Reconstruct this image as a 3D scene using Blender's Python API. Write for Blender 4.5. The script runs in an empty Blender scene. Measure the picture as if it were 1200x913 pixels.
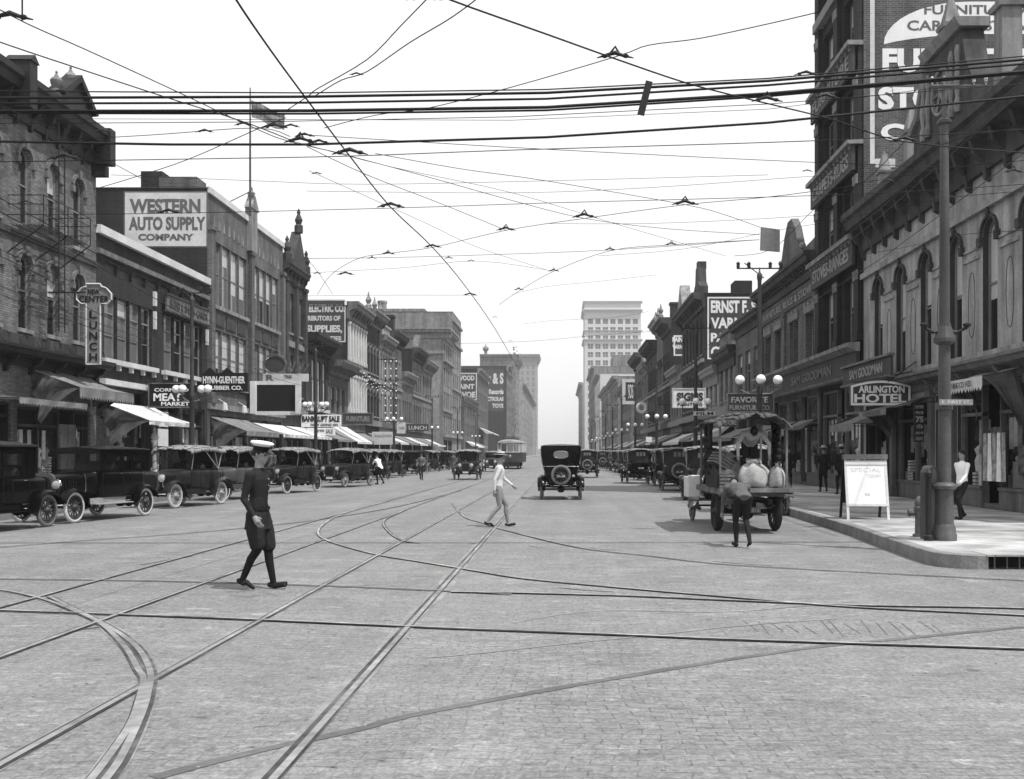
import bpy, bmesh, math, random
from mathutils import Vector, Matrix, noise
R = math.radians
rnd = random.Random(7)
sc = bpy.context.scene
col = sc.collection
F, H, VX, VY = 1200.0, 1.68, 658.0, 531.0
XL, XR = -18.5, 11.3

def G(px, py, z=0.0):                      # point of the ground seen at a pixel
    Y = F*(H-z)/(py-VY)
    return ((px-VX)*Y/F, Y)
def YL(px): return F*XL/(px-VX)
def YR(px): return F*XR/(px-VX)
def PT(px, py, Y): return ((px-VX)*Y/F, Y, H-(py-VY)*Y/F)
def ZP(py, Y): return H-(py-VY)*Y/F

# ------------------------------------------------------------------ materials
MATS = {}
def mat(name, v=.3, rough=.8, metal=0.0, var=.18, scale=1.5, bump=0.0, kind='plain', spec=.5, v2=None, bw=.42, bh=.14, emit=None, raw=False):
    if name in MATS: return MATS[name]
    m = bpy.data.materials.new(name); m.use_nodes = True
    if not raw: v = v**1.38; v2 = v2**1.38 if v2 is not None else None
    nt = m.node_tree; N = nt.nodes; L = nt.links
    b = N['Principled BSDF']
    b.inputs['Roughness'].default_value = rough
    b.inputs['Metallic'].default_value = metal
    b.inputs['Specular IOR Level'].default_value = spec if rough < .4 else spec*.5
    tc = N.new('ShaderNodeTexCoord')
    def grey(x): return (x, x, x, 1)
    def noise_(sc_, det=4, src=None):
        n = N.new('ShaderNodeTexNoise'); n.inputs['Scale'].default_value = sc_; n.inputs['Detail'].default_value = det
        L.new(src or tc.outputs['Object'], n.inputs['Vector']); return n
    def mulramp(n, lo, hi, a=.3, b_=.7):
        r = N.new('ShaderNodeMapRange'); r.inputs['From Min'].default_value = a; r.inputs['From Max'].default_value = b_
        r.inputs['To Min'].default_value = lo; r.inputs['To Max'].default_value = hi
        L.new(n.outputs['Fac'], r.inputs['Value']); return r.outputs['Result']
    def math_(op, a, b2):
        q = N.new('ShaderNodeMath'); q.operation = op
        for i, s in enumerate((a, b2)):
            if isinstance(s, (int, float)): q.inputs[i].default_value = s
            else: L.new(s, q.inputs[i])
        return q.outputs[0]
    n1 = noise_(scale, 5)
    f = mulramp(n1, 1-var, 1+var)
    n2 = noise_(scale*9, 3)
    f = math_('MULTIPLY', f, mulramp(n2, 1-var*.6, 1+var*.6))
    if kind in ('brick', 'block', 'siding'):
        sp = N.new('ShaderNodeSeparateXYZ'); L.new(tc.outputs['Object'], sp.inputs[0])
        cb = N.new('ShaderNodeCombineXYZ')
        L.new(math_('ADD', sp.outputs[0], sp.outputs[1]), cb.inputs[0]); L.new(sp.outputs[2], cb.inputs[1])
        bt = N.new('ShaderNodeTexBrick'); L.new(cb.outputs[0], bt.inputs['Vector'])
        bt.inputs['Scale'].default_value = 1.0
        bt.inputs['Brick Width'].default_value = bw; bt.inputs['Row Height'].default_value = bh
        bt.inputs['Mortar Size'].default_value = .012 if kind != 'siding' else .016
        bt.inputs['Mortar Smooth'].default_value = .3
        bt.inputs['Color1'].default_value = grey(v*.7); bt.inputs['Color2'].default_value = grey(v*1.3)
        mo = v*1.75 if kind == 'brick' else v*.45
        if v2 is not None: mo = v2
        bt.inputs['Mortar'].default_value = grey(mo)
        rg = N.new('ShaderNodeRGBToBW'); L.new(bt.outputs['Color'], rg.inputs[0])
        # streaks run down the wall
        mp = N.new('ShaderNodeMapping'); mp.inputs['Scale'].default_value = (1.3, 1.3, .12); L.new(tc.outputs['Object'], mp.inputs[0])
        n3 = noise_(1.0, 4, mp.outputs[0])
        f = math_('MULTIPLY', f, mulramp(n3, .62, 1.32))
        val = math_('MULTIPLY', rg.outputs[0], f)
        bp = N.new('ShaderNodeBump'); bp.inputs['Strength'].default_value = .35; bp.inputs['Distance'].default_value = .01
        L.new(bt.outputs['Fac'], bp.inputs['Height']); bp.invert = True
        L.new(bp.outputs[0], b.inputs['Normal'])
    else:
        if kind == 'streak':
            mp = N.new('ShaderNodeMapping'); mp.inputs['Scale'].default_value = (2.2, 2.2, .2); L.new(tc.outputs['Object'], mp.inputs[0])
            n3 = noise_(1.5, 5, mp.outputs[0])
            f = math_('MULTIPLY', f, mulramp(n3, .6, 1.28))
        val = math_('MULTIPLY', f, v)
        if bump:
            bp = N.new('ShaderNodeBump'); bp.inputs['Strength'].default_value = bump; bp.inputs['Distance'].default_value = .02
            L.new(n2.outputs['Fac'], bp.inputs['Height']); L.new(bp.outputs[0], b.inputs['Normal'])
    cc = N.new('ShaderNodeCombineColor')
    for i in range(3): L.new(val, cc.inputs[i])
    L.new(cc.outputs[0], b.inputs['Base Color'])
    if emit:
        b.inputs['Emission Color'].default_value = (1, 1, 1, 1); b.inputs['Emission Strength'].default_value = emit
    MATS[name] = m
    return m

def glass_mat(name, v=.02, t=.0, rough=.06, sp=.6):
    m = bpy.data.materials.new(name); m.use_nodes = True
    nt = m.node_tree; N = nt.nodes; L = nt.links
    b = N['Principled BSDF']; b.inputs['Base Color'].default_value = (v, v, v, 1); b.inputs['Roughness'].default_value = rough
    b.inputs['Specular IOR Level'].default_value = sp
    tc = N.new('ShaderNodeTexCoord'); n = N.new('ShaderNodeTexNoise'); n.inputs['Scale'].default_value = 1.6
    L.new(tc.outputs['Object'], n.inputs['Vector'])
    bp = N.new('ShaderNodeBump'); bp.inputs['Strength'].default_value = .12; bp.inputs['Distance'].default_value = .05
    L.new(n.outputs['Fac'], bp.inputs['Height']); L.new(bp.outputs[0], b.inputs['Normal'])
    if t > 0:
        tr = N.new('ShaderNodeBsdfTransparent'); mx = N.new('ShaderNodeMixShader'); mx.inputs[0].default_value = t
        L.new(b.outputs[0], mx.inputs[1]); L.new(tr.outputs[0], mx.inputs[2])
        L.new(mx.outputs[0], N['Material Output'].inputs['Surface'])
    MATS[name] = m
    return m

# ------------------------------------------------------------------ mesh builder
class MB:
    def __init__(s): s.v = []; s.f = []; s.mi = []; s.m = 0; s.T = None
    def add(s, vs, fs):
        o = len(s.v)
        if s.T: vs = [s.T(*p) for p in vs]
        s.v += [tuple(p) for p in vs]
        for f in fs: s.f.append(tuple(i+o for i in f)); s.mi.append(s.m)
        return s
    def box(s, a, b, taper=None):
        x0, y0, z0 = a; x1, y1, z1 = b
        return s.add([(x0,y0,z0),(x1,y0,z0),(x1,y1,z0),(x0,y1,z0),(x0,y0,z1),(x1,y0,z1),(x1,y1,z1),(x0,y1,z1)],
                     [(0,3,2,1),(4,5,6,7),(0,1,5,4),(1,2,6,5),(2,3,7,6),(3,0,4,7)])
    def quad(s, *p): return s.add(p, [tuple(range(len(p)))])
    def ring_loft(s, rings, cap=True, closed=True):
        n = len(rings[0]); vs = [p for r in rings for p in r]; fs = []
        for k in range(len(rings)-1):
            for i in range(n if closed else n-1):
                j = (i+1) % n
                fs.append((k*n+i, k*n+j, (k+1)*n+j, (k+1)*n+i))
        if cap:
            fs.append(tuple(range(n-1, -1, -1))); fs.append(tuple((len(rings)-1)*n+i for i in range(n)))
        return s.add(vs, fs)
    def tube(s, pts, r, n=6, cap=True):
        pts = [Vector(p) for p in pts]; rs = r if isinstance(r, (list, tuple)) else [r]*len(pts)
        rings = []; up = None
        for i, p in enumerate(pts):
            d = (pts[min(i+1, len(pts)-1)] - pts[max(i-1, 0)])
            if d.length < 1e-9: d = Vector((0,0,1))
            d.normalize()
            if up is None or abs(up.dot(d)) > .98: up = Vector((0,0,1)) if abs(d.z) < .9 else Vector((1,0,0))
            a = d.cross(up).normalized(); b = a.cross(d).normalized(); up = b
            rings.append([p + (a*math.cos(t) + b*math.sin(t))*rs[i] for t in [2*math.pi*k/n for k in range(n)]])
        return s.ring_loft(rings, cap)
    def lathe(s, c, prof, n=12, axis='z', cap=True):    # prof: (r, h)
        rings = []
        for r, h in prof:
            ring = []
            for k in range(n):
                t = 2*math.pi*k/n; a, b = r*math.cos(t), r*math.sin(t)
                if axis == 'z': p = (c[0]+a, c[1]+b, c[2]+h)
                elif axis == 'x': p = (c[0]+h, c[1]+a, c[2]+b)
                else: p = (c[0]+a, c[1]+h, c[2]+b)
                ring.append(p)
            rings.append(ring)
        return s.ring_loft(rings, cap)
    def sphere(s, c, r, n=12, m=8):
        rx, ry, rz = r if isinstance(r, tuple) else (r, r, r)
        rings = []
        for k in range(1, m):
            t = math.pi*k/m
            rings.append([(c[0]+rx*math.sin(t)*math.cos(2*math.pi*i/n), c[1]+ry*math.sin(t)*math.sin(2*math.pi*i/n), c[2]-rz*math.cos(t)) for i in range(n)])
        return s.ring_loft(rings)
    def prism(s, poly, f, w0, w1):     # poly (a,b) pairs, f(a,b,w)->xyz
        n = len(poly); vs = [f(a, b, w0) for a, b in poly] + [f(a, b, w1) for a, b in poly]
        fs = [tuple(range(n)), tuple(range(2*n-1, n-1, -1))] + [(i, (i+1) % n, n+(i+1) % n, n+i) for i in range(n)]
        return s.add(vs, fs)
    def strip(s, pts, w0, w1, z):      # flat ribbon on the ground, offsets w0..w1 to the right of the line
        vs = []; P = [Vector((p[0], p[1])) for p in pts]
        for i, p in enumerate(P):
            d = (P[min(i+1, len(P)-1)] - P[max(i-1, 0)]).normalized(); nrm = Vector((d.y, -d.x))
            a = p+nrm*w0; b = p+nrm*w1
            vs += [(a.x, a.y, z), (b.x, b.y, z)]
        return s.add(vs, [(2*i, 2*i+1, 2*i+3, 2*i+2) for i in range(len(P)-1)])
    def text(s, body, f, u, v, w, h, d=.01, d0=0.0, bold=.012, font_sx=None):
        """lettering fitted to a w x h box whose lower left is (u, v); f(u,v,w)->xyz"""
        vs, fs = text_mesh(body, bold)
        xs = [p[0] for p in vs]; ys = [p[1] for p in vs]
        x0, x1, y0, y1 = min(xs), max(xs), min(ys), max(ys)
        sx = w/max(x1-x0, 1e-6); sy = h/max(y1-y0, 1e-6)
        out = [f(u+(p[0]-x0)*sx, v+(p[1]-y0)*sy, d0 + (d if p[2] > 0 else 0)) for p in vs]
        return s.add(out, fs)
    def build(s, name, m, parent=None, loc=None, smooth=False, bevel=0, world=True, mesh_only=False, auto=None):
        org = Vector((0,0,0))
        if parent is not None and world and loc is None:
            q = parent
            while q is not None: org += q.location; q = q.parent
        me = bpy.data.meshes.new(name)
        me.from_pydata([tuple(Vector(p)-org) for p in s.v], [], s.f)
        for mm in (m if isinstance(m, (list, tuple)) else [m]): me.materials.append(mm)
        if max(s.mi, default=0) > 0: me.polygons.foreach_set('material_index', s.mi)
        if smooth: me.polygons.foreach_set('use_smooth', [True]*len(me.polygons))
        me.update()
        if smooth or True:
            bm = bmesh.new(); bm.from_mesh(me); bmesh.ops.recalc_face_normals(bm, faces=bm.faces)
            if smooth == 'auto':
                for e in bm.edges:
                    if len(e.link_faces) == 2 and e.calc_face_angle(0) > R(38): e.smooth = False
            bm.to_mesh(me); bm.free()
        if mesh_only: return me
        o = bpy.data.objects.new(name, me); col.objects.link(o)
        if parent is not None: o.parent = parent
        if loc is not None: o.location = loc
        if bevel:
            b = o.modifiers.new('Bevel', 'BEVEL'); b.width = bevel; b.segments = 2; b.limit_method = 'ANGLE'
        return o

_TX = {}
def text_mesh(body, bold):
    k = (body, bold)
    if k in _TX: return _TX[k]
    cu = bpy.data.curves.new('t', 'FONT'); cu.body = body; cu.size = 1; cu.extrude = .5; cu.offset = bold
    cu.resolution_u = 3
    o = bpy.data.objects.new('t', cu); col.objects.link(o)
    bpy.context.view_layer.update()
    me = bpy.data.meshes.new_from_object(o.evaluated_get(bpy.context.evaluated_depsgraph_get()))
    vs = [tuple(v.co) for v in me.vertices]; fs = [tuple(p.vertices) for p in me.polygons]
    bpy.data.objects.remove(o); bpy.data.curves.remove(cu); bpy.data.meshes.remove(me)
    _TX[k] = (vs, fs)
    return vs, fs

def tag(o, label=None, cat=None, group=None, kind=None):
    if label: o['label'] = label
    if cat: o['category'] = cat
    if group: o['group'] = group
    if kind: o['kind'] = kind
    return o
def thing(name, label, cat, loc=(0,0,0), rz=0, group=None):
    o = bpy.data.objects.new(name, None); col.objects.link(o); o.empty_display_size = .3
    o.location = loc; o.rotation_euler = (0, 0, rz)
    return tag(o, label, cat, group)
def copy_tree(o, parent=None):
    c = o.copy(); col.objects.link(c)
    if parent is not None: c.parent = parent
    for ch in list(o.children): copy_tree(ch, c)
    return c
def bake(o):                                # apply modifiers into plain mesh data
    bpy.context.view_layer.update()
    me = bpy.data.meshes.new_from_object(o.evaluated_get(bpy.context.evaluated_depsgraph_get()))
    o.modifiers.clear(); o.data = me
    return o

def mapL(u, v, w): return (XL+w, u, v)
def mapR(u, v, w): return (XR-w, u, v)
def mapF(Yf): return lambda u, v, w: (u, Yf-w, v)
def mapRt(u, v, w): return (XR-w, u, v)

# ------------------------------------------------------------------ shared materials
M = {}
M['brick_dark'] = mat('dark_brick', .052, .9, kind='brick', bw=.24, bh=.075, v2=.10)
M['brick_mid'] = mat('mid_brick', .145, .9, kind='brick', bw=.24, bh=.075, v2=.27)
M['brick_warm'] = mat('soft_grey_brick', .23, .9, kind='brick', bw=.24, bh=.075, v2=.30)
M['plaster'] = mat('grimy_plaster_and_haze_tone', .38, .85, kind='streak', var=.25, bump=.2)  # plaster; on the far blocks its pale tone stands in for haze
M['brick_pale'] = mat('pale_brick_and_haze_tone', .27, .9, kind='brick', bw=.24, bh=.075, v2=.36)  # brick; also lightens distant blocks in place of haze
M['brick_paint'] = mat('painted_brick', .235, .85, kind='brick', bw=.24, bh=.075, v2=.14)
M['stucco'] = mat('scored_stucco', .40, .85, kind='streak', var=.22, scale=1.1, bump=.25)
M['stone'] = mat('weathered_stone', .32, .85, kind='streak', var=.15, bump=.15)
M['stone_dark'] = mat('sooty_stone', .11, .85, kind='streak', var=.25, bump=.2)
M['white_stone'] = mat('white_glazed_terracotta', .62, .6, var=.08)
M['post_dark'] = mat('dark_lamp_post_paint', .11, .5, kind='streak', var=.25, scale=2)
M['canopy'] = mat('weathered_canopy_cloth', .15, .9, var=.12, scale=1.5, bump=.1)
M['iron'] = mat('dark_iron_cornice', .05, .6, kind='streak', var=.3, bump=.1)
M['iron_mid'] = mat('grey_painted_iron', .215, .55, kind='streak', var=.2)
M['post'] = mat('grey_post_paint', .145, .5, kind='streak', var=.22, scale=2)
M['wood_dark'] = mat('dark_painted_wood', .055, .6, var=.3)
M['wood_mid'] = mat('weathered_wood', .22, .75, var=.3, kind='streak', bump=.2)
M['frame'] = mat('window_frame_paint', .30, .6, var=.2)
M['frame_dark'] = mat('dark_window_frame_paint', .10, .6, var=.2)
M['frame_white'] = mat('white_frame_paint', .68, .6, var=.12)
M['white'] = mat('white_sign_paint', .78, .6, var=.07)
M['off'] = mat('chalky_white_paint', .62, .8, var=.14, scale=.8)
M['grey_letter'] = mat('faded_dark_letter_paint', .20, .8, var=.2)
M['dim_letter'] = mat('faded_pale_letter_paint', .36, .8, var=.25)
M['black'] = mat('black_sign_paint', .03, .6, var=.3)
M['slate'] = mat('slate_sign_paint', .11, .75, var=.18)
M['canvas'] = mat('pale_canvas', .62, .9, var=.14, scale=2, bump=.15)
M['canvas_grey'] = mat('grey_canvas', .27, .9, var=.2, scale=2, bump=.2)
M['canvas_dark'] = mat('dark_canvas', .05, .9, var=.3, scale=2, bump=.2)
M['roof'] = mat('tar_roof', .06, .95, var=.2)
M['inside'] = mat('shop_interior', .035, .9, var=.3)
M['curtain'] = mat('window_shade_cloth', .50, .9, var=.1)
M['glass'] = glass_mat('window_glass', .015)
M['glass_grey'] = glass_mat('reflection_toned_glass', .13, rough=.15, sp=.9)  # grey base colour paints in bright reflections on the panes
M['glass_shop'] = glass_mat('shop_window_glass', .02, t=.72)
M['goods_pale'] = mat('pale_shop_goods', .88, .8, var=.15, scale=6)
M['goods_mid'] = mat('grey_shop_goods', .45, .8, var=.5, scale=6)
M['goods_dark'] = mat('dark_shop_goods', .04, .8, var=.5, scale=6)
M['wire'] = mat('black_cable', .02, .7, var=.1)
M['wire_grey'] = mat('weathered_copper_wire', .10, .6, var=.1)
M['ceramic'] = mat('white_porcelain', .7, .25, var=.05)
M['globe'] = mat('opal_glass_globe', .85, .25, var=.03)
M['car_black'] = mat('black_car_enamel', .015, .18, var=.2, spec=.13)
M['car_dark'] = mat('dusty_black_enamel', .05, .3, var=.4, scale=3, spec=.16)
M['car_grey'] = mat('grey_car_enamel', .12, .35, var=.3, scale=3)
M['soft_top'] = mat('dusty_folding_top_cloth', .36, .85, var=.25, scale=2.5, bump=.1)
M['soft_dark'] = mat('dark_top_cloth', .06, .8, var=.3, scale=2.5)
M['leather'] = mat('black_seat_leather', .03, .45, var=.3)
M['nickel'] = mat('nickel_plate', .62, .16, metal=1.0, var=.1)
M['tyre_black'] = mat('dusty_black_tyre', .05, .85, var=.3)
M['tyre_white'] = mat('white_rubber_tyre', .60, .8, var=.15)
M['tyre_grey'] = mat('grey_rubber_tyre', .24, .85, var=.2)
M['spoke'] = mat('wooden_wheel_spoke', .09, .5, var=.3)
M['spoke_pale'] = mat('pale_wooden_spoke', .35, .5, var=.2)
M['lens'] = mat('headlight_lens', .55, .12, var=.05)
M['car_glass'] = glass_mat('car_window_glass', .01, t=.7, sp=.3)
M['skin'] = mat('skin', .34, .6, var=.05)
M['hair'] = mat('dark_hair', .03, .6, var=.2)
M['cloth_dark'] = mat('dark_wool_cloth', .035, .85, var=.25, scale=6, bump=.1)
M['cloth_black'] = mat('black_wool_cloth', .02, .8, var=.25, scale=6)
M['cloth_grey'] = mat('grey_cloth', .22, .85, var=.2, scale=6)
M['cloth_pale'] = mat('pale_cotton_shirt', .66, .85, var=.08, scale=6)
M['shoe'] = mat('black_shoe_leather', .025, .5, var=.1)
M['sack'] = mat('burlap_sack', .44, .9, var=.3, scale=4, bump=.6)
M['crate'] = mat('crate_wood', .13, .85, var=.3, scale=4)
M['cabbage'] = mat('pale_bundle_cloth', .44, .8, var=.3, scale=9)
SKYGAIN, SUNPOW, EXPO, ROADV, HAZE = 6.4, 5.0, 0.0, .18, .00034
# ------------------------------------------------------------------ world, camera
cam = bpy.data.cameras.new('camera'); co = bpy.data.objects.new('camera', cam); col.objects.link(co)
co.location = (0, 0, H); co.rotation_euler = (R(90), 0, 0)
cam.sensor_width = 36; cam.sensor_fit = 'HORIZONTAL'; cam.lens = 36*F/1200
cam.shift_x = -(VX-600)/1200; cam.shift_y = (VY-456.5)/1200
cam.clip_end = 5000; cam.clip_start = .1
sc.camera = co
SUN = Vector((.36, -.26, .90)).normalized()
w = bpy.data.worlds.new('World'); sc.world = w; w.use_nodes = True
nt = w.node_tree; N = nt.nodes; L = nt.links
sky = N.new('ShaderNodeTexSky'); sky.sky_type = 'NISHITA'; sky.sun_disc = False
sky.sun_elevation = math.asin(SUN.z); sky.sun_rotation = math.atan2(SUN.x, SUN.y)
sky.air_density = 1.6; sky.dust_density = 5.0; sky.ozone_density = 1
bwn = N.new('ShaderNodeRGBToBW'); L.new(sky.outputs[0], bwn.inputs[0])
# the plate records a hazy summer sky as an almost even white: no blue, little gradient
pw = N.new('ShaderNodeMath'); pw.operation = 'POWER'; pw.inputs[1].default_value = .12; L.new(bwn.outputs[0], pw.inputs[0])
ml = N.new('ShaderNodeMath'); ml.operation = 'MULTIPLY'; ml.inputs[1].default_value = SKYGAIN; L.new(pw.outputs[0], ml.inputs[0])
cc = N.new('ShaderNodeCombineColor')
for i in range(3): L.new(ml.outputs[0], cc.inputs[i])
L.new(cc.outputs[0], N['Background'].inputs['Color']); N['Background'].inputs['Strength'].default_value = .15
sl = bpy.data.lights.new('sun', 'SUN'); sl.energy = SUNPOW; sl.angle = R(.5); sl.color = (1, .995, .985)
so = bpy.data.objects.new('sun', sl); col.objects.link(so); so.rotation_euler = SUN.to_track_quat('Z', 'Y').to_euler()
so.location = (20, -20, 60)
vs = sc.view_settings; vs.view_transform = 'Standard'; vs.look = 'None'; vs.exposure = EXPO; vs.gamma = 1; vs.use_curve_mapping = False
sc.cycles.use_denoising = True
sc.cycles.max_bounces = 6; sc.cycles.diffuse_bounces = 3; sc.cycles.glossy_bounces = 3; sc.cycles.transparent_max_bounces = 10
sc.cycles.volume_bounces = 0
sc.render.film_transparent = False

# ------------------------------------------------------------------ road material
def road_mat():
    m = bpy.data.materials.new('brick_paving'); m.use_nodes = True
    nt = m.node_tree; N = nt.nodes; L = nt.links; b = N['Principled BSDF']; b.inputs['Roughness'].default_value = .8
    tc = N.new('ShaderNodeTexCoord')
    def noise_(s, d=5, v=None, dist=0):
        n = N.new('ShaderNodeTexNoise'); n.inputs['Scale'].default_value = s; n.inputs['Detail'].default_value = d; n.inputs['Distortion'].default_value = dist
        L.new(v or tc.outputs['Object'], n.inputs[0]); return n.outputs['Fac']
    def ramp(src, a, b_, lo, hi):
        r = N.new('ShaderNodeMapRange'); r.inputs[1].default_value = a; r.inputs[2].default_value = b_; r.inputs[3].default_value = lo; r.inputs[4].default_value = hi
        L.new(src, r.inputs[0]); return r.outputs[0]
    def mul(a, c, op='MULTIPLY'):
        q = N.new('ShaderNodeMath'); q.operation = op
        for i, s in enumerate((a, c)):
            if isinstance(s, (int, float)): q.inputs[i].default_value = s
            else: L.new(s, q.inputs[i])
        return q.outputs[0]
    # wander the courses a little so the setts do not run dead straight
    nv = N.new('ShaderNodeTexNoise'); nv.inputs['Scale'].default_value = .35; L.new(tc.outputs['Object'], nv.inputs[0])
    va = N.new('ShaderNodeVectorMath'); va.operation = 'SCALE'; va.inputs[3].default_value = .8; L.new(nv.outputs['Color'], va.inputs[0])
    vb = N.new('ShaderNodeVectorMath'); vb.operation = 'ADD'; L.new(tc.outputs['Object'], vb.inputs[0]); L.new(va.outputs[0], vb.inputs[1])
    bt = N.new('ShaderNodeTexBrick'); bt.inputs['Scale'].default_value = 1; bt.inputs['Brick Width'].default_value = .235; bt.inputs['Row Height'].default_value = .105
    bt.inputs['Mortar Size'].default_value = .007; bt.inputs['Mortar Smooth'].default_value = .6
    bt.inputs['Color1'].default_value = (.88,)*3+(1,); bt.inputs['Color2'].default_value = (1.0,)*3+(1,); bt.inputs['Mortar'].default_value = (.55,)*3+(1,)
    L.new(vb.outputs[0], bt.inputs[0])
    bw = N.new('ShaderNodeRGBToBW'); L.new(bt.outputs['Color'], bw.inputs[0])
    # some areas have their joints filled smooth with dust and tar
    fill = ramp(noise_(.22, 5), .40, .58, .35, 1)
    joint = mul(mul(1.0, mul(1.0, bw.outputs[0], 'SUBTRACT')), fill)
    jt = mul(1.0, joint, 'SUBTRACT')
    v = mul(jt, ramp(noise_(.12, 5), .3, .7, .93, 1.07))
    v = mul(v, ramp(noise_(1.1, 6, dist=.6), .3, .7, .93, 1.07))
    v = mul(v, ramp(noise_(24, 4), .3, .7, .76, 1.22))
    v = mul(v, ramp(noise_(48, 3), .3, .7, .84, 1.16)); v = mul(v, ramp(noise_(9, 6, dist=1.4), .35, .7, .80, 1.16))
    # tyre-worn streaks along the street
    mp = N.new('ShaderNodeMapping'); mp.inputs['Scale'].default_value = (1.5, .045, 1); L.new(tc.outputs['Object'], mp.inputs[0])
    v = mul(v, ramp(noise_(1.0, 5, mp.outputs[0]), .3, .7, .90, 1.09))
    # smears across the crossing and pale dust patches
    mp2 = N.new('ShaderNodeMapping'); mp2.inputs['Scale'].default_value = (.7, 1.7, 1); mp2.inputs['Rotation'].default_value = (0, 0, .1); L.new(tc.outputs['Object'], mp2.inputs[0])
    dust = ramp(noise_(1.0, 7, mp2.outputs[0], 1.0), .54, .72, 0, .30)
    dark = ramp(noise_(2.1, 7, mp2.outputs[0], .4), .58, .70, 0, .22)
    v = mul(v, mul(1.0, dust, 'ADD')); v = mul(v, mul(1.0, dark, 'SUBTRACT'))
    mp3 = N.new('ShaderNodeMapping'); mp3.inputs['Scale'].default_value = (3.0, 7, 1); mp3.inputs['Rotation'].default_value = (0, 0, -.12); L.new(tc.outputs['Object'], mp3.inputs[0])
    v = mul(v, mul(1.0, ramp(noise_(1.0, 6, mp3.outputs[0], .8), .62, .72, 0, .55), 'ADD'))      # pale scuffs
    v = mul(v, mul(1.0, ramp(noise_(1.7, 5, mp3.outputs[0], .5), .64, .72, 0, .5), 'SUBTRACT'))  # dark broken joints
    v = mul(v, mul(1.0, ramp(noise_(.55, 4, None, .3), .64, .76, 0, .14), 'SUBTRACT'))           # oil stains
    # missing or chipped bricks: small dark specks
    vo = N.new('ShaderNodeTexVoronoi'); vo.inputs['Scale'].default_value = .9; L.new(tc.outputs['Object'], vo.inputs[0])
    v = mul(v, ramp(vo.outputs['Distance'], .02, .05, .55, 1.0))
    v = mul(v, ROADV)
    cc = N.new('ShaderNodeCombineColor')
    for i in range(3): L.new(v, cc.inputs[i])
    L.new(cc.outputs[0], b.inputs['Base Color'])
    bp = N.new('ShaderNodeBump'); bp.inputs['Strength'].default_value = .35; bp.inputs['Distance'].default_value = .012
    hgt = mul(mul(bw.outputs[0], fill), mul(noise_(5, 5), .8), 'ADD')
    L.new(hgt, bp.inputs['Height']); L.new(bp.outputs[0], b.inputs['Normal'])
    return m
M['road'] = road_mat()
M['walk'] = mat('concrete_pavement', .44, .85, kind='block', bw=1.5, bh=1.5, var=.12, scale=1.2)
M['kerb'] = mat('granite_kerb', .30, .85, var=.22, scale=3, bump=.4)
M['rail'] = mat('worn_steel_rail', .21, .6, var=.4, scale=1.2, spec=.4, raw=True)
M['rail_pale'] = mat('polished_pale_rail', .27, .6, var=.5, scale=.9, spec=.4, raw=True)
M['cross_groove'] = mat('dusty_rail_groove', .08, .95, var=.6, scale=.7, raw=True)
M['groove'] = mat('rail_groove_dirt', .07, .95, var=.7, scale=.8, raw=True)
M['band'] = mat('rail_bed_paving', .205, .85, var=.3, scale=1.3, bump=.3, raw=True)
M['seam'] = mat('tarred_seam', .075, .85, var=.35, scale=2, raw=True)
M['ground'] = mat('far_ground', .2, .95, var=.2, scale=.05)

g = MB(); n = 40
g.quad((-690, -15, -.06), (690, -15, -.06), (690, 1490, -.06), (-690, 1490, -.06))
tag(g.build('ground', M['ground']), kind='structure')
g = MB(); g.quad((-40, -10, 0), (45, -10, 0), (45, 900, 0), (-40, 900, 0))
tag(g.build('road', M['road']), kind='structure')

KERB = [(-13.9, 25.0)]
def sidewalk(name, kerb, outer, z=.2, slot=None):
    """kerb: street-side line; outer: the back line (same length)"""
    mb = MB()
    ins = []
    P = [Vector(p) for p in kerb]
    for i, p in enumerate(P):
        d = (P[min(i+1, len(P)-1)]-P[max(i-1, 0)]).normalized(); q = Vector((d.y, -d.x))
        o = Vector(outer[i]); 
        if (o-p).dot(q) < 0: q = -q
        ins.append(p+q*.18)
    mb.add([(p.x, p.y, z) for p in ins]+[(o[0], o[1], z) for o in outer], [(i, i+1, len(ins)+i+1, len(ins)+i) for i in range(len(ins)-1)])
    o = tag(mb.build(name, M['walk']), kind='structure')
    kb = MB()
    for i in range(len(P)-1):
        if slot and slot[0] <= i < slot[1]: continue
        a, b, c, d = P[i], P[i+1], ins[i+1], ins[i]
        kb.add([(a.x,a.y,-.02),(b.x,b.y,-.02),(b.x,b.y,z-.012),(a.x,a.y,z-.012),(a.x+(d.x-a.x)*.12,a.y+(d.y-a.y)*.12,z+.003),(b.x+(c.x-b.x)*.12,b.y+(c.y-b.y)*.12,z+.003),(c.x,c.y,z+.003),(d.x,d.y,z+.003)],
               [(0,1,2,3),(3,2,5,4),(4,5,6,7)])
    tag(kb.build('kerb', M['kerb']), kind='structure')
KR = [(16.0, 14.75), (14, 14.75), (10.5, 14.75), (7.95, 14.75), (6.15, 14.75), (6.0, 14.76), (5.8, 14.86), (5.62, 15.05), (5.53, 15.35), (5.55, 16.2), (5.7, 18.5), (5.88, 20.7), (6.05, 25.5), (6.25, 35), (6.3, 60), (6.3, 850)]
KRO = [(16.0, 19.9), (14, 19.9), (11.6, 19.9), (11.6, 19.9), (11.6, 19.9), (11.6, 19.9), (11.6, 19.95), (11.6, 20), (11.6, 20.1), (11.6, 20.2), (11.6, 20.4), (11.6, 22), (11.6, 26), (11.6, 35), (11.6, 60), (11.6, 850)]
sidewalk('pavement', KR, KRO, .21, slot=(3, 4))
KL = [(-30, 20.5), (-16.5, 20.5), (-15.2, 20.8), (-14.3, 21.8), (-13.95, 23.5), (-13.9, 30), (-13.9, 60), (-13.9, 850)]
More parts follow.
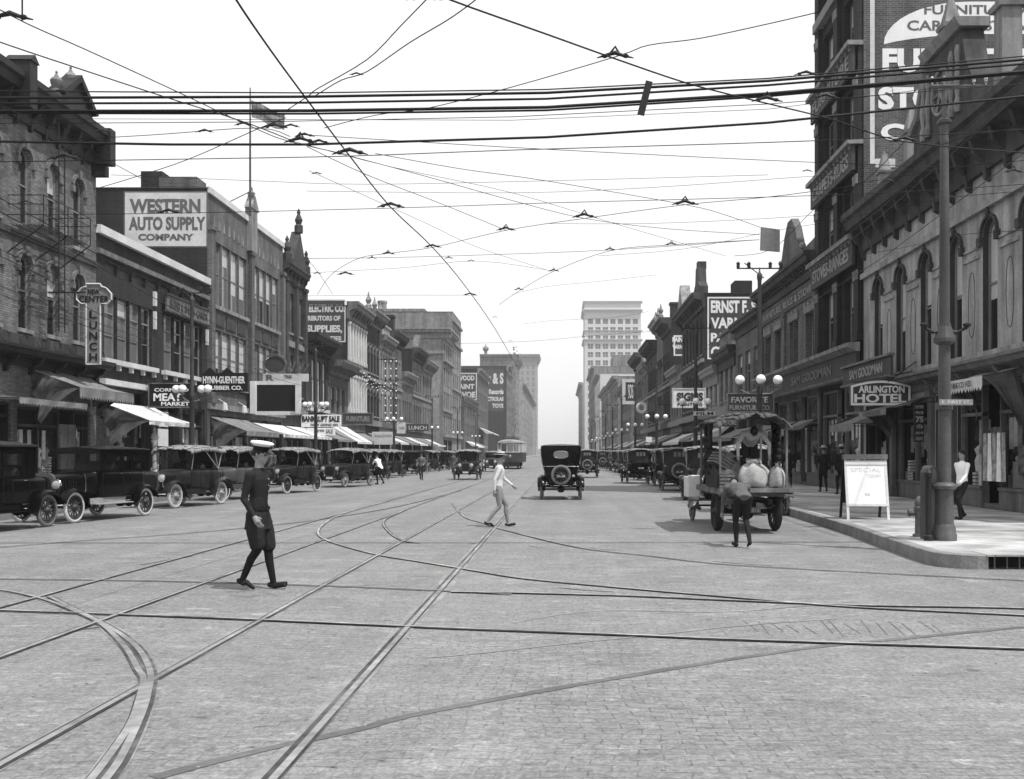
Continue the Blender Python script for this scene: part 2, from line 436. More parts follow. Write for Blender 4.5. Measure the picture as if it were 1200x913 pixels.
KLO = [(-30, 25.5), (-18.9, 25.5), (-18.9, 25.6), (-18.9, 25.8), (-18.9, 26), (-18.9, 30), (-18.9, 60), (-18.9, 850)]
sidewalk('pavement', KL, KLO, .2)
# storm drain in the kerb at the corner
dr = thing('storm_drain', 'dark storm drain opening with vertical iron bars in the corner kerb', 'storm drain', (7.0, 14.72, 0))
mb = MB(); mb.box((6.15, 15.2, -.3), (7.95, 15.24, .19)); mb.box((6.15, 14.78, -.3), (7.95, 15.2, -.27)); mb.build('drain_pit', M['black'], dr)
mb = MB(); mb.box((6.13, 14.73, .19), (7.97, 15.30, .216)); mb.build('drain_cover', M['walk'], dr)
for k in range(10): mb = MB(); mb.tube([(6.25+k*.18, 14.78, -.02), (6.25+k*.18, 14.78, .19)], .012, 6); mb.build('grate_bar', M['post'], dr)

# ------------------------------------------------------------------ tram rails
NR = [0]
def smooth_line(pts, n=8):
    out = []; P = [Vector(p) for p in pts]
    for i in range(len(P)-1):
        p0 = P[max(i-1, 0)]; p1 = P[i]; p2 = P[i+1]; p3 = P[min(i+2, len(P)-1)]
        for k in range(n):
            t = k/n
            out.append(.5*((2*p1)+(p2-p0)*t+(2*p0-5*p1+4*p2-p3)*t*t+(3*p1-p0-3*p2+p3)*t*t*t))
    out.append(P[-1]); return out
def rail(pts, band=.2, groove=.05, steel=.055, wob=True, gm='groove'):
    band *= .62; groove *= .42; steel *= .85
    k = NR[0]; NR[0] += 1; sm = 'rail'
    if gm == 'cross_groove': groove *= .5; sm = 'rail_pale'
    if band:
        mb = MB()
        L2 = []
        for i, p in enumerate(pts):
            L2.append(Vector(p))
        # ragged edge: the bed paving has been patched by hand
        vs_ = []
        for i, p in enumerate(L2):
            d = (L2[min(i+1, len(L2)-1)]-L2[max(i-1, 0)]).normalized(); q = Vector((d.y, -d.x))
            a = band*(.6+.5*noise.noise((p.x*1.3, p.y*.9, k))); b = band*(.6+.5*noise.noise((p.x*1.1, p.y*.8, k+9)))
            vs_ += [(p.x-q.x*a, p.y-q.y*a, .003+.0004*k), (p.x+q.x*b, p.y+q.y*b, .003+.0004*k)]
        mb.add(vs_, [(2*i, 2*i+1, 2*i+3, 2*i+2) for i in range(len(L2)-1)])
        tag(mb.build('rail_bed', M['band']), kind='structure')
    mb = MB(); mb.strip(pts, -.012-groove, steel+.012, .0095+.0004*k); tag(mb.build('rail_groove', M[gm]), kind='structure')
    mb = MB(); mb.strip(pts, 0, steel, .016+.0004*k); tag(mb.build('tram_rail', M[sm]), kind='structure')
def straight(x, y0=2, y1=420):
    ys = [y0]
    while ys[-1] < y1: ys.append(ys[-1]+max(.5, ys[-1]*.04))
    return [(x, y) for y in ys]
for x, bd, gr in ((-1.5, .24, .07), (-3.03, .16, .045), (-4.62, .12, .05), (-6.1, 0, .02)): rail(straight(x), band=bd, groove=gr)
def trace(px, **kw):
    rail(smooth_line([G(*p) for p in px]), **kw)
trace([(-60,690),(0,692),(50,702),(100,721),(125,735),(150,760),(165,785),(172,797),(168,820),(158,850),(132,890),(105,925),(60,975)], band=.16, groove=.035)
trace([(60,700),(120,730),(148,747),(168,765),(180,790),(178,812),(171,838),(150,885),(132,913),(90,965)], band=.10, groove=.035)
trace([(455,588),(420,597),(395,606),(380,615),(374,625),(385,634),(420,645),(455,653),(500,660),(560,670),(617,679),(733,690),(850,700),(996,712),(1200,722),(1400,733)], band=.10, groove=.06, gm='cross_groove')
trace([(529,694.5),(617,696),(733,699),(850,704),(1000,710),(1183,713.4),(1400,722)], band=.10, groove=.02, gm='cross_groove')
trace([(530,590),(538,600),(548,608),(568,614),(593,622),(675,641.7),(760,652),(850,662),(1025,672),(1200,681),(1400,692)], band=0, groove=.05, steel=.03, gm='cross_groove')
trace([(-80,678),(0,679),(150,681),(300,684.5),(450,690),(600,697.5)], band=.0, groove=.03, steel=.03, gm='cross_groove')
trace([(-80,713),(0,716),(250,725),(500,736),(733,745),(850,750),(1000,755),(1200,761.5),(1400,770)], band=.12, groove=.05, gm='cross_groove')
trace([(500,560),(475,566),(440,578)], band=.05, groove=.03) if False else None
trace([(480,596),(467,602),(454,608),(450,615),(460,627),(475,635),(492,637)], band=.04, groove=.05, steel=.04)
trace([(-50,645),(0,642),(100,634),(200,627),(300,618),(390,607),(475,592),(540,575)], band=0, groove=.04, steel=.03)
def seam(pts, w, name='pavement_seam', m='seam'):
    k = NR[0]; NR[0] += 1
    P = smooth_line([G(*p) for p in pts]); mb = MB()
    vs_ = []
    for i, p in enumerate(P):
        d = (P[min(i+1, len(P)-1)]-P[max(i-1, 0)]).normalized(); q = Vector((d.y, -d.x)); a = w*(.5+.25*noise.noise((p.x*2, p.y*2, k)))
        vs_ += [(p.x-q.x*a, p.y-q.y*a, .0025+.0001*k), (p.x+q.x*a, p.y+q.y*a, .0025+.0001*k)]
    mb.add(vs_, [(2*i, 2*i+1, 2*i+3, 2*i+2) for i in range(len(P)-1)])
    tag(mb.build(name, M[m]), kind='structure')
M['seam_soft'] = mat('old_tarred_seam', .105, .85, var=.25, scale=2, raw=True)
seam([(180,912),(250,893),(340,872),(420,855),(500,835),(733,793),(937,761),(1054,749),(1200,735)], .09, m='seam_soft')
seam([(600,730),(700,716),(850,697+20),(1000,705)], .05, m='band')
seam([(500,771),(560,766),(640,757),(760,745),(850,735),(980,725)], .05, m='band')
seam([(165,662),(195,657),(225,652)], .06, m='seam')
seam([(48,752),(80,741),(118,735)], .05, m='seam')
for (a, b) in (((655,689),(720,694)), ((835,658),(905,663)), ((690,642),(720,645)), ((620,640),(640,642))):
    seam([a, ((a[0]+b[0])/2, (a[1]+b[1])/2+.5), b], .035, m='seam')
# seams of the rougher setts beside the rail on the right
mb = MB()
for k in range(14):
    a = G(872+k*17+rnd.uniform(-4, 4), 729+rnd.uniform(-3, 5)); b = G(888+k*17+rnd.uniform(-4, 4), 744+rnd.uniform(-4, 3))
    mb.strip([a, b], -.007, .007, .0021)
tag(mb.build('paving_joint', M['seam_soft']), kind='structure')
# loose litter and pebbles on the bricks
mb = MB()
for k in range(260):
    px = rnd.uniform(0, 1200); py = rnd.uniform(600, 905)
    x, y = G(px, py)
    if x > 5.6 and y > 14.5: continue
    s = rnd.uniform(.004, .010)
    mb.sphere((x, y, s*.4), (s*rnd.uniform(.8, 1.8), s, s*.6), 5, 4)
tag(mb.build('litter', M['band']), 'scattered pebbles and bits of litter on the brick paving', 'litter', kind='stuff')

# ------------------------------------------------------------------ far end of the street and the air
def hill(y, pts, name, m):
    mb = MB(); n = len(pts)
    a = [(x, y, 0) for x, z in pts]; b = [(x, y+18, z) for x, z in pts]; c = [(x, y+200, 0) for x, z in pts]
    mb.add(a+b+c, [(i, i+1, n+i+1, n+i) for i in range(n-1)]+[(n+i, n+i+1, 2*n+i+1, 2*n+i) for i in range(n-1)])
    tag(mb.build(name, m), kind='structure')
hill(1150, [(-300+i*20, 8+6*noise.noise((i*.35, 0, 0))+3*noise.noise((i*1.3, 2, 0))) for i in range(31)], 'hill', M['ground'])
if HAZE > 0:
    hm = bpy.data.materials.new('haze'); hm.use_nodes = True; N = hm.node_tree.nodes; L = hm.node_tree.links
    N.remove(N['Principled BSDF']); pv = N.new('ShaderNodeVolumePrincipled'); pv.inputs['Color'].default_value = (.96, .96, .96, 1); pv.inputs['Density'].default_value = HAZE
    pv.inputs['Anisotropy'].default_value = .1
    L.new(pv.outputs[0], N['Material Output'].inputs['Volume'])
    mb = MB(); mb.box((-700, -25, -1.2), (700, 1500, 112)); tag(mb.build('haze', hm), 'pale summer haze filling the air along the street', 'haze', kind='stuff')
# ------------------------------------------------------------------ facade tools
def wall(mb, f, u0, u1, v0, v1, ops, depth=.28):
    """a wall plane with openings; ops: (u0,u1,v0,v1,arch)"""
    us = sorted({u0, u1, *[x for o in ops for x in (o[0], o[1])]}); vs = sorted({v0, v1, *[x for o in ops for x in (o[2], o[3])]})
    def inside(u, v): return any(o[0] < u < o[1] and o[2] < v < o[3] for o in ops)
    for i in range(len(us)-1):
        j = 0
        while j < len(vs)-1:
            if inside((us[i]+us[i+1])/2, (vs[j]+vs[j+1])/2): j += 1; continue
            k = j
            while k+1 < len(vs)-1 and not inside((us[i]+us[i+1])/2, (vs[k+1]+vs[k+2])/2): k += 1
            mb.quad(f(us[i], vs[j], 0), f(us[i+1], vs[j], 0), f(us[i+1], vs[k+1], 0), f(us[i], vs[k+1], 0)); j = k+1
    for o in ops:
        a, b, c, d = o[:4]; arch = o[4] if len(o) > 4 else False; dp = o[5] if len(o) > 5 else depth
        pts = [(a, c), (b, c)]
        if arch:
            r = (b-a)/2; rise = r if arch is True else arch; zc = d-rise; n = 10
            pts += [((a+b)/2+r*math.cos(t), zc+rise*math.sin(t)) for t in [math.pi*k/n for k in range(n+1)]]
            top = pts[2:]
            for k in range(n):
                p, q = top[k], top[k+1]
                mb.quad(f(p[0], p[1], 0), f(q[0], q[1], 0), f(q[0], d, 0), f(p[0], d, 0))
        else: pts += [(b, d), (a, d)]
        n = len(pts)
        for k in range(n):
            p, q = pts[k], pts[(k+1) % n]
            if p == q: continue
            mb.m = 1; mb.quad(f(p[0], p[1], 0), f(q[0], q[1], 0), f(q[0], q[1], -dp), f(p[0], p[1], -dp)); mb.m = 0

_WC = {}
M['drape'] = mat('wrinkled_side_canvas', .15, .9, var=.35, scale=3, bump=.4)
def window(root, f, side, u0, u1, v0, v1, arch=False, cols=1, dh=True, blind=None, frame='frame', glass='glass', depth=.2, sill='stone', fw=.06, hood=None, transom=0):
    """window part (frame) with a pane sub-part and a sill sub-part; mesh data shared between equal windows"""
    W = u1-u0; Hh = v1-v0
    if blind is None: blind = rnd.choice([0, 0, .3, .45, .5, .6])
    key = (side, round(W, 2), round(Hh, 2), arch, cols, dh, blind, frame, glass, depth, sill, fw, hood, transom)
    rx, ry, rz = 0, 0, 0
    q = root
    org = root.location
    base = Vector(f((u0+u1)/2, v0, 0)) - org
    if key not in _WC:
        f0 = Vector(f(0, 0, 0)); g = lambda u, v, w: tuple(Vector(f(u, v, w)) - f0)
        h = W/2
        def outline(ins=0, bot=0):
            a = h-ins
            if arch:
                r = h-ins; rise = (h if arch is True else arch)-ins; zc = Hh-(h if arch is True else arch)
                return [(-a, bot), (a, bot)]+[(r*math.cos(t), zc+rise*math.sin(t)) for t in [math.pi*k/10 for k in range(11)]]
            return [(-a, bot), (a, bot), (a, Hh-ins), (-a, Hh-ins)]
        mb = MB(); o1 = outline(); o2 = outline(fw, fw); n = len(o1)
        for w0, oo in ((-depth+.06, 0),):
            for k in range(n):
                a, b, c, d = o1[k], o1[(k+1) % n], o2[(k+1) % n], o2[k]
                mb.quad(g(*a, w0), g(*b, w0), g(*c, w0), g(*d, w0)); mb.quad(g(*d, w0), g(*c, w0), g(*c, -depth), g(*d, -depth))
        def bar(a, b, c, d, w0, w1):
            P = [g(x, y, z) for z in (w0, w1) for x, y in ((a, c), (b, c), (b, d), (a, d))]
            mb.add(P, [(0,1,2,3),(7,6,5,4),(0,4,5,1),(1,5,6,2),(2,6,7,3),(3,7,4,0)])
        top = Hh - (fw if not arch else fw)
        for k in range(1, cols):
            x = -h+W*k/cols; bar(x-fw*.7, x+fw*.7, fw, Hh-fw, -depth-.01, -depth+.075)
        mid = Hh*.52
        if transom: bar(-h+fw, h-fw, Hh*transom-fw*.6, Hh*transom+fw*.6, -depth-.01, -depth+.07); mid = Hh*transom*.52
        if dh: bar(-h+fw, h-fw, mid-.028, mid+.028, -depth-.01, -depth+.05)
        if hood:
            pass
        fr = mb.build('window', M[frame], mesh_only=True)
        pb = MB(); oo = outline(fw*.5, fw*.5)
        vb = Hh*(1-blind)
        wp = -depth+.012
        lo = [(x, min(y, vb)) for x, y in oo]
        if blind > 0:
            # the shade hangs behind the upper glass
            hi = [(x, max(y, vb)) for x, y in oo]
            m2 = []
            for l in (lo,):
                dd = []
                for p in l:
                    if not dd or (abs(p[0]-dd[-1][0])+abs(p[1]-dd[-1][1])) > 1e-4: dd.append(p)
                pb.m = 0; pb.quad(*[g(x, y, wp) for x, y in dd])
            dd = []
            for p in hi:
                if not dd or (abs(p[0]-dd[-1][0])+abs(p[1]-dd[-1][1])) > 1e-4: dd.append(p)
            pb.m = 1; pb.quad(*[g(x, y, wp) for x, y in dd])
        else: pb.quad(*[g(x, y, wp) for x, y in oo])
        pn = pb.build('pane', [M[glass], M['curtain_behind']], mesh_only=True)
        sl = None
        if sill:
            sb = MB(); P = [g(x, y, z) for z in (-depth+.02, .07) for x, y in ((-h-.08, -.13), (h+.08, -.13), (h+.08, 0.004), (-h-.08, 0.004))]
            sb.add(P, [(0,1,2,3),(7,6,5,4),(0,4,5,1),(1,5,6,2),(2,6,7,3),(3,7,4,0)])
            sl = sb.build('sill', M[sill], mesh_only=True)
        hd = None
        if hood:
            hb = MB(); 
            t = .07 if side == 'R' else .12; ww = .08
            oA = outline(-.02, 0)[2:]; oB = [(p[0]*(1+t/h), p[1]+t*.9) for p in oA]
            if not arch:
                oA = [(h+.04, Hh), (-h-.04, Hh)]; oB = [(h+.14, Hh+.28), (-h-.14, Hh+.28)]
            for k in range(len(oA)-1):
                a, b, c, d = oA[k], oA[k+1], oB[k+1], oB[k]
                P = [g(x, y, z) for z in (-.01, ww) for x, y in (a, b, c, d)]
                hb.add(P, [(0,1,2,3),(7,6,5,4),(0,4,5,1),(1,5,6,2),(2,6,7,3),(3,7,4,0)])
            if arch:
                for sg in (-1, 1):
                    x = sg*(h+.09); zc = Hh-(h if arch is True else arch)
                    P = [g(xx, y, z) for z in (-.01, ww+.03) for xx, y in ((x-.1, zc-.22), (x+.1, zc-.22), (x+.1, zc+.02), (x-.1, zc+.02))]
                    hb.add(P, [(0,1,2,3),(7,6,5,4),(0,4,5,1),(1,5,6,2),(2,6,7,3),(3,7,4,0)])
                if hood == 'finial':
                    cx = g(0, Hh+.05, .07); hb.lathe(cx, [(.06,0),(.07,.08),(.03,.14),(.045,.2),(.015,.32),(.005,.42)], 8)
                else:
                    P = [g(xx, y, z) for z in (-.01, ww+.05) for xx, y in ((-.09, Hh-.06), (.09, Hh-.06), (.13, Hh+.26), (-.13, Hh+.26))]
                    hb.add(P, [(0,1,2,3),(7,6,5,4),(0,4,5,1),(1,5,6,2),(2,6,7,3),(3,7,4,0)])
            hd = hb.build('window_hood', M['hood_'+side] if 'hood_'+side in M else M['stone_dark'], mesh_only=True)
        _WC[key] = (fr, pn, sl, hd)
    fr, pn, sl, hd = _WC[key]
    o = bpy.data.objects.new('window', fr); col.objects.link(o); o.parent = root; o.location = base
    for nm, me in (('pane', pn), ('sill', sl), ('hood', hd)):
        if me: c = bpy.data.objects.new(nm, me); col.objects.link(c); c.parent = o
    return o
M['curtain_behind'] = mat('drawn_shade_behind_glass', .58, .35, var=.12)

def trim(mb, f, u0, u1, prof):      # prof: closed (w, v) outline, extruded along u
    mb.ring_loft([[f(u0, v, w) for w, v in prof], [f(u1, v, w) for w, v in prof]])
def cornice_prof(v0, h, w):
    return [(-.05, v0), (w*.16, v0), (w*.2, v0+h*.12), (w*.2, v0+h*.42), (w*.34, v0+h*.5), (w*.78, v0+h*.58), (w*.86, v0+h*.78), (w, v0+h*.84), (w, v0+h), (-.05, v0+h)]
def brackets(mb, f, u0, u1, step, v1, h, w, t=.16):
    n = max(1, round((u1-u0)/step))
    for k in range(n+1):
        u = u0+(u1-u0)*k/n
        pr = [(0.0, v1-h), (w*.25, v1-h*.92), (w*.32, v1-h*.55), (w*.75, v1-h*.35), (w*.95, v1-.02), (0.0, v1-.02)]
        mb.ring_loft([[f(u-t/2, v, ww) for ww, v in pr], [f(u+t/2, v, ww) for ww, v in pr]])
def fbox(mb, f, u0, u1, v0, v1, w0, w1):
    P = [f(x, y, z) for z in (w0, w1) for x, y in ((u0, v0), (u1, v0), (u1, v1), (u0, v1))]
    mb.add(P, [(0,1,2,3),(7,6,5,4),(0,4,5,1),(1,5,6,2),(2,6,7,3),(3,7,4,0)])

class Bld:
    def __init__(s, name, label, side, Y0, Y1, Z, m, depth=26, group=None, cat='building', parapet=.0):
        s.side = side; s.f = mapL if side == 'L' else mapR; s.X = XL if side == 'L' else XR; s.sg = -1 if side == 'L' else 1
        s.Y0, s.Y1, s.Z, s.depth, s.m = Y0, Y1, Z, depth, m
        s.root = thing(name, label, cat, (s.X, (Y0+Y1)/2, 0), 0, group)
        s.ops = []; s.shop = []
        s.back = s.X+s.sg*depth
    def op(s, u0, u1, v0, v1, arch=False, dp=.28): s.ops.append((u0, u1, v0, v1, arch, dp))
    def win(s, u0, u1, v0, v1, arch=False, **kw):
        s.op(u0, u1, v0, v1, arch, kw.get('depth', .2)+.02); window(s.root, s.f, s.side, u0, u1, v0, v1, arch, **kw)
    jamb = None
    def finish(s, front_m=None, front=True, front_ops=()):
        mb = MB(); wall(mb, s.f, s.Y0, s.Y1, 0, s.Z, s.ops)
        xb, xf, a, b, Z = s.back, s.X, s.Y0, s.Y1, s.Z
        mb.quad((xb, b, 0), (xf, b, 0), (xf, b, Z), (xb, b, Z)); mb.quad((xb, a, 0), (xb, b, 0), (xb, b, Z), (xb, a, Z))
        if front and not front_ops and front_m is None: mb.quad((xb, a, 0), (xf, a, 0), (xf, a, Z), (xb, a, Z))
        s.wall = mb.build('wall', [s.m, M[s.jamb] if s.jamb else s.m], s.root)
        if front_m is not None or front_ops:
            mb = MB(); wall(mb, mapF(a), min(xb, xf), max(xb, xf), 0, Z, list(front_ops)); s.side_wall = mb.build('side_wall', [front_m or s.m]*2, s.root)
        mb = MB(); zr = Z-.35
        x0, x1 = min(xb, xf), max(xb, xf); i = .28
        mb.quad((x0+i, a+i, zr), (x1-i, a+i, zr), (x1-i, b-i, zr), (x0+i, b-i, zr))
        for p, q in (((x0+i,a+i),(x1-i,a+i)), ((x1-i,a+i),(x1-i,b-i)), ((x1-i,b-i),(x0+i,b-i)), ((x0+i,b-i),(x0+i,a+i))):
            mb.quad((p[0],p[1],zr),(q[0],q[1],zr),(q[0],q[1],Z),(p[0],p[1],Z))
        s.roof = mb.build('roof', M['roof'], s.root)
        mb = MB(); t = .06; e = .05
        for (p0, p1, q0, q1) in ((x0-e, x1+e, a-e, a+i+.02), (x0-e, x1+e, b-i-.02, b+e), (x0-e, x0+i+.02, a+i+.02, b-i-.02), (x1-i-.02, x1+e, a+i+.02, b-i-.02)):
            mb.box((p0, q0, Z), (p1, q1, Z+t))
        s.coping = mb.build('coping', M['stone_dark'], s.root)
        return s
    def part(s, name, m, mb, **kw): return mb.build(name, M[m] if isinstance(m, str) else m, s.root, **kw)
    def cornice(s, v0, h, w, m='iron', step=.9, bh=None, u0=None, u1=None, front=0):
        u0 = s.Y0 if u0 is None else u0; u1 = s.Y1 if u1 is None else u1
        mb = MB(); trim(mb, s.f, u0-.03, u1+.03, cornice_prof(v0, h, w))
        if step: brackets(mb, s.f, u0+.25, u1-.25, step, v0+h*.56, bh or h*.75, w*.7)
        if step:
            n = int((u1-u0)/.3)
            for k in range(n): fbox(mb, s.f, u0+.1+k*.3, u0+.24+k*.3, v0+h*.44, v0+h*.54, w*.15, w*.30)
        return s.part('cornice', m, mb)
    def band(s, v0, v1, w, m='stone', name='string_course', u0=None, u1=None):
        mb = MB(); fbox(mb, s.f, (s.Y0 if u0 is None else u0), (s.Y1 if u1 is None else u1), v0, v1, -.02, w); return s.part(name, m, mb)
    def piers(s, us, w, v0, v1, out, m, name='pilaster'):
        for u in us:
            mb = MB(); fbox(mb, s.f, u-w/2, u+w/2, v0, v1, -.02, out); fbox(mb, s.f, u-w/2-.06, u+w/2+.06, v1-.22, v1, -.02, out+.07); fbox(mb, s.f, u-w/2-.05, u+w/2+.05, v0, v0+.35, -.02, out+.05)
            s.part(name, m, mb)
    def storefront(s, u0, u1, vt=3.6, door=None, frame='frame_dark', base='wood_dark', goods=True, transom=2.7, dp=2.2, glass='glass_shop', mull=2.0):
        z0 = .21
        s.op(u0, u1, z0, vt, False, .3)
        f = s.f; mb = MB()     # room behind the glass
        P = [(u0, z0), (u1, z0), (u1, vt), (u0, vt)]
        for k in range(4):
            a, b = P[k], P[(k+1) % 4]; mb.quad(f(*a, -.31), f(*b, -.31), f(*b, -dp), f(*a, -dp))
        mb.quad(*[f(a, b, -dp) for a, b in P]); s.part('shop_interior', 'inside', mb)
        if door is None: door = (u0+u1)/2-.5
        sf = MB(); gl = MB()
        segs = []
        if door is not False: segs = [(u0, door), (door+1.1, u1)]
        else: segs = [(u0, u1)]
        for a, b in segs:
            if b-a < .3: continue
            fbox(sf, f, a, b, z0, z0+.5, -.28, -.06); fbox(sf, f, a, b, z0+.5, z0+.58, -.28, -.02)
            fbox(sf, f, a, b, vt-.1, vt, -.28, -.1); fbox(sf, f, a, b, transom, transom+.09, -.28, -.08)
            n = max(1, round((b-a)/mull))
            for k in range(n+1):
                u = a+(b-a)*k/n; u = min(max(u, a+.035), b-.035); fbox(sf, f, u-.035, u+.035, z0+.58, vt-.1, -.26, -.09)
            gl.quad(f(a, z0+.55, -.18), f(b, z0+.55, -.18), f(b, vt-.05, -.18), f(a, vt-.05, -.18))
            if goods:
                gb = MB(); nn = int((b-a)/.25)
                for k in range(nn):
                    uu = a+.15+k*.25+rnd.uniform(-.06, .06); gb.m = rnd.choice([0, 0, 1, 2, 1]); hh = rnd.uniform(.3, 1.3); zz = z0+.56
                    t = rnd.random()
                    if t < .3:   # garment on a stand
                        gb.lathe(f(uu, zz, -.45), [(.02,0),(.02,.35),(.16,.4),(.19,.7),(.13,.85),(.2,1.02),(.05,1.15),(.07,1.3),(.02,1.36)], 8)
                    elif t < .6:  # goods stacked on a tray
                        for q in range(int(hh*7)): fbox(gb, f, uu-.1+rnd.uniform(-.02,.02), uu+.1, zz+q*.1, zz+q*.1+.07, -.5, -.3)
                    else:
                        fbox(gb, f, uu-.12, uu+.12, zz, zz+hh*.6, -.5, -.3); gb.sphere(f(uu, zz+hh*.6+.08, -.4), .09, 7, 5)
                    if rnd.random() < .5:
                        gb.m = rnd.choice([0, 1, 1]); fbox(gb, f, uu-.12, uu+.1, transom-.75-rnd.random()*.4, transom-.1, -.34, -.31)
                s.part('window_display', [M['goods_pale'], M['goods_mid'], M['goods_dark']], gb)
                wb = MB(); kk = max(1, int((b-a)/.9))  # pale backdrops added behind the goods to brighten the shop windows
                for k in range(kk):
                    if rnd.random() < .35: continue
                    u = a+(b-a)*k/kk; wb.m = rnd.choice([0, 1, 1]); n2 = 8; top = transom-rnd.choice([.1, .3, .7])
                    rows = [[f(u+(b-a)/kk*i/n2, z, -.62-.05*math.sin(i*1.9)) for i in range(n2+1)] for z in (z0+.56, top)]
                    for i in range(n2): wb.quad(rows[0][i], rows[0][i+1], rows[1][i+1], rows[1][i])
                if wb.v: s.part('added_backdrop', [M['goods_pale'], M['goods_mid']], wb)
        s.part('storefront', frame, sf); 
        if gl.v: s.part('shop_window', glass, gl)
        if door is not False:
            d = MB(); a = door; b = door+1.1; w = -.75
            fbox(d, f, a, b, z0, z0+.12, -.8, -.1)
            for (p, q, r, t) in ((a, b, z0+.12, z0+.7), (a, a+.12, z0+.7, 2.35), (b-.12, b, z0+.7, 2.35), (a, b, 2.35, 2.47), (a, b, vt-.1, vt)): fbox(d, f, p, q, r, t, w, w+.05)
            o = s.part('door', frame, d)
            pb = MB(); pb.quad(f(a+.1, z0+.68, w+.02), f(b-.1, z0+.68, w+.02), f(b-.1, 2.36, w+.02), f(a+.1, 2.36, w+.02)); pb.quad(f(a, 2.45, w+.02), f(b, 2.45, w+.02), f(b, vt-.05, w+.02), f(a, vt-.05, w+.02))
            pb.build('pane', M['glass'], o)
            hb = MB(); hb.sphere(f(b-.16, 1.2, w+.09), .035, 6, 5); hb.build('handle', M['nickel'], o)
    def awning(s, u0, u1, vt, drop=.9, proj=2.0, m='canvas', val=.32, stripes=False, drape=None, text=None, tm='grey_letter'):
        f = s.f; mb = MB(); n = max(6, int((u1-u0)/.22)); k = 5; rows = []
        for j in range(k+1):
            t = j/k; row = []
            for i in range(n+1):
                u = u0+(u1-u0)*i/n; sag = -.07*math.sin(math.pi*t)*(1+.5*math.sin(i*1.7))+.075*noise.noise((u*1.1, t*2, s.Y0))*math.sin(math.pi*min(1, t*1.3))
                row.append(f(u, vt-drop*t+sag, .05+proj*t))
            rows.append(row)
        for j in range(k):
            for i in range(n):
                mb.m = (i//2) % 2 if stripes else 0
                mb.quad(rows[j][i], rows[j][i+1], rows[j+1][i+1], rows[j+1][i])
        mb.m = 0
        if not drape:
            for u in (u0, u1): mb.quad(f(u, vt, .05), f(u, vt-drop, .05+proj), f(u, vt-drop, .05+proj*.5))
        ms = [M[m], M['canvas_dark']]
        o = s.part('awning', ms, mb)
        vb = MB(); nn = int((u1-u0)/.16)
        for i in range(nn):
            a = u0+(u1-u0)*i/nn; b = u0+(u1-u0)*(i+1)/nn; w = .055+proj+.03*math.sin(i*.9); w2 = .055+proj+.03*math.sin((i+1)*.9)
            pts = [(a, vt-drop+.0), (b, vt-drop+.0), (b, vt-drop-val*.72), ((a+b)/2, vt-drop-val), (a, vt-drop-val*.72)]
            vb.quad(f(pts[0][0], pts[0][1], .05+proj), f(pts[1][0], pts[1][1], .05+proj), f(pts[2][0], pts[2][1], w2), f(pts[3][0], pts[3][1], (w+w2)/2), f(pts[4][0], pts[4][1], w))
        vb.build('valance', M[m], o)
        if text:
            tb = MB(); L_ = (u1-u0)*.6
            if s.side == 'L': tb.text(text, f, (u0+u1)/2-L_/2, vt-drop-val*.62, L_, val*.42, .008, .1+proj)
            else:
                ff = lambda u, v, w: f(u0+u1-u, v, w); tb.text(text, ff, (u0+u1)/2-L_/2, vt-drop-val*.62, L_, val*.42, .008, .1+proj)
            tb.build('lettering', M[tm], o)
        rb = MB()
        for u in (u0+.03, u1-.03):
            rb.tube([f(u, vt-drop-.02, .03), f(u, vt-drop, proj+.04)], .015, 5); rb.tube([f(u, vt-.03, .04), f(u, vt-drop-.01, proj+.04)], .015, 5)
        rb.tube([f(u0, vt-drop-.01, proj+.03), f(u1, vt-drop-.01, proj+.03)], .018, 5)
        rb.build('awning_frame', M['iron'], o)
        if drape:
            for u in ([u0, u1] if drape == 'both' else [u0] if drape == 'near' else [u1]):
                db = MB(); nr = 9; rows = []
                for j in range(nr+1):
                    t = j/nr; row = []
                    for i in range(9):
                        q = i/8; wv = math.sin(i*1.25+t*2)*.10*(.3+t) + noise.noise((i*.7, t*2, u))*.08
                        row.append(f(u+wv, vt-drop*q-.03-t*(1.0+.35*math.sin(q*3+u)), .07+proj*q*(1-.8*t**.7)))
                    rows.append(row)
                for j in range(nr):
                    for i in range(8): db.quad(rows[j][i], rows[j][i+1], rows[j+1][i+1], rows[j+1][i])
                db.build('side_curtain', M['drape'], o, smooth=True)
        return o

def painted_sign(b, f, u0, u1, v0, v1, bg, lines, fg, border=None, name='painted_sign'):
    """paint on a wall: part of the building; lines: (text, u, v, w, h)"""
    mb = MB(); mb.quad(f(u0, v0, .006), f(u1, v0, .006), f(u1, v1, .006), f(u0, v1, .006)); o = mb.build(name, M[bg], b.root)
    tb = MB()
    for ln in lines: tb.text(ln[0], f, *ln[1:5], d=.004, d0=.010, bold=.045)
    if border:
        t = border
        for (a, c, d, e) in ((u0, u1, v0, v0+t), (u0, u1, v1-t, v1), (u0, u0+t, v0+t, v1-t), (u1-t, u1, v0+t, v1-t)): tb.quad(f(a, d, .012), f(c, d, .012), f(c, e, .012), f(a, e, .012))
    tb.build('lettering', M[fg], o); return o

